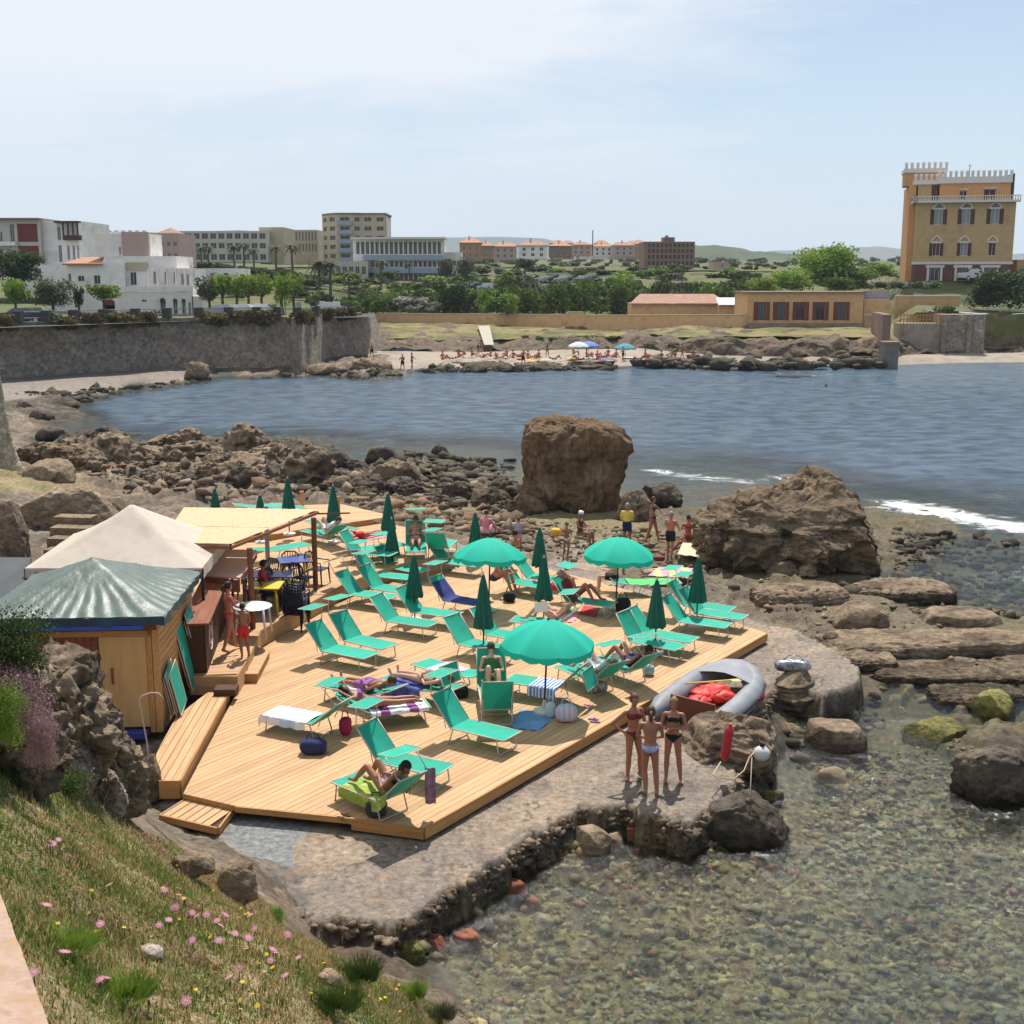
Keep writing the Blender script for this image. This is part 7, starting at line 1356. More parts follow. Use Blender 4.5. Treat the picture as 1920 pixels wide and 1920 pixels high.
def pose_sit(kind='ground', h=.0):
 z = h+.11; j = J(P=(0,0,z), N=(0,.05,z+.47), H=(0,.0,z+.62), Ls=(.17,.05,z+.41), Rs=(-.17,.05,z+.41), Lh=(.085,-.03,z-.01), Rh=(-.085,-.03,z-.01), Lk=(.13,-.40,z+.22), Rk=(-.13,-.40,z+.22), La=(.12,-.62,.09), Ra=(-.12,-.62,.09), Lt=(.12,-.77,.04), Rt=(-.12,-.77,.04), Le=(.25,-.10,z+.20), Re=(-.25,-.10,z+.20), Lw=(.14,-.32,z+.24), Rw=(-.14,-.32,z+.24))
 if kind == 'chair':
  for a, b in dict(Lk=(.12,-.42,z+.02), Rk=(-.12,-.42,z+.02), La=(.12,-.44,.09), Ra=(-.12,-.44,.09), Lt=(.12,-.59,.04), Rt=(-.12,-.59,.04)).items(): j[a] = Vector(b)
 if kind == 'bent':
  for a, b in dict(N=(0,-.20,z+.42), H=(0,-.33,z+.50), Ls=(.17,-.18,z+.37), Rs=(-.17,-.18,z+.37), Le=(.24,-.30,z+.2), Re=(-.24,-.30,z+.2), Lw=(.12,-.48,z+.18), Rw=(-.12,-.48,z+.18)).items(): j[a] = Vector(b)
 return j
def frame(j):
 P, N = j['P'], j['N']; u = (N-P).normalized(); l = (j['Ls']-j['Rs']); l = (l-u*l.dot(u)).normalized(); f = l.cross(u)
 if j.get('flip'): pass
 return P, l, f, u
def rotm(l, f, u): return Matrix((l, -f, u)).transposed()
def body_raw(j, male=False, fat=1.0):
 b = MB(); P, l, f, u = frame(j); Rm = rotm(l, f, u); T = (j['N']-P).length; k = T/.48
 if j.get('flip'): f = -f; l = l
 g = fat
 E = lambda c, r: b.ell(c, r, 14, 9, Rm)
 E(P+u*.0*k, (.155*g, .108*g, .125)); E(P+u*.16*k, ((.135 if male else .118)*g, .088*g, .13)); E(P+u*.34*k, ((.165 if male else .142), .100*g, .165)); E(P+u*.25*k, ((.145 if male else .125)*g, .09*g, .14))
 for s in (1, -1): E(P-u*.04-f*.045+l*.068*s, (.082*g, .078*g, .085))
 if not male:
  for s in (1, -1): b.ell(P+u*.335*k+f*.075+l*.07*s, (.056, .056, .056), 10, 7)
 def cap(p, q, r0, r1, mid=None):
  d = q-p; pts = [p-d.normalized()*r0*.5, p, p+d*.35, q, q+d.normalized()*r1*.5]; b.tube(pts, [r0*.75, r0, mid if mid else r0*.6+r1*.4, r1, r1*.7], 12)
 cap(j['Ls'], j['Rs'], .050 if male else .043, .050 if male else .043); cap(j['N']-u*.05, j['H']-(j['H']-j['N']).normalized()*.02, .055 if male else .048, .046)
 for s in 'LR':
  cap(P+(j[s+'h']-P)*.9, j[s+'k'], .088*g, .054); cap(j[s+'k'], j[s+'a'], .052, .034, .055); cap(j[s+'a']+Vector((0,0,-.01)), j[s+'t'], .036, .030)
  hl = j[s+'a']-(j[s+'t']-j[s+'a']).normalized()*.03; b.ell(hl, (.034, .034, .036), 8, 6)
  a = .052 if male else .043; cap(j[s+'s'], j[s+'e'], a, a*.80); cap(j[s+'e'], j[s+'w'], a*.80, .024)
  d = (j[s+'w']-j[s+'e']).normalized(); b.ell(j[s+'w']+d*.045, (.038, .022, .048) if abs(d.z) > .6 else (.044, .040, .022), 8, 6)
 hu = (j['H']-j['N']).normalized(); hf = (f-hu*f.dot(hu)).normalized(); hl_ = hf.cross(hu)*-1; Hm = rotm(l, hf, hu)
 b.ell(j['H']+hu*.015, (.074, .092, .104), 14, 10, Hm); b.ell(j['H']-hu*.055+hf*.025, (.055, .062, .058), 12, 8, Hm)
 b.ell(j['H']-hu*.012+hf*.095, (.012, .018, .022), 8, 6, Hm); b.ell(j['H']-hu*.052+hf*.086, (.022, .012, .010), 8, 5, Hm)
 for s in (1, -1): b.ell(j['H']-hu*.005+l*.075*s, (.012, .02, .028), 8, 6, Hm)
 return b
def fingers(b, j, s):
 e, w = j[s+'e'], j[s+'w']; d = (w-e).normalized(); side = d.cross(Vector((0, 0, 1)));
 if side.length < .3: side = Vector((1, 0, 0))
 side.normalize(); nrm = side.cross(d).normalized(); p = w+d*.075
 for i, L_ in enumerate((.060, .072, .076, .066)):
  o = side*(.026-.0175*i); p0 = p+o; b.tube([p0-d*.02, p0+d*L_*.4-nrm*.004, p0+d*L_*.72-nrm*.014, p0+d*L_*.88-nrm*.030], [.0085, .0085, .0078, .006], 6)
 t = w+d*.03+side*.03; b.tube([t-side*.01, t+side*.018+d*.020, t+side*.024+d*.045], [.010, .0095, .007], 6)
PEOPLE = []
def person(label, j, loc, rz, skin='skin1', hair='brown', style='short', wear=(), male=False, fat=1.0, scale=1.0, vox=.016, group=None, hat=None, age='adult', rootscale=None):
 r = empty('person', loc, rz, label, 'person', group); r.scale = (scale,)*3
 raw = body_raw(j, male, fat).mesh('raw'); o = bpy.data.objects.new('raw_body', raw); COL.objects.link(o)
 m = o.modifiers.new('v', 'REMESH'); m.mode = 'VOXEL'; m.voxel_size = vox; m.use_smooth_shade = True
 s = o.modifiers.new('s', 'SMOOTH'); s.factor = .6; s.iterations = 5 if vox < .02 else 3
 PEOPLE.append(dict(r=r, o=o, j=j, skin=skin, hair=hair, style=style, wear=wear, male=male, vox=vox, hat=hat)); return r
def region(kind, pts, j, P, l, f, u):
 if j.get('flip'): f = -f
 d = pts-np.array(P); a = d@np.array(l); b = d@np.array(f); c = d@np.array(u); A = np.abs(a)
 def seg(p, q):
  p, q = np.array(p), np.array(q); e = q-p; t = np.clip((pts-p)@e/(e@e), 0, 1); return t, np.linalg.norm(pts-p-t[:, None]*e, axis=1)
 tor = (A < .21) & (np.abs(b) < .19)
 if kind == 'brief': return tor & (c < .045) & (c > -.125+.78*A)
 if kind == 'bandeau': return (A < .168) & (np.abs(b) < .17) & (c > .295) & (c < .385)
 if kind == 'top': return ((A < .15) & (b > 0) & (b < .2) & (c > .275) & (c < .40-.2*np.abs(A-.07))) | ((A < .16) & (np.abs(b) < .17) & (c > .285) & (c < .31))
 if kind == 'onepiece': return (tor & (c < .40) & (c > -.125+.78*A) & (A < .17))
 if kind == 'shorts':
  m = tor & (c < .09) & (c > -.12)
  for s in 'LR': t, dd = seg(j[s+'h'], j[s+'k']); m |= (t < .62) & (dd < .125) & (c < .09)
  return m
 if kind == 'shirt':
  m = (A < .24) & (np.abs(b) < .20) & (c < .47) & (c > -.06)
  for s in 'LR': t, dd = seg(j[s+'s'], j[s+'e']); m |= (t < .62) & (dd < .085)
  return m
def finish_people():
 dg = bpy.context.evaluated_depsgraph_get(); dg.update()
 for p in PEOPLE:
  me = bpy.data.meshes.new_from_object(p['o'].evaluated_get(dg)); me.name = 'body'; j = p['j']; P, l, f, u = frame(j)
  co = np.zeros(len(me.vertices)*3); me.vertices.foreach_get('co', co); co = co.reshape(-1, 3); no = np.zeros(len(me.vertices)*3); me.vertex_normals.foreach_get('vector', no); no = no.reshape(-1, 3)
  for kind, mat_, nm in p['wear']:
   msk = region(kind, co, j, P, l, f, u); fs = [tuple(pl.vertices) for pl in me.polygons if all(msk[v] for v in pl.vertices)]
   if not fs: continue
   ids = sorted({v for q in fs for v in q}); mp_ = {v: i for i, v in enumerate(ids)}; off = .016 if kind in ('shirt', 'shorts') else .007
   cm = bpy.data.meshes.new(nm); cm.from_pydata([tuple(co[v]+no[v]*off) for v in ids], [], [tuple(mp_[v] for v in q) for q in fs]); cm.polygons.foreach_set('use_smooth', [True]*len(fs)); cm.update(); link(nm, cm, mat_, p['r'])
  b = MB()
  if p['vox'] < .03:
   for s in 'LR': fingers(b, j, s)
   bm = bmesh.new(); bm.from_mesh(me); h = b.mesh('h'); bm.from_mesh(h); bm.to_mesh(me); bm.free()
  me.polygons.foreach_set('use_smooth', [True]*len(me.polygons)); me.materials.clear(); link('body', me, M[p['skin']], p['r'])
  hu = (j['H']-j['N']).normalized(); ff = -f if j.get('flip') else f; hf = (ff-hu*ff.dot(hu)).normalized(); Hm = rotm(l, hf, hu); hm = prop('hair_'+p['hair'], HAIR[p['hair']], .55)
  q = MB(); q.ell(Vector((0, 0, 0)), (.086, .104, .115), 16, 12); vs = [Vector(v) for v in q.v]; keep = []
  for fc in q.f:
   c = sum((vs[i] for i in fc), Vector())/len(fc)
   if -c.y > .045 and c.z < .062: continue
   if c.z < -.065 and p['style'] != 'long': continue
   keep.append(fc)
  hb = MB(); hb.add([Hm @ v+j['H']+hu*.02-hf*.006 for v in vs], keep)
  if p['style'] == 'bun': hb.ell(j['H']+hu*.085-hf*.085, (.042, .042, .04), 10, 7)
  if p['style'] == 'pony': hb.tube([j['H']+hu*.04-hf*.09, j['H']-hu*.04-hf*.14, j['H']-hu*.15-hf*.12], [.03, .034, .012], 8)
  if p['style'] == 'long': hb.tube([j['H']+hu*.02-hf*.05, j['H']-hu*.07-hf*.06, j['H']-hu*.16-hf*.05], [.055, .06, .03], 10)
  hb.build('hair', hm, p['r'], True)
  if p['hat']:
   q = MB(); q.lathe([(.155, 0), (.10, .012), (.098, .05), (.07, .10), (.01, .115)] if p['hat'][0] == 'brim' else [(.10, 0), (.10, .03), (.075, .08), (.01, .10)], 14); o = q.build('hat', p['hat'][1], p['r'], True); o.matrix_local = Matrix.Translation(j['H']+hu*.055) @ Hm.to_4x4()
  if p['vox'] < .0135:
   for s in (1, -1): q = MB(); q.ell(j['H']+hu*.012+hf*.086+l*.030*s, (.011, .008, .006), 8, 5, Hm); q.build('eye', prop('eye_dark', (.02, .015, .01), .2), p['r'])
  bpy.data.objects.remove(p['o'], do_unlink=True)
# cloth colours
C_ = dict(burgundy=prop('cloth_burgundy', (.16,.025,.03)), black=prop('cloth_black', (.012,.012,.014)), lilac=prop('cloth_lilac', (.36,.38,.62)), red=prop('cloth_red', (.50,.03,.03)), yellow=prop('cloth_yellow', (.70,.55,.10)), navy=prop('cloth_navy', (.02,.03,.10)), grey=prop('cloth_grey', (.36,.34,.36)), white=prop('cloth_white', (.75,.75,.75)), green=prop('cloth_green', (.03,.14,.05)), pink=prop('cloth_pink', (.70,.28,.33)), brown=prop('cloth_brown', (.08,.04,.02)), blue=prop('cloth_blue', (.12,.20,.45)), purple=prop('cloth_purple', (.25,.10,.30)))
def stand_at(px, py, zf): return at(px, py, zf)
def hgt(px, pyt, p): return atY(px, pyt, p.y).z-p.z
def stand(label, px, pyf, pyt, zf, rz, kind='plain', **k):
 p = at(px, pyf, zf) if zf is not None else gat(px, pyf); s = hgt(px, pyt, p)/1.69; s = min(max(s, .55), 1.15); k.setdefault('vox', .017)
 return person(label, pose_stand(kind), p, rz, scale=s, **k)
def two(top, bot, m1, m2=None): return ((top, m1, 'bikini_top'), ('brief', m2 or m1, 'bikini_bottom'))
# rz 0 faces the camera (-y); pi faces away
stand('woman in burgundy bikini with sunglasses, hand on hip, left of the three on the concrete', 1186, 1462, 1302, SLZ, R(28), 'hip', skin='skin1', hair='chestnut', style='bun', wear=two('top', 0, C_['burgundy']), vox=.0125)
stand('woman seen from behind in pale lilac bikini bottom, middle of the three on the concrete', 1217, 1492, 1326, SLZ, R(176), 'front', skin='skin1', hair='brown', style='pony', wear=(('brief', C_['lilac'], 'bikini_bottom'),), vox=.0125)
stand('woman in black bandeau bikini with folded arms, right of the three on the concrete', 1260, 1466, 1309, SLZ, R(-12), 'folded', skin='skin1', hair='blond', style='bun', wear=two('bandeau', 0, C_['black']), vox=.0125)
stand('man in yellow t-shirt and dark shorts seen from behind near the sea stack', 1175, 1030, 944, None, R(172), 'front', skin='skin1', hair='grey', wear=(('shirt', C_['yellow'], 'shirt'), ('shorts', C_['navy'], 'shorts')), male=True)
stand('woman in brown bikini stepping forward with arms out near the big boulder', 1223, 1018, 932, None, R(60), 'reach', skin='skin1', hair='brown', style='short', wear=two('top', 0, C_['brown']))
stand('man in black shorts with a blue towel over his shoulder near the big boulder', 1256, 1050, 960, None, R(150), 'reach', skin='skin4', hair='grey', wear=(('shorts', C_['black'], 'shorts'),), male=True, fat=1.1)
stand('small child standing in white trunks beside the seated lady', 1062, 1048, 980, None, R(20), 'front', skin='skin2', hair='dark', wear=(('brief', C_['white'], 'trunks'),))
stand('man in grey shirt holding a small child, seen from behind', 972, 1034, 970, None, R(178), 'baby', skin='skin1', hair='chestnut', wear=(('shirt', C_['grey'], 'shirt'), ('shorts', C_['pink'], 'shorts')), male=True, fat=1.15)
stand('woman in red bikini bottom leaning towards the bar', 432, 1222, 1092, UZ, R(120), 'reach', skin='skin4', hair='dark', style='pony', wear=two('top', 0, C_['red']))
stand('girl in red shorts standing beside the woman at the bar', 458, 1234, 1132, UZ, R(200), 'front', skin='skin2', hair='dark', style='short', wear=(('shorts', C_['red'], 'shorts'),))
def sitp(label, px, pyb, zf, rz, kind='ground', h=0, **k):
 p = at(px, pyb, zf) if zf is not None else gat(px, pyb); k.setdefault('vox', .019); return person(label, pose_sit(kind, h), p, rz, **k)
sitp('seated lady with white cap and patterned towel behind the left open parasol', 1088, 1024, None, R(60), 'chair', .38, skin='skin2', hair='grey', wear=(('onepiece', C_['brown'], 'swimsuit'),), hat=('cap', C_['white']))
sitp('woman in pinkish dress sitting on the rocks left of the man in grey', 912, 1008, None, R(160), 'ground', .12, skin='skin3', hair='brown', wear=(('shirt', C_['pink'], 'dress'),))
sitp('bather with bare back sitting at the left foot of the big boulder', 1290, 1014, None, R(170), 'ground', .08, skin='skin4', hair='brown', style='bun', wear=two('bandeau', 0, C_['red']))
sitp('dark haired person sitting half behind the edge of the big boulder', 1322, 1020, None, R(140), 'ground', .1, skin='skin2', hair='dark', wear=two('top', 0, C_['black']))
sitp('man with straw hat sitting under the right open parasol', 1152, 1108, DZ, R(-100), 'chair', .30, skin='skin3', hair='grey', male=True, wear=(('shorts', C_['black'], 'shorts'),), hat=('brim', prop('straw', (.62,.52,.30))))
sitp('person in dark top standing bent beneath the right open parasol', 1150, 1086, DZ, R(150), 'chair', .45, skin='skin2', hair='dark', wear=(('shirt', C_['burgundy'], 'shirt'), ('shorts', C_['black'], 'shorts')))
sitp('reddish man sitting bent forward on a lounger under the left open parasol', 928, 1112, DZ, R(60), 'bent', .36, skin='skin4', hair='grey', male=True, wear=(('shorts', C_['navy'], 'shorts'),))
sitp('sunburnt person sitting low behind the closed parasol in the centre', 1042, 1128, DZ, R(110), 'bent', .34, skin='skin4', hair='brown', male=True, wear=(('shorts', C_['red'], 'shorts'),))
sitp('person sitting at the far side of the left open parasol', 965, 1066, DZ, R(-120), 'chair', .34, skin='skin1', hair='dark', wear=two('top', 0, C_['navy']))
sitp('guest in a red and white shirt sitting at the nearest café table', 497, 1140, UZ, R(100), 'chair', .40, skin='skin2', hair='dark', male=True, wear=(('shirt', C_['red'], 'shirt'), ('shorts', C_['white'], 'shorts')))
# ================================================================== loungers
M['teal'] = mk('teal_mesh_cloth', [(.012,.33,.225),(.02,.39,.27)], 5, .75, .1, 200, var=.22, trans=.07, bdist=.002)
M['alu'] = mk('pale_tube', [(.50,.44,.37)], rough=.45, spec=.5)
SH = .33
def lounger_parts(back, shade, cover=None, seatm=None):
 r = empty('sun_lounger', (0, 0, 0)); W = .30; L_ = 1.20; bl = .72; c, s = math.cos(R(back)), math.sin(R(back)); bt = Vector((-c*bl, 0, SH+s*bl))
 q = MB()
 for y in (-W, W): q.tube([(0, y, SH), (L_, y, SH)], .014, 6)
 q.tube([(L_, -W, SH), (L_, W, SH)], .014, 6); q.tube([(0, -W, SH-.01), (0, W, SH-.01)], .012, 6); q.build('seat_frame', M['alu'], r, True)
 q = MB();
 for y in (-W, W): q.tube([(0, y, SH), bt+Vector((0, y, 0))], .014, 6)
 q.tube([bt+Vector((0, -W, 0)), bt+Vector((0, W, 0))], .014, 6); q.build('back_frame', M['alu'], r, True)
 for x, dx in ((L_-.16, .05), (.06, -.10)):
  for y in (-W, W): q = MB(); q.tube([(x, y, SH), (x+dx, y, .02)], .013, 6); q.build('leg', M['alu'], r, True)
  q = MB(); q.tube([(x+dx, -W, .02), (x+dx, W, .02)], .013, 6); q.build('foot_bar', M['alu'], r, True)
 if back > 12:
  q = MB(); q.tube([(-.30*c, -W+.02, SH+.30*s), (-.12, -W+.02, SH-.03)], .009, 5); q.tube([(-.30*c, W-.02, SH+.30*s), (-.12, W-.02, SH-.03)], .009, 5); q.build('back_strut', M['alu'], r, True)
 def cloth(name, a, b, w, sag, m, th=.006):
  n = 7; mm = 5; vs = []; a, b = Vector(a), Vector(b); d = b-a; up = d.cross(Vector((0, 1, 0))).normalized(); up = up if up.z > 0 else -up
  for i in range(n):
   for k in range(mm):
    t = i/(n-1); v = k/(mm-1)*2-1; vs.append(a+d*t+Vector((0, v*w, 0))-up*(sag*(1-v*v)*math.sin(math.pi*t)**.5))
  q = MB(); q.add(vs, [(i*mm+k, i*mm+k+1, (i+1)*mm+k+1, (i+1)*mm+k) for i in range(n-1) for k in range(mm-1)]); o = q.build(name, m, r, True); return o
 cloth('seat', (.0, 0, SH+.006), (L_-.012, 0, SH+.006), W-.012, .025, M['teal']); cloth('backrest', (0, 0, SH+.006), bt-Vector((-c*.012, 0, s*.012)), W-.012, .03, M['teal'])
 if shade:
  arm, pan, al = shade; ca, sa = math.cos(R(arm)), math.sin(R(arm)); e = bt+Vector((ca*al, 0, sa*al)); cp, sp = math.cos(R(pan)), math.sin(R(pan)); pw = .40
  a = e-Vector((cp, 0, sp))*pw*.5; b = e+Vector((cp, 0, sp))*pw*.5
  q = MB(); q.add([a+Vector((0, -W+.02, 0)), b+Vector((0, -W+.02, 0)), b+Vector((0, W-.02, 0)), a+Vector((0, W-.02, 0))], [(0, 1, 2, 3)]); sh = q.build('sunshade', M['teal'], r)
  q = MB(); q.tube([a+Vector((0,-W,0)), b+Vector((0,-W,0)), b+Vector((0,W,0)), a+Vector((0,W,0)), a+Vector((0,-W,0))], .008, 5, False); q.build('shade_frame', M['alu'], sh, True)
  for y in (-W-.012, W+.012): q = MB(); q.tube([bt+Vector((0, y, 0)), e+Vector((0, y, 0))], .010, 5); q.build('shade_arm', M['alu'], sh, True)
 if back > 20:
  q = MB(); q.ell(bt+Vector((.01, W, .02)), (.02, .02, .025)); q.build('knob', M['alu'], r, True)
 return r
_LP = {}
def lounger(label, hx, hy, fx, fy, back=50, shade='up', zf=DZ, group='teal sun loungers on the decks'):
 SHD = {'up': (88, 4, .36), 'fwd': (48, -8, .46), 'down': (-18, 2, .55), 'behind': (-118, 70, .30), 'lean': (120, 25, .36), None: None, 'low': (30, -25, .42), 'vert': (60, 75, .34)}
 key = (back, shade); h = at(hx, hy, zf+SH); f = at(fx, fy, zf+SH); ang = math.atan2(f.y-h.y, f.x-h.x)
 if key not in _LP: r = lounger_parts(back, SHD[shade]); _LP[key] = r; r.location = (h.x, h.y, zf+.003); r.rotation_euler = (0, 0, ang); tag(r, label, 'sun lounger', group)
 else: r = copy_thing(_LP[key], (h.x, h.y, zf+.003), ang, label, group=group)
 return r
LG = {}
def LL(k, *a, **kw): LG[k] = lounger(*a, **kw)
LL('1', 'empty teal lounger with raised shade, left of the upright teal panel in front', 862, 1357, 966, 1382, 52, 'up')
LL('2a', 'front one of the empty pair of loungers nearest the bar, its shade raised', 618, 1215, 698, 1230, 50, 'up')
LL('2b', 'rear one of the empty pair of loungers nearest the bar, its shade raised', 661, 1196, 735, 1214, 50, 'up')
LL('3', 'empty lounger left of the closed parasol at the left centre, without shade', 735, 1160, 811, 1171, 50, None)
LL('4', 'empty lounger with its foot beside the tall dark closed parasol, shade folded over the foot', 781, 1143, 864, 1154, 50, None)
LL('5', 'empty lounger with raised shade left of the near open parasol', 874, 1203, 956, 1222, 50, None)
LL('6', 'empty lounger directly behind the dark closed parasol of the centre', 922, 1185, 1006, 1200, 52, None)
LL('7a', 'front lounger of the tight left row at the raised deck edge', 667, 1111, 739, 1121, 50, 'lean')
LL('7b', 'second lounger of the tight left row', 708, 1100, 768, 1109, 50, 'up')
LL('7c', 'third lounger of the tight left row, shade raised over it', 702, 1076, 757, 1082, 48, 'up')
LL('7d', 'rear lounger of the tight left row with the parasol pole in front', 737, 1061, 802, 1073, 50, 'up')
LL('7e', 'empty lounger at the left of the left open parasol', 835, 1052, 900, 1060, 50, 'up')
LL('8', 'lounger spread with a dark blue towel left of the centre parasols', 843, 1122, 905, 1132, 50, 'up')
LL('9', 'lounger right of the bent man, with curved back, near the left open parasol', 963, 1089, 1020, 1099, 48, None)
LL('10', 'lounger between the two dark closed parasols right of the left open parasol', 995, 1080, 1065, 1087, 50, None)
LL('11', 'lounger with a person in its shade under the right open parasol', 1071, 1124, 1150, 1134, 52, 'fwd')
LL('12', 'lounger whose occupant reads a white book, foot towards the left', 1048, 1168, 958, 1160, 40, 'fwd')
LL('13', 'lounger covered with a bright green towel right of the right open parasol', 1195, 1092, 1262, 1090, 6, None)
LL('14a', 'front one of the pair of loungers by the right closed parasol at the deck corner', 1280, 1161, 1356, 1172, 50, 'lean')
LL('14b', 'rear one of the pair of loungers at the deck corner', 1311, 1146, 1395, 1158, 50, 'up')
LL('14c', 'lounger with the closed parasol pole before its back, right centre', 1215, 1186, 1299, 1200, 50, None)
LL('14d', 'lounger left beside the one with the parasol pole, its back bright', 1193, 1198, 1262, 1212, 58, None)
LL('15a', 'lounger under a person in white top, green foot end towards the left, front of two', 1128, 1272, 1058, 1246, 42, 'fwd')
LL('15b', 'lounger under a dark dressed person, foot end towards the left, rear of two', 1190, 1256, 1116, 1232, 42, 'fwd')
LL('17', 'lounger with a blue towel beneath the near open parasol', 1052, 1286, 958, 1272, 46, 'behind')
LL('18', 'lounger pointing away from the viewer, its back panel seen from behind', 932, 1330, 924, 1272, 66, None)
LL('18b', 'lounger facing the viewer with raised back, a pair of bare legs before it', 922, 1280, 931, 1322, 68, None)
LL('19', 'lounger carrying a woman in dark bikini lying flat, foot to the left', 806, 1288, 728, 1268, 8, 'vert')
LL('20', 'empty lounger with a pinkish patterned towel behind the sunbathing woman', 860, 1262, 788, 1240, 10, None)
LL('21a', 'lounger spread with a white and blue towel, front left of the group', 602, 1350, 520, 1335, 40, 'fwd')
LL('21b', 'lounger holding a big white towel and a dark haired sunbather', 690, 1330, 762, 1322, 30, None)
LL('21c', 'lounger with bathers feet at the back of the white towel group', 700, 1300, 640, 1285, 20, None)
LL('22', 'empty lounger with small raised shade in the front, behind the nearest woman', 727, 1420, 833, 1444, 52, 'up')
LL('23', 'nearest lounger of all, yellow towel on it and shade tilted forward', 735, 1494, 643, 1456, 44, 'fwd')
LL('24a', 'lounger with dark back turned to the left on the raised deck, pink towel behind', 668, 1034, 705, 1037, 55, None, zf=UZ)
LL('24b', 'shaded lounger facing the viewer at the far edge of the raised deck', 780, 1018, 780, 1048, 60, 'up', zf=UZ)
LL('25', 'lounger at the far end under the first tall parasols right of the pergola', 620, 1003, 560, 990, 35, None, zf=UZ)
LL('26', 'lounger with pink towel and red clad sunbather on the raised deck', 672, 1012, 722, 1002, 8, None, zf=UZ)
LL('27', 'bright flat lounger seen between tent and pergola post', 512, 1030, 548, 1024, 8, None, zf=UZ)
LL('28', 'lounger at the very back behind the pergola beside the second closed parasol', 478, 950, 505, 948, 10, None, zf=UZ+.18)
LL('29', 'second lounger at the very back behind the pergola', 505, 956, 540, 953, 10, None, zf=UZ+.18)
LL('30', 'bright lounger below the fourth closed parasol on the raised deck', 612, 985, 652, 992, 8, None, zf=UZ)
LL('31', 'lounger half hidden at the right of the pink towel', 690, 1028, 735, 1022, 6, None, zf=UZ)
LL('32', 'flat lounger with raised shade behind the right open parasol', 822, 1028, 840, 1012, 50, 'up', zf=UZ)
LL('33', 'lounger behind the deck corner parasol, only its teal shade visible', 1290, 1132, 1338, 1138, 50, 'up')
# folded loungers by the hut
def folded():
 z = .96; r = empty('folded_loungers', at(345, 1346, z), 0)
 me = None
 base = at(350, 1345, z); bk = at(395, 1262, z); d = (bk-base); d.z = 0; ang = math.atan2(d.y, d.x)
 bpy.data.objects.remove(r)
 def f(label, p, rot, L_=1.25):
  o = empty('folded_lounger', p, rot, label, 'sun lounger', 'folded loungers leaning on the hut'); q = MB(); q.tube([(0,0,0),(0,0,L_),(.60,0,L_),(.60,0,0),(0,0,0)], .015, 6, False); q.build('frame', M['alu'], o, True); q = MB(); q.box((.30, 0, L_/2), (.56, .012, L_-.05)); q.build('cloth', M['teal'], o)
  q = MB(); q.tube([(0,.05,.1),(0,.05,L_*.9),(.60,.05,L_*.9),(.60,.05,.1)], .012, 5); q.build('leg_frame', M['alu'], o, True); return o
 for i in range(5): f(['outermost folded lounger of the stack standing against the hut','second folded lounger of the stack','middle folded lounger of the stack','fourth folded lounger of the stack','innermost folded lounger of the stack'][i], base+Vector((-.12-.10*i, .05+.02*i, .003)), (R(-8), R(-14), ang), .95)
 f('tall folded lounger leaning upright beside the stack', at(368, 1300, z)+Vector((-.1, .1, .003)), (R(-10), R(-8), ang), 1.5); f('tallest folded lounger leaning nearest the bar', at(388, 1283, z)+Vector((-.1, .1, .003)), (R(-10), R(-8), ang), 1.6)
folded()
# ================================================================== parasols
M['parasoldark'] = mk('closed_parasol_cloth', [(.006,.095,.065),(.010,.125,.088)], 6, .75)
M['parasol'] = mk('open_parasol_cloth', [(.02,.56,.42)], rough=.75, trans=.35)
M['pole'] = mk('dark_pole', [(.03,.025,.022)], rough=.5)
def closed_proto():
 r = empty('closed_parasol', (0, 0, 0)); q = MB(); q.tube([(0, 0, 0), (0, 0, 1.78)], .018, 7); q.build('pole', M['pole'], r, True)
 n = 32; prof = [(.185, .62), (.20, .68), (.17, .92), (.13, 1.22), (.08, 1.55), (.03, 1.76)]; vs = []
 for i, (rr, z) in enumerate(prof):
  for t in range(n): k = rr*(1+.22*(1 if t % 4 < 2 else -1)*(1-.5*i/5)); a = t*2*math.pi/n+.12*math.sin(i); vs.append((k*math.cos(a), k*math.sin(a), z+(.03*((t*7) % 5)/5 if i == 0 else 0)))
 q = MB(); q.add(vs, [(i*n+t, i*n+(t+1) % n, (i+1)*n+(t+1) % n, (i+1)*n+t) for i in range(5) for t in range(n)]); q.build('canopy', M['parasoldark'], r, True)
 q = MB(); q.lathe([(.03, 1.755), (.02, 1.80), (.005, 1.84)], 8); q.build('finial', M['alu'], r); q = MB(); q.lathe([(.2, 0), (.2, .05), (.05, .09)], 14); q.build('base', M['trim'], r); return r
CPx = closed_proto()
for i, (px, py, zf, ht, lab) in enumerate([(402,912,UZ+.18,1.8,'first closed parasol from the left, rising behind the reed pergola'),(487,925,UZ+.18,1.55,'short closed parasol second from the left behind the pergola'),(539,892,UZ+.18,1.9,'tall closed parasol third from the left behind the pergola'),(624,906,UZ,1.9,'closed parasol right of the pergola post'),(727,921,UZ,1.85,'closed parasol overlapping a nearer one, on the raised deck'),(734,968,DZ,1.78,'closed parasol just in front of the overlapped one'),
 (776,1036,DZ,1.78,'closed parasol standing between the left centre loungers'),(891,957,DZ-.1,1.8,'closed parasol behind the left open one'),(1012,985,DZ,1.8,'farther of the two overlapping closed parasols at the centre'),(1020,1040,DZ,1.8,'nearer of the two overlapping closed parasols at the centre'),(906,1071,DZ,2.05,'tallest closed parasol, in the middle of the deck above the near open parasol'),(1232,1081,DZ,1.85,'closed parasol right centre between two loungers'),(1310,1040,DZ,1.85,'closed parasol at the right corner of the deck')]):
 p = at(px, py, zf+ht); sc = (1, 1, ht/1.84)
 if i == 0: CPx.location = (p.x, p.y, zf+.003); CPx.scale = sc; tag(CPx, lab, 'parasol', 'closed parasols')
 else: copy_thing(CPx, (p.x, p.y, zf+.003), i*.7, lab, scale=sc, group='closed parasols')
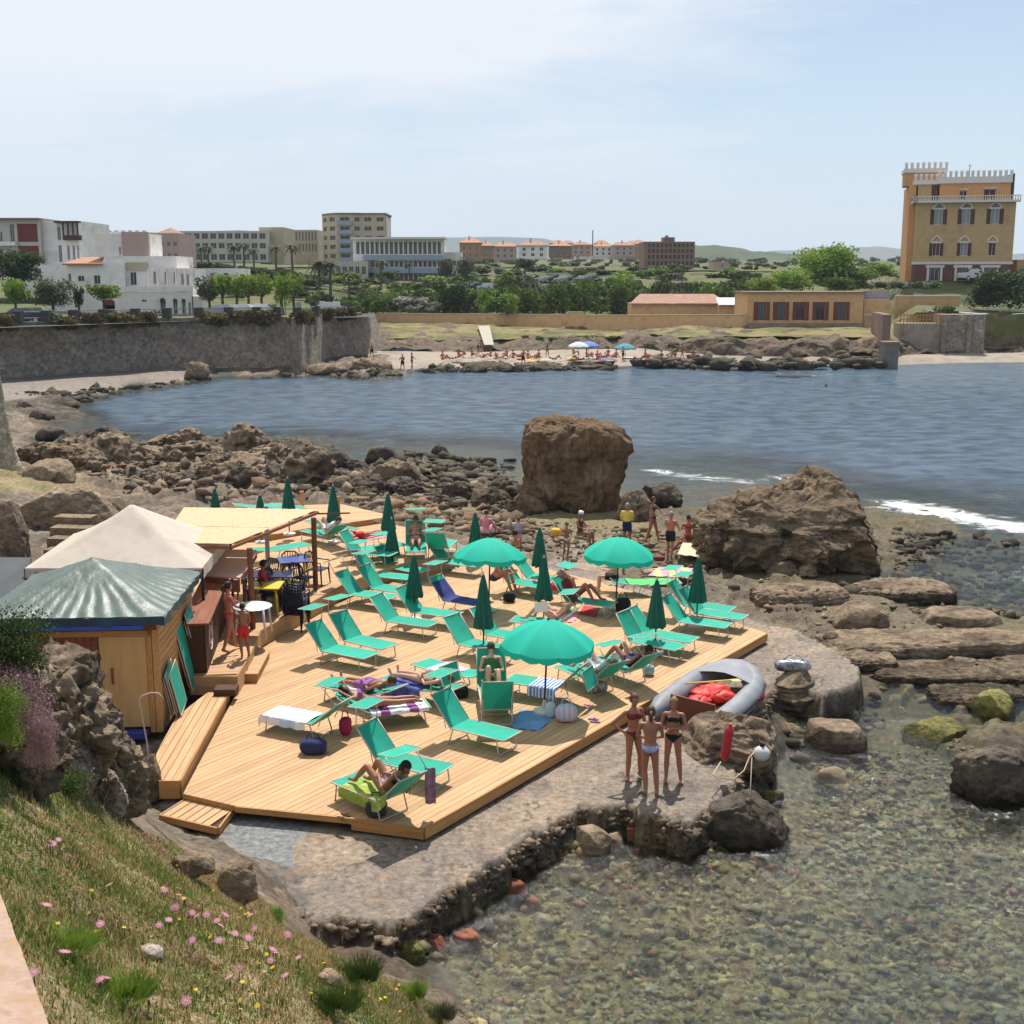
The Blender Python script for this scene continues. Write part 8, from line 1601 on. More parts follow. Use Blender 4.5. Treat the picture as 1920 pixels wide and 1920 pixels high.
def open_proto():
 r = empty('open_parasol', (0, 0, 0)); q = MB(); q.tube([(0, 0, 0), (0, 0, 1.93)], .02, 8); q.build('pole', M['pole'], r, True)
 n = 64; Rr = .97; rings = []
 prof = [(0.01, 1.95), (.25, 1.90), (.50, 1.80), (.75, 1.665), (.93, 1.53), (1.0, 1.47)]; vs = []
 for i, (rr, z) in enumerate(prof):
  for t in range(n):
   a = t*2*math.pi/n; seg = (t % 8)/8; sc = 1-.07*math.sin(math.pi*seg)*rr; dz = -.055*math.sin(math.pi*seg)*rr; vs.append((rr*Rr*sc*math.cos(a), rr*Rr*sc*math.sin(a), z+dz))
 q = MB(); q.add(vs, [(i*n+t, i*n+(t+1) % n, (i+1)*n+(t+1) % n, (i+1)*n+t) for i in range(5) for t in range(n)]); c = q.build('canopy', M['parasol'], r, True)
 vs = []; k = 128
 for t in range(k):
  a = t*2*math.pi/k; seg = ((t/2) % 8)/8; sc = 1-.07*math.sin(math.pi*seg); dz = -.055*math.sin(math.pi*seg); x, y = Rr*sc*math.cos(a), Rr*sc*math.sin(a); vs += [(x, y, 1.47+dz), (x*1.005, y*1.005, 1.47+dz-.09-.045*abs(math.sin(t*math.pi/8)))]
 q = MB(); q.add(vs, [(2*t, 2*t+1, (2*t+3) % (2*k), (2*t+2) % (2*k)) for t in range(k)]); q.build('valance', M['parasol'], r, True)
 for t in range(8):
  a = t*math.pi/4; q = MB(); q.tube([(0, 0, 1.90), (Rr*.97*math.cos(a), Rr*.97*math.sin(a), 1.45)], .006, 4); q.build('rib', M['pole'], r)
 q = MB(); q.lathe([(.025, 1.94), (.02, 1.98), (.004, 2.0)], 8); q.build('finial', M['pole'], r); q = MB(); q.lathe([(.22, 0), (.22, .05), (.06, .10), (.03, .28)], 14); q.build('base', M['trim'], r); return r
OP = open_proto()
p = at(1021, 1158, DZ+1.99); OP.location = (p.x, p.y, DZ+.003); OP.rotation_euler = (R(1), R(2), .2); tag(OP, 'open turquoise parasol in the foreground shading the blue towel', 'parasol', 'open turquoise parasols')
p = at(916, 1010, DZ+1.95); copy_thing(OP, (p.x, p.y, DZ+.003), (R(-3), R(4), .7), 'open turquoise parasol at the left centre near the man in grey')
p = at(1156, 1007, DZ+1.95); copy_thing(OP, (p.x, p.y, DZ+.003), (R(2), R(2), 1.1), 'open turquoise parasol right centre in front of the man in yellow')
# ================================================================== sunbathers
def on(k, label, pose, back, side=0.0, **kw):
 L_ = LG[k]; kw.setdefault('vox', .018); return person(label, pose_lounge(back, pose), L_.location+Vector((0, 0, .0)), L_.rotation_euler.z, **kw)
on('23', 'nearest sunbather, brown woman with raised knees on the yellow towel', 'knees', 44, skin='skin1', hair='dark', style='long', wear=two('top', 0, C_['black'], C_['grey']), vox=.014)
on('19', 'sunbather lying flat in dark bikini on a blue towel', 'flat', 10, skin='skin3', hair='chestnut', style='short', wear=two('bandeau', 0, C_['brown']), vox=.015)
on('12', 'reader lying with raised knees behind a white book', 'knees', 40, skin='skin3', hair='brown', wear=two('top', 0, C_['pink']))
on('15a', 'sunbather in white top on the front lounger of two right of the near parasol', 'knees', 36, skin='skin3', hair='white', male=True, wear=(('shirt', C_['white'], 'shirt'), ('shorts', C_['grey'], 'shorts')))
on('15b', 'sunbather in dark swimsuit on the rear lounger of two right of the near parasol', 'knees', 36, skin='skin2', hair='dark', wear=(('onepiece', C_['navy'], 'swimsuit'),))
on('18b', 'pair of bent bare legs and body on the lounger facing the viewer', 'knees', 60, skin='skin3', hair='brown', wear=(('onepiece', C_['green'], 'swimsuit'),))
on('21b', 'dark haired sunbather lying face down on the white towel', 'prone', 26, skin='skin1', hair='dark', style='long', wear=two('top', 0, C_['purple']))
on('21c', 'sunbather with purple trunks behind the white towels', 'flat', 18, skin='skin1', hair='brown', wear=(('shorts', C_['purple'], 'shorts'),))
on('26', 'sunbather in red lying on the pink towel of the raised deck', 'prone', 8, skin='skin4', hair='dark', wear=(('onepiece', C_['red'], 'swimsuit'),))
on('11', 'person resting in the shade of the right open parasol', 'knees', 50, skin='skin2', hair='grey', wear=(('shirt', C_['burgundy'], 'shirt'),))
on('24b', 'person hidden under the shade of the lounger facing the viewer at the back', 'flat', 56, skin='skin1', hair='brown', wear=two('top', 0, C_['pink']))
on('25', 'sunbather in the farthest row right of the pergola', 'knees', 35, skin='skin3', hair='brown', wear=(('shirt', C_['white'], 'shirt'),))
# ---- lying on the rocks
def rocklie(label, px, py, rz, kind, **k):
 p = gat(px, py); k.setdefault('vox', .02); return person(label, pose_lounge(4, kind, .02), p, rz, **k)
rocklie('bather lying on a beige towel with knees up at the foot of the big boulder', 1300, 1036, R(188), 'knees', skin='skin1', hair='brown', wear=two('top', 0, C_['brown']))
rocklie('bather lying on a yellow and pink towel behind the bright green towel', 1262, 1078, R(185), 'flat', skin='skin3', hair='brown', wear=two('top', 0, C_['purple']))
# ================================================================== towels, bags, small things
def cloth_on(name, label, k, x0, x1, w0, w1, m, cat='towel', drop=0.0, zo=.02, seed=1, back=None):
 """towel lying over a lounger, edges hanging"""
 L_ = LG[k]; n, mm = 14, 13; vs = []; rs = random.Random(seed)
 for i in range(n):
  x = x0+(x1-x0)*i/(n-1)
  for q in range(mm):
   y = w0+(w1-w0)*q/(mm-1); z = SH+zo+.008*math.sin(x*19+seed)*math.cos(y*13); yy = y
   if abs(y) > .325: s = 1 if y > 0 else -1; ov = abs(y)-.325; yy = s*(.325+.02*math.sin(x*22)); z -= min(ov, drop or ov)
   xx = x
   if x > 1.21: z -= (x-1.21); xx = 1.22
   if x < 0 and back: c, s2 = math.cos(R(back)), math.sin(R(back)); z += -x*s2; xx = x*c
   vs.append((xx, yy, z))
 b = MB(); b.add(vs, [(i*mm+q, i*mm+q+1, (i+1)*mm+q+1, (i+1)*mm+q) for i in range(n-1) for q in range(mm-1)]); o = b.build(name, m, None, True, L_.location, (0, 0, L_.rotation_euler.z)); tag(o, label, cat); return o
def striped(name, cols, sc, axis='x'):
 m = mk(name, [cols[0]], rough=.9); t = m.node_tree; p = [n for n in t.nodes if n.type == 'BSDF_PRINCIPLED'][0]; tc = _n(t, 'ShaderNodeTexCoord'); w = _n(t, 'ShaderNodeTexWave', bands_direction=axis.upper()); w.inputs['Scale'].default_value = sc; t.links.new(tc.outputs['Object'], w.inputs[0]); cr = _n(t, 'ShaderNodeValToRGB'); cr.color_ramp.interpolation = 'CONSTANT'
 while len(cr.color_ramp.elements) < len(cols): cr.color_ramp.elements.new(.5)
 for i, c in enumerate(cols): cr.color_ramp.elements[i].position = i/len(cols); cr.color_ramp.elements[i].color = (*c, 1)
 t.links.new(w.outputs[0], cr.inputs[0]); t.links.new(cr.outputs[0], p.inputs['Base Color']); return m
W_ = C_['white']; yl = mk('yellow_towel', [(.40,.42,.05),(.20,.32,.06),(.50,.50,.20)], 5, .9); pinkp = mk('pink_pattern', [(.55,.30,.38),(.72,.62,.70),(.40,.12,.22)], 9, .9); blt = striped('blue_white_towel', [(.10,.16,.50),(.35,.42,.68),(.62,.66,.80)], 4)
cloth_on('towel', 'yellow green towel under the nearest sunbather', '23', -.3, .95, -.40, .52, yl, seed=2, back=44)
cloth_on('towel', 'dark blue towel hanging over the side of the flat sunbather lounger', '19', .0, .95, -.30, .62, mk('navy_towel', [(.03,.04,.20),(.12,.16,.42)], 4, .9), seed=3)
cloth_on('towel', 'pale blue patterned towel on the lounger under the near open parasol', '17', .0, .62, -.45, .55, blt, seed=4)
cloth_on('towel', 'white and pale blue towel spread on the front left lounger', '21a', .15, 1.32, -.36, .50, striped('white_blue_stripe', [(.75,.76,.80),(.75,.76,.80),(.75,.76,.80),(.45,.60,.78)], .28), seed=5, drop=.16)
cloth_on('towel', 'large white towel with a blue and crimson band on the group lounger', '21b', .0, 1.15, -.40, .50, striped('white_crimson', [(.76,.75,.78),(.76,.75,.78),(.76,.75,.78),(.25,.08,.25)], .55), seed=6, back=30)
cloth_on('towel', 'white folded towel at the head of the sunbather group', '21c', .1, .7, -.42, .45, W_, seed=7)
cloth_on('towel', 'pink patterned towel on the lounger behind the flat sunbather', '20', .0, .7, -.40, .55, pinkp, seed=8)
cloth_on('towel', 'bright green towel on the lounger near the right open parasol', '13', -.3, .95, -.34, .50, prop('bright_green', (.08,.62,.14)), seed=9, back=6)
cloth_on('towel', 'dark blue towel covering the lounger left of the centre', '8', -.55, 1.1, -.33, .40, mk('dark_blue_towel', [(.02,.03,.14),(.05,.07,.26)], 3, .9), seed=10, back=50)
cloth_on('towel', 'pink towel on the raised deck lounger', '26', -.6, .9, -.36, .40, C_['pink'], seed=11, back=8)
def ground_cloth(label, pts, z, m, cat='towel', name='towel'):
 P = [at(a, b, z) for a, b in pts]; c = sum(P, Vector())/len(P); n = 12; q = MB(); vs = []
 for i in range(n):
  for k in range(n): u, v = i/(n-1), k/(n-1); p = P[0].lerp(P[1], u).lerp(P[3].lerp(P[2], u), v)-c; vs.append((p.x, p.y, .015+.012*math.sin(u*17)*math.cos(v*11)))
 q.add(vs, [(i*n+k, (i+1)*n+k, (i+1)*n+k+1, i*n+k+1) for i in range(n-1) for k in range(n-1)]); o = q.build(name, m, None, True, (c.x, c.y, c.z)); tag(o, label, cat); return o
ground_cloth('plain blue towel spread on the planks under the near open parasol', [(955,1365),(1010,1372),(1048,1338),(975,1332)], DZ, mk('blue_towel', [(.12,.22,.46),(.20,.32,.58)], 2, .9))
ground_cloth('crimson towel on the planks beneath the shaded lounger', [(1085,1152),(1118,1158),(1125,1140),(1095,1136)], DZ, C_['red'])
ground_cloth('red towel beside the crimson one', [(1035,1165),(1075,1168),(1085,1155),(1050,1150)], DZ, C_['pink'])
ground_cloth('beige towel on the rock before the big boulder', [(1270,1040),(1322,1046),(1325,1022),(1280,1018)], .62, prop('beige', (.55,.45,.32)))
ground_cloth('yellow and pink beach towel on the rocks behind the green one', [(1215,1080),(1290,1084),(1300,1066),(1235,1064)], .70, striped('yellow_pink', [(.65,.55,.20),(.65,.30,.40)], .7))
def bag(label, px, py, z, w, d, h, m, rz=0, name='bag', cat='bag', strap=True):
 p = at(px, py, z); r = empty(name, (p.x, p.y, z+.003), rz, label, cat); D, f = ico(3); e = 3.2; k = (np.abs(D[:, 0])**e+np.abs(D[:, 1])**e+np.abs(D[:, 2])**e)**(1/e); C = D/k[:, None]*np.array([w/2, d/2, h/2])+np.array([0, 0, h/2]); C += (fbm(C[:, 0]*7+px, C[:, 1]*7, C[:, 2]*7, 3)*.06*max(w, h))[:, None]*D
 C[:, 2] = np.clip(C[:, 2], 0, None); link('body', mesh_np('bag_body', C, f), m, r)
 if strap: q = MB(); q.tube([(-w*.3, 0, h*.85), (-w*.15, 0, h*1.35), (w*.15, 0, h*1.35), (w*.3, 0, h*.85)], .012, 5); q.build('handle', m, r, True)
 return r
bag('navy blue beach bag under the white towel lounger', 588, 1412, DZ, .50, .35, .28, C_['navy']); bag('magenta bag under the group of towels', 648, 1378, DZ, .24, .16, .36, prop('magenta', (.30,.02,.08))); bag('black beach bag under the nearest lounger', 706, 1530, DZ, .36, .28, .30, mk('black_bag', [(.012,.012,.015),(.05,.05,.055)], 6, .5)); bag('dark bag standing behind the flat sunbather', 865, 1308, DZ, .30, .2, .24, C_['black'])
bag('white bag with pink and blue stripes at the foot of the near parasol', 1062, 1352, DZ, .42, .34, .34, striped('bag_stripe', [(.62,.64,.70),(.30,.36,.62),(.62,.64,.70),(.62,.40,.48)], 3)); bag('white transparent bag by the base of the near parasol', 1032, 1345, DZ, .2, .2, .32, prop('milky', (.55,.58,.62), .4))
bag('black and white flowered beach bag beside the two sunbathers', 1118, 1298, DZ, .48, .28, .24, mk('flower_bag', [(.65,.62,.55),(.08,.06,.05)], 9, .8)); bag('turquoise patterned bag under the rear sunbather', 1216, 1266, DZ, .26, .2, .24, mk('turq_bag', [(.05,.40,.42),(.55,.60,.60)], 8, .8)); bag('dark round bag under the lounger right of the bent man', 955, 1128, DZ, .34, .3, .28, C_['black'])
bag('black bag in the shade under the right open parasol', 1168, 1150, DZ, .40, .3, .42, C_['black']); bag('yellow inflated beach bag lying on the rocks beside the child', 1042, 1006, .4, .36, .3, .30, prop('bagyellow', (.75,.42,.03)), strap=False); bag('purple towel bundle of things by the man in black shorts', 1235, 1052, .6, .4, .3, .18, C_['burgundy'], strap=False)
bag('crumpled silver grey holdall lying on the layered boulder', 1487, 1259, .80, .80, .30, .27, mk('silver_foil', [(.03,.03,.035),(.30,.31,.33),(.60,.61,.63)], 4, .25, .5, 8, metal=.6), R(-6), 'holdall', 'bag')
def shoes(label, px, py, z, m, rz=0):
 p = at(px, py, z); r = empty('flip_flops', (p.x, p.y, z+.003), rz, label, 'sandals')
 for s in (-1, 1): q = MB(); q.ell((s*.07, s*.03, .012), (.045, .12, .012), 10, 5); q.tube([(s*.07-.03, s*.03, .015), (s*.07, s*.03-.05, .05), (s*.07+.03, s*.03, .015)], .006, 4); q.build('sandal', m, r, True)
 return r
shoes('dark sandals near the front edge of the deck', 645, 1532, DZ, C_['brown'], .9); shoes('purple flip-flops near the right edge of the deck', 1114, 1352, DZ, C_['purple'], 1.3); shoes('pink flip-flops under the front lounger', 872, 1360, DZ, C_['pink'], .4); shoes('pink sandals right of the near parasol base', 1103, 1325, DZ, C_['pink'], 1.0); shoes('white sandals on the planks behind the empty lounger pair', 850, 1066, DZ, C_['white'], .3)
L_ = LG['23']; q = MB(); n = 10; vs = []
for i in range(n):
 for k in range(5): vs.append((.03*math.sin(k*1.9)+.02*math.sin(i), -.09+.045*k, -.62*i/(n-1)))
q.add(vs, [(i*5+k, i*5+k+1, (i+1)*5+k+1, (i+1)*5+k) for i in range(n-1) for k in range(4)]); p = at(806, 1440, DZ+.86); tag(q.build('towel', mk('mauve_towel', [(.22,.09,.17),(.40,.26,.36)], 8, .9), None, True, p, (0, 0, 1.5)), 'mauve towel hanging down behind the nearest lounger', 'towel')
# book
q = MB(); q.add([(0,0,0),(.18,0,0),(.18,.02,.24),(0,.02,.24),(-.16,.03,0),(-.16,.05,.24)], [(0,1,2,3),(4,0,3,5)]); p = at(1015, 1148, DZ+.75); tag(q.build('book', W_, None, False, p, (0, 0, .4)), 'open white book held by the reader', 'book')
# wooden post by parasol four
r = MB(); r.bb(-.06, .06, -.06, .06, 0, 1.0); tag(r.build('wooden_post', M['fascia'], None, False, at(635, 985, UZ)), 'pale wooden post on the far edge of the raised deck right of a closed parasol', 'post'); r = MB(); r.bb(-.06, .06, -.06, .06, 0, .6); tag(r.build('wooden_post', M['fascia'], None, False, at(567, 952, UZ+.18)), 'short pale wooden post at the very back behind the pergola', 'post')
# ================================================================== café furniture
def chair_proto(m):
 r = empty('plastic_chair', (0, 0, 0)); q = MB(); q.box((0, 0, .43), (.44, .42, .03)); q.build('seat', m, r)
 for x in (-.21, .21):
  for y, y2 in ((-.19, -.22), (.19, .25)): q = MB(); q.tube([(x, y, .44), (x*1.12, y2, 0)], [.026, .018], 6); q.build('leg', m, r, True)
  q = MB(); q.tube([(x, -.20, .43), (x*1.12, -.20, .64), (x*1.12, .16, .66), (x*1.02, .24, .60)], .018, 6); q.build('armrest', m, r, True)
 q = MB()
 q.tube([(-.22, .22, .44), (-.22, .30, .78), (-.12, .32, .88), (.12, .32, .88), (.22, .30, .78), (.22, .22, .44)], .022, 6); q.build('back_frame', m, r, True)
 for i in range(5): q = MB(); q.tube([(-.14+.07*i, .22, .45), (-.14+.07*i, .31, .86)], .012, 5); q.build('back_slat', m, r, True)
 return r
def table_proto(m, leg, round_=False):
 r = empty('cafe_table', (0, 0, 0)); q = MB()
 if round_: q.lathe([(.42, .70), (.45, .715), (.42, .73)], 18)
 else: q.box((0, 0, .72), (.80, .80, .03))
 q.build('top', m, r)
 for x in (-.33, .33):
  for y in (-.33, .33): q = MB(); q.tube([(x*.9, y*.9, .70), (x*1.08, y*1.08, 0)], [.035, .022], 6); q.build('leg', leg, r, True)
 return r
dk = prop('dark_blue_plastic', (.012,.016,.045), .35); yp = prop('yellow_plastic', (.62,.45,.03), .4); bt_ = prop('blue_table_plastic', (.055,.085,.28), .35); wp = prop('white_plastic', (.55,.55,.55), .4)
ch = chair_proto(dk)
CH_ = [(546,1087,3.3,'dark chair behind the far blue table'),(598,1095,1.2,'dark chair right of the far blue table beside the pergola post'),(498,1112,-.6,'dark chair left of the middle blue table'),(525,1120,2.2,'dark chair in front of the middle blue table'),(552,1125,.4,'dark chair between the blue tables and the stack'),(478,1140,-1.2,'dark chair by the nearest café table'),(512,1146,1.9,'dark chair right of the nearest café table'),(570,1112,2.6,'dark chair before the far blue table')]
for i, (px, py, a, lab) in enumerate(CH_):
 p = at(px, py, UZ+.003)
 if i == 0: ch.location = p; ch.rotation_euler = (0, 0, a); tag(ch, lab, 'chair', 'dark plastic chairs of the bar')
 else: copy_thing(ch, p, a, lab, group='dark plastic chairs of the bar')
p = at(556, 1180, DZ+.003)
for k in range(6): copy_thing(ch, p+Vector((.015*k, -.02*k, .075*k)), 2.9, ['lowest chair of the stack standing on the lower deck','second chair from the bottom of the stack','third chair from the bottom of the stack','fourth chair from the bottom of the stack','fifth chair from the bottom of the stack','topmost chair of the dark stack beside the bar'][k], group='stacked dark chairs')
t1 = table_proto(bt_, yp); t1.location = at(552, 1098, UZ+.003); t1.rotation_euler = (0, 0, .3); tag(t1, 'far blue café table with yellow legs under the pergola edge', 'table', 'café tables')
t2 = copy_thing(t1, at(520, 1128, UZ+.003), .2, 'middle blue café table left of the chair stack', group='café tables'); t3 = copy_thing(t1, at(478, 1128, UZ+.003), .5, 'nearest dark blue café table half behind the red post', group='café tables')
t4 = table_proto(wp, wp, True); t4.location = at(476, 1192, UZ+.003); tag(t4, 'small round white table beside the bathers at the bar', 'table', 'café tables')
t5 = table_proto(yp, yp); t5.location = at(500, 1150, UZ+.003); tag(t5, 'yellow café table behind the round white one', 'table', 'café tables')
# ================================================================== the dinghy
def dinghy():
 st = at(1279, 1352, SLZ+.25); bw = at(1392, 1262, SLZ+.25); d = bw-st; ang = math.atan2(d.y, d.x); c = (st+bw)/2; L_ = d.length; k = L_/3.3
 r = empty('inflatable_dinghy', (c.x, c.y, SLZ+.02), (R(4), 0, ang), 'grey inflatable dinghy full of red gear lying on the concrete', 'dinghy'); r.scale = (k, k*1.02, k)
 gm = mk('grey_hypalon', [(.19,.20,.22),(.26,.27,.29)], 3, .6, .1, 8, spec=.4); z = .24; rr = .215
 path = [(-1.75,-.58,z),(-1.50,-.59,z),(-1.2,-.60,z),(-.4,-.62,z),(.4,-.60,z+.02),(.95,-.47,z+.06),(1.3,-.22,z+.12),(1.42,0,z+.14)]; path += [(x, -y, zz) for x, y, zz in reversed(path[:-1])]
 rad = [.03,.15]+[rr]*5+[.2]+[rr]*5+[.15,.03]; q = MB(); q.tube(path, rad, 14); q.build('tube', gm, r, True)
 q = MB(); q.bb(-1.2, .9, -.42, .42, .06, .10); q.build('floor', M['fascia'], r); q = MB(); q.bb(-1.24, -1.20, -.44, .44, .05, .52); q.build('transom', mk('brown_transom', [(.16,.05,.03)], rough=.6), r)
 q = MB(); vs = []; n = 9
 for i in range(n):
  x = .45+.95*i/(n-1); hw = .60*max(.05, 1-((x-.3)/1.2)**2)**.6+.05
  for j_ in range(7): t = j_/6*2-1; vs.append((x, t*hw, z+.235+.10*(1-t*t)*(1-i/(n-1)*.6)+.08*i/(n-1)-.04*abs(t)))
 q.add(vs, [(i*7+j_, i*7+j_+1, (i+1)*7+j_+1, (i+1)*7+j_) for i in range(n-1) for j_ in range(6)]); q.build('bow_cover', gm, r, True)
 q = MB(); q.tube([(-1.2,-.83,z+.03),(.4,-.83,z+.05),(1.0,-.68,z+.1)], .02, 5); q.tube([(-1.2,.83,z+.03),(.4,.83,z+.05),(1.0,.68,z+.1)], .02, 5); q.build('rubbing_strake', C_['black'], r, True)
 rm = prop('letter_red', (.55,.05,.05)); q = MB(); S = lambda x, zz: (x, -.832+.0, z+zz)
 def stroke(pts, y=-.828):
  q.tube([(x, y-.004*0-.22*0, z+zz) for x, zz in pts], .010, 4)
 for ch_, x0_ in (('C', .05), ('M', .25), ('K', .47)):
  P = {'C': [[(.13,.10),(.04,.11),(0,.04),(.04,-.03),(.13,-.02)]], 'M': [[(0,-.03),(.02,.11),(.08,.02),(.14,.11),(.16,-.03)]], 'K': [[(0,-.03),(.01,.11)],[(.13,.11),(.01,.04),(.13,-.03)]]}[ch_]
  for s in P: stroke([(x0_+a, b-.02) for a, b in s])
 q.build('lettering', rm, r)
 ro = r.rotation_euler.z
 def put(lx, ly, lz): v = Matrix.Rotation(ang, 3, 'Z') @ Vector((lx*k, ly*k, lz*k)); return Vector(r.location)+v
 jr = mk('red_nylon', [(.50,.02,.015),(.68,.05,.035)], 5, .55, .3, 9)
 for i, (x, y, s, lab) in enumerate([(.15,.05,.34,'large red life jacket bundle in the dinghy'),(-.15,.18,.28,'red life jacket lying left in the dinghy'),(-.1,-.20,.30,'bright red bag lying right in the dinghy'),(-.5,.1,.24,'dark red bundle at the stern of the dinghy')]):
  D, f = ico(3); C = D*np.array([s, s*.8, s*.42]); C += (fbm(D[:, 0]*2+i*3, D[:, 1]*2, D[:, 2]*2, 3)*.35*s)[:, None]*D; o = link('life_jacket', mesh_np('life_jacket', C, f), jr, None, put(x, y, .26)); tag(o, lab, 'life jacket', 'red gear in the dinghy')
 q = MB(); q.tube([(-.7,0,0),(.5,0,.12)], .018, 6); q.add([(-.7,-.06,0),(-.95,-.07,-.03),(-.95,.07,-.03),(-.7,.06,0)], [(0,1,2,3)]); o = q.build('oar', prop('oar_yellow', (.70,.50,.12)), None, True, put(-.35, .08, .52), (0, 0, ang+2.6)); tag(o, 'yellow oar lying across the red gear', 'oar')
dinghy()
# fenders and rope
p = at(1358, 1424, .95); r = empty('red_fender', p, (R(8), R(6), 0), 'long red fender lying on the brown boulder', 'fender'); q = MB(); q.lathe([(.02,-.02),(.07,.02),(.085,.10),(.085,.55),(.07,.63),(.02,.68)], 12); q.build('body', prop('fender_red', (.45,.03,.04), .35), r, True); q = MB(); q.tube([(0,0,.67),(0,0,.72)], .03, 8); q.build('eye', prop('fender_red', (0,0,0)), r)
p = at(1428, 1413, 1.05); r = empty('white_buoy', p, 0, 'round white buoy hanging on the right side of the brown boulder', 'buoy'); q = MB(); q.ell((0,0,0), (.15,.15,.14), 16, 10); q.build('body', wp, r, True); q = MB(); q.tube([(0,0,.12),(.02,0,.2)], .04, 8); q.build('eye', C_['black'], r)
q = MB(); pts = [at(1352,1428,.95),at(1336,1452,.9),at(1345,1458,.9),at(1375,1462,.88),at(1395,1445,.95),at(1405,1420,1.05),at(1420,1405,1.1)]; c0 = pts[0].copy(); q.tube([x-c0 for x in pts], .012, 5); tag(q.build('mooring_rope', prop('rope', (.50,.36,.22)), None, True, c0), 'slack beige rope joining the red fender and the white buoy', 'rope')
q = MB(); a, b = at(1410,1415,1.05), at(1406,1500,.75); q.tube([(0,0,0), b-a], .010, 5); tag(q.build('mooring_line', prop('rope2', (.28,.24,.20)), None, True, a), 'thin line hanging from the buoy to the blackish boulder', 'rope')
finish_people()
# ================================================================== bathers on the far beach
def beach():
 src = [p for p in COL.objects if p.name.startswith('person')]
 def pick(lbl): return next(o for o in src if lbl in o.get('label', ''))
 st1, st2, st3 = pick('man in yellow'), pick('stepping forward'), pick('man in black shorts'); si = pick('bare back sitting'); ly = pick('beige towel')
 rs = random.Random(3)
 S = [(1825/4+440,664,st1),(1845/4+440,665,st2),(1330/4+440,693,st2),(1260/4+440,696,st3),(1030/4+440,672,st3),(981,686,st3),(1026,671,st2),(1168,680,st3),(1279,672,st2),(1277,665,st1)]
 for i, (px, py, s) in enumerate(S):
  lab = ['tiny standing bather at the foot of the boardwalk','second tiny standing bather at the foot of the boardwalk','tiny bather standing at the waterline below the grass bank','tiny bather wading left of the one at the waterline','tiny bather by the end of the sea wall','tiny bather standing on the reef before the beach','tiny bather standing on the beach left of the white parasol','tiny bather walking in the shallows right of the parasols','tiny bather by the rocks under the bank','tiny bather in yellow by the rocks under the bank'][i]
  c = copy_thing(s, at(px, py, .35 if py > 683 else .7), rs.uniform(0, 6), lab, group='bathers on the far beach'); c.scale = (1, 1, 1)
 for i in range(34):
  px = [830,845,860,905,920,940,962,975,990,1005,1010,930,950,1040,1075,1085,1100,1130,1140,1150,1155,1200,1210,1225,1240,1255,1265,1290,1300,870,885,1110,1120,1000][i]; py = rs.uniform(664, 676); s = (si, ly)[i % 2]
  c = copy_thing(s, at(px, py, .62), rs.uniform(0, 6), 'tiny bather sitting on the far beach' if s is si else 'tiny bather lying on the far beach', group='bathers resting on the far beach'); c.scale = (1.1,)*3
 q = MB(); q.ell((0, 0, .0), (.11, .11, .13)); tag(q.build('swimmer', C_['brown'], None, True, at(1549, 722, .12)), 'head of a lone swimmer in the bay', 'person')
 cols = [((.55,.55,.58), 1085, 664, 'white parasol on the far beach'), ((.12,.20,.50), 1104, 663, 'blue parasol on the far beach beside the white one'), ((.06,.25,.30), 1172, 668, 'small teal parasol on the far beach')]
 for c, px, py, lab in cols:
  o = copy_thing(OP, at(px, py+10, .6), .4, lab, group='parasols on the far beach'); o.scale = (1.25, 1.25, 1.0)
  m = mk('beach_parasol_cloth', [c], rough=.8)
  for ch_ in o.children:
   if ch_.name.startswith(('canopy', 'valance')): ch_.material_slots[0].link = 'OBJECT'; ch_.material_slots[0].material = m
 tw = [(.6,.6,.6),(.6,.1,.08),(.1,.2,.5),(.7,.5,.1),(.6,.3,.35),(.1,.35,.3)]
 q = MB(); q.box((0, 0, .02), (1.7, .9, .03)); tm = q.mesh('towel')
 tmats = [mk('beach_towel_%s' % n, [c], rough=.9) for n, c in zip(('white','red','blue','yellow','pink','green'), tw)]; tm.materials.append(tmats[0])
 for i in range(20):
  o = link('towel', tm, None, None, at(rs.uniform(820, 1320), rs.uniform(666, 680), .62), rs.uniform(0, 3)); o.material_slots[0].link = 'OBJECT'; o.material_slots[0].material = tmats[i % 6]; tag(o, 'small %s towel spread on the far beach' % ('white','red','blue','yellow','pink','green')[i % 6], 'towel', 'towels on the far beach')
 A = [at(896, 618, 2.35), at(918, 618, 2.35), at(926, 655, .95), at(908, 655, .95)]; BM = mk('grey_board', [(.42,.38,.31)]); r = empty('boardwalk', A[0], 0, 'pale wooden boardwalk ramp leading down to the far beach', 'boardwalk'); o = A[0]
 n = 26
 for i in range(n):
  a0, a1 = A[0].lerp(A[3], i/n), A[1].lerp(A[2], i/n); b0, b1 = A[0].lerp(A[3], (i+.88)/n), A[1].lerp(A[2], (i+.88)/n); q = MB(); V = [p-o+Vector((0, 0, .55)) for p in (a0, a1, b1, b0)]; q.add(V+[v-Vector((0, 0, .06)) for v in V], [(0,3,2,1),(4,5,6,7),(3,7,6,2),(0,1,5,4)]); q.build('board', BM, r)
 q = MB()
 for t in (.15, .95):
  for X_, Y_ in ((A[0], A[3]), (A[1], A[2])): p = X_.lerp(Y_, t)-o; q = MB(); q.tube([p+Vector((0,0,.2)), p+Vector((0,0,-.8))], .06, 5); q.build('support', M['bark'], r)
beach()
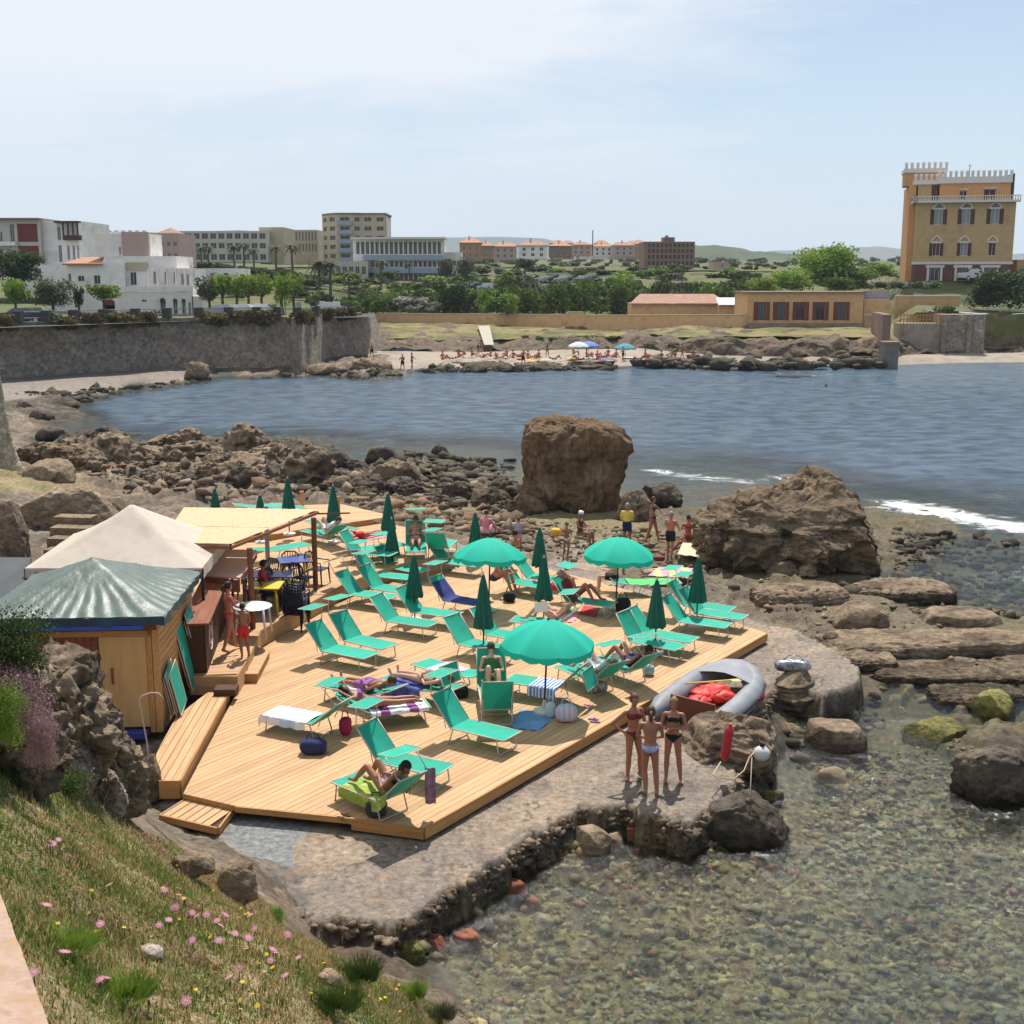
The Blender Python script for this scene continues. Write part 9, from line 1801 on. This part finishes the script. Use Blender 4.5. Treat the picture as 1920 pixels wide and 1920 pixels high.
# ================================================================== air
def haze():
 q = MB(); q.bb(-2600, 2600, -30, 5200, -6, 330); m = bpy.data.materials.new('haze'); m.use_nodes = True; t = m.node_tree; t.nodes.clear(); o = _n(t, 'ShaderNodeOutputMaterial'); v = _n(t, 'ShaderNodeVolumePrincipled'); v.inputs['Color'].default_value = (.80, .88, 1, 1); v.inputs['Density'].default_value = .00014; v.inputs['Anisotropy'].default_value = 0; t.links.new(v.outputs[0], o.inputs['Volume']); o_ = q.build('haze', m); tag(o_, 'thin blue air between the bay and the hills', 'haze', kind='stuff')
haze()
# ================================================================== plants of the near slope
def grass():
 rs = np.random.RandomState(8); N = 430000
 px = rs.uniform(-60, 900, N); py = 1480+(1980-1480)*rs.uniform(0, 1, N)**.9
 X = rs.uniform(-8.5, .8, N); Y = rs.uniform(4.2, 15, N); Z, W, m, base = ground(X, Y, True)
 k = (W[0] > .35) & (m < .3) & (Z > .35); X, Y, Z, w0 = X[k], Y[k], Z[k], W[0][k]
 cl = fbm(X*.9, Y*.9, 0*X+3, 4); dens = rs.uniform(0, 1, len(X)) < np.clip(.65+1.2*cl, .25, 1)*np.clip(w0*1.4, 0, 1)
 X, Y, Z, cl = X[dens], Y[dens], Z[dens], cl[dens]; n = len(X)
 gr = fbm(X*.5+9, Y*.5, 0*X, 3)+.25*rs.normal(size=n); tall = np.clip(.03+.055*rs.uniform(0, 1, n)**2+.05*np.clip(cl, 0, 1), .02, .13)
 a = rs.uniform(0, 6.28, n); bw = rs.uniform(.003, .007, n); le = rs.uniform(-.5, .5, (n, 2))*tall[:, None]
 P = np.stack([X, Y, Z-.01], 1); d = np.stack([np.cos(a), np.sin(a), 0*a], 1)*bw[:, None]; tip = P+np.stack([le[:, 0], le[:, 1], tall], 1); mid = (P+tip)/2+np.stack([-le[:, 0]*.1, -le[:, 1]*.1, tall*.1], 1)
 co = np.stack([P-d, P+d, mid+d*.7, mid-d*.7, tip], 1).reshape(-1, 3); i = np.arange(n)[:, None]*5
 col = np.where((gr > .02)[:, None], np.array([[.11, .17, .03]]), np.array([[.40, .30, .14]])); t2 = rs.uniform(0, 1, n); col = np.where(((gr > .02) & (t2 < .3))[:, None], np.array([[.19, .25, .05]]), col); col = np.where(((gr <= .02) & (t2 < .35))[:, None], np.array([[.52, .42, .22]]), col); col = np.where((t2 > .93)[:, None], np.array([[.25, .13, .07]]), col); col *= rs.uniform(.75, 1.5, (n, 1))
 F3 = np.concatenate([i+np.array([[0, 1, 2]]), i+np.array([[0, 2, 3]]), i+np.array([[3, 2, 4]])]); me = mesh_np('grass', co, F3, smooth=False)
 ca = me.color_attributes.new('blade', 'FLOAT_COLOR', 'POINT'); c5 = np.repeat(np.concatenate([col, np.ones((n, 1))], 1), 5, 0).astype(np.float32); ca.data.foreach_set('color', c5.ravel())
 m = bpy.data.materials.new('grass_blades'); m.use_nodes = True; t = m.node_tree; p = t.nodes['Principled BSDF']; p.inputs['Roughness'].default_value = .7; p.inputs['Specular IOR Level'].default_value = .2; at_ = _n(t, 'ShaderNodeAttribute', attribute_name='blade'); t.links.new(at_.outputs[0], p.inputs['Base Color']); tr = _n(t, 'ShaderNodeBsdfTranslucent'); t.links.new(at_.outputs[0], tr.inputs[0]); mx_ = _n(t, 'ShaderNodeMixShader'); mx_.inputs[0].default_value = .3; t.links.new(p.outputs[0], mx_.inputs[1]); t.links.new(tr.outputs[0], mx_.inputs[2]); t.links.new(mx_.outputs[0], t.nodes['Material Output'].inputs[0])
 tag(link('grass', me, m), 'wild grass and dry stalks growing on the near slope', 'grass', kind='stuff'); print('grass', n)
 N2 = 260000; X = rs.uniform(-8.5, .8, N2); Y = rs.uniform(4.2, 15, N2); Z, W, mm_, base = ground(X, Y, True); b1, s1, r1 = cells(X/.42+.3*fbm(X*2, Y*2, 0*X, 2), Y/.42, 40); kk = (W[0]+.6*W[1] > .3) & (mm_ < .3) & (Z > .5) & (b1 < .20+.42*r1) & (r1 > .25)
 X, Y, Z, b1, r1 = X[kk], Y[kk], Z[kk], b1[kk], r1[kk]; n = len(X); C0 = np.stack([X, Y, Z+np.clip(.5-b1, 0, 1)*.14*rs.uniform(.1, 1, n)], 1); u = rs.normal(size=(n, 3)); u /= np.linalg.norm(u, axis=1)[:, None]; v = np.cross(u, rs.normal(size=(n, 3))); v /= np.linalg.norm(v, axis=1)[:, None]; s = rs.uniform(.006, .017, n)[:, None]
 co = np.stack([C0-u*s, C0-v*s*.5, C0+u*s, C0+v*s*.5], 1).reshape(-1, 3); me = mesh_np('ground_cover', co, np.arange(n*4).reshape(n, 4), smooth=False); pal = np.array([(.13,.19,.035),(.08,.13,.025),(.34,.24,.10),(.20,.23,.07),(.26,.15,.09),(.11,.16,.05)]); c = pal[(r1*37).astype(int) % 6]*rs.uniform(.7, 1.6, (n, 1)); ca = me.color_attributes.new('blade', 'FLOAT_COLOR', 'POINT'); ca.data.foreach_set('color', np.repeat(np.concatenate([c, np.ones((n, 1))], 1), 4, 0).astype(np.float32).ravel()); tag(link('ground_cover', me, m), 'low leafy weeds covering the near slope in cushions', 'weeds', kind='stuff'); print('cover', n)
 return m
GM = grass()
def tuft(label, px, py, w, h, m, v, kind='fine', name='shrub', cat='shrub', group=None, zo=0):
 p = gat(px, py); k = (p.y*math.cos(TH)+(CH-p.z)*math.sin(TH))/F; me = crown_var(kind, v)
 r = empty(name, p+Vector((0, .1, -.05)), v, label, cat, group)
 if not me.materials: me.materials.append(m)
 c = link('foliage', me, None, r, (0, 0, h*k*.35)); c.scale = (w*k*.62, w*k*.5, h*k*.75); c.material_slots[0].link = 'OBJECT'; c.material_slots[0].material = m
 return r
crown_var('fine', 0)
_CR[('herb', 0)] = crown_mesh('crown', 7000, 1, 1, .8, .035, 22, seed=5); _CR[('herb', 1)] = crown_mesh('crown', 7000, 1, 1, .8, .035, 26, seed=8); _CR[('spike', 0)] = None
def spikes():
 rs = np.random.RandomState(2); n = 900; a = rs.uniform(0, 6.28, n); r0 = rs.uniform(0, .55, n)**.7; L_ = rs.uniform(.5, 1.1, n); co = []
 for i in range(n):
  b = np.array([math.cos(a[i])*r0[i], math.sin(a[i])*r0[i], 0]); d = np.array([math.cos(a[i])*r0[i]*.8+rs.normal()*.15, math.sin(a[i])*r0[i]*.8+rs.normal()*.15, 1.0]); d /= np.linalg.norm(d); t = b+d*L_[i]; s = np.array([-math.sin(a[i]+1), math.cos(a[i]+1), 0])*.018; co += [b-s, b+s, t]
 return mesh_np('crown', np.array(co), np.arange(n*3).reshape(n, 3), smooth=False)
_CR[('spike', 0)] = spikes()
M['pinkice'] = mk('ice_plant_pink', [(.16,.17,.05),(.48,.22,.36),(.36,.28,.14),(.62,.32,.50)], 16, .8, trans=.2, detail=3)
def hung(label, px, py, Y, w, h, m, v, name='shrub', cat='shrub'):
 p = atY(px, py, Y); k = Y*1.03/F; r = empty(name, p, v, label, cat); c = link('foliage', _CR[('herb', v)], None, r)
 if not c.data.materials: c.data.materials.append(m)
 c.scale = (w*k*.62, w*k*.55, h*k*.7); c.material_slots[0].link = 'OBJECT'; c.material_slots[0].material = m
YR = min(o.location.y for o in COL.objects if o.name.startswith('outcrop_rock')); print('YR', YR)
hung('dark green feathery bush at the left edge in front of the hut', 26, 1212, YR-.2, 130, 130, M['leafd'], 0); hung('second dark green bush cut by the left edge', -30, 1230, YR-.3, 110, 150, M['leafg'], 1)
hung('bright green shrub at the left edge below the pink flowers', 2, 1345, YR-.9, 90, 130, M['leafy'], 0); hung('mound of small pink ice plant flowers behind the bright shrub', 40, 1320, YR-.5, 110, 130, M['pinkice'], 1, 'ice_plant', 'flowering plant'); hung('lower streak of pink ice plant flowers running down to the grass', 80, 1390, YR-.7, 60, 110, M['pinkice'], 0, 'ice_plant', 'flowering plant')
tuft('small green tuft growing on the crest of the outcrop', 178, 1300, 40, 30, M['leafy'], 1, 'herb'); tuft('green spiky tuft in the grass near the outcrop foot', 118, 1490, 80, 50, M['leafg'], 0, 'herb'); tuft('dark green spiky clump at the brink above the red stones', 668, 1856, 90, 60, M['leafg'], 0, 'spike'); tuft('smaller spiky clump with yellow flowers right of the dark one', 775, 1886, 50, 46, M['leafy'], 0, 'spike'); tuft('spiky clump with yellow flowers at the bottom edge by the water', 825, 1925, 60, 44, M['leafo'], 0, 'spike'); tuft('green clump at the bottom edge left of the spiky ones', 620, 1915, 110, 60, M['leafg'], 0, 'spike'); tuft('leafy green plant beside the leaning stone', 520, 1728, 34, 28, M['leafy'], 1, 'herb'); tuft('green bush at the left edge of the grass', 20, 1470, 90, 50, M['leafd'], 0, 'herb')
tuft('grass tuft by the foot of the parapet', 120, 1800, 110, 50, M['leafy'], 0, 'spike'); tuft('tall grass clump at the bottom left', 220, 1890, 130, 50, M['leafy'], 0, 'spike')
# flowers
def flower_mesh(n, r, name):
 q = MB()
 for i in range(n): a = i*2*math.pi/n; b = 2*math.pi/n*.42; q.add([(0, 0, 0), (r*.6*math.cos(a-b), r*.6*math.sin(a-b), .006), (r*math.cos(a), r*math.sin(a), .012), (r*.6*math.cos(a+b), r*.6*math.sin(a+b), .006)], [(0, 1, 2, 3)])
 return q.mesh(name)
def flowers():
 rs = random.Random(6); pk = mk('petal_pink', [(.62,.24,.42)], rough=.6, trans=.3); ye = mk('petal_yellow', [(.75,.55,.03)], rough=.6, trans=.3)
 F1 = flower_mesh(12, 1, 'petals'); F1.materials.append(pk); F2 = flower_mesh(7, 1, 'petals'); F2.materials.append(ye); q = MB(); q.ell((0, 0, .008), (.22, .22, .08), 8, 4); cm = q.mesh('flower_centre'); cm.materials.append(ye); s = MB(); s.tube([(0, 0, 0), (0, 0, -1)], .004, 3); sm_ = s.mesh('stem'); sm_.materials.append(M['leafg'])
 pinks = [(206,1682),(310,1688),(336,1697),(347,1706),(362,1733),(370,1738),(388,1734),(300,1760),(408,1747),(415,1755),(425,1765),(362,1785),(402,1790),(412,1787),(462,1800),(505,1798),(513,1803),(518,1810),(508,1822),(450,1842),(432,1858),(536,1852),(610,1846),(90,1728),(190,1760),(124,1815),(190,1865),(202,1862),(262,1880),(66,1857),(95,1603),(112,1600),(100,1607),(424,1735),(467,1780),(470,1733),(318,1748),(380,1712),(442,1770),(280,1900),(350,1905),(478,1762),(540,1770),(560,1815),(330,1722)]
 for i, (px, py) in enumerate(pinks):
  p = gat(px, py); o = empty('pink_flower', p+Vector((0, 0, .10)), rs.uniform(0, 6), 'small pink daisy-like flower standing in the grass of the near slope', 'flower', 'pink flowers on the slope'); sc = rs.uniform(.030, .045); f = link('petals', F1, None, o); f.scale = (sc,)*3; f.rotation_euler = (rs.uniform(.2, .7), rs.uniform(-.3, .3), 0); c = link('flower_centre', cm, None, o); c.scale = (sc,)*3; c.rotation_euler = f.rotation_euler; st = link('stem', sm_, None, o); st.scale = (1, 1, .12)
 for i in range(60):
  px, py = rs.uniform(440, 830), rs.uniform(1700, 1915)
  if i % 3 == 0: px, py = rs.uniform(100, 450), rs.uniform(1600, 1900)
  p = gat(px, py)
  if p.z < .6: continue
  o = empty('yellow_flower', p+Vector((0, 0, .09)), rs.uniform(0, 6), 'small yellow flower in the grass of the near slope', 'flower', 'yellow flowers on the slope'); sc = rs.uniform(.014, .026); f = link('petals', F2, None, o); f.scale = (sc,)*3; f.rotation_euler = (rs.uniform(.2, .7), 0, 0); st = link('stem', sm_, None, o); st.scale = (1, 1, .10)
flowers()
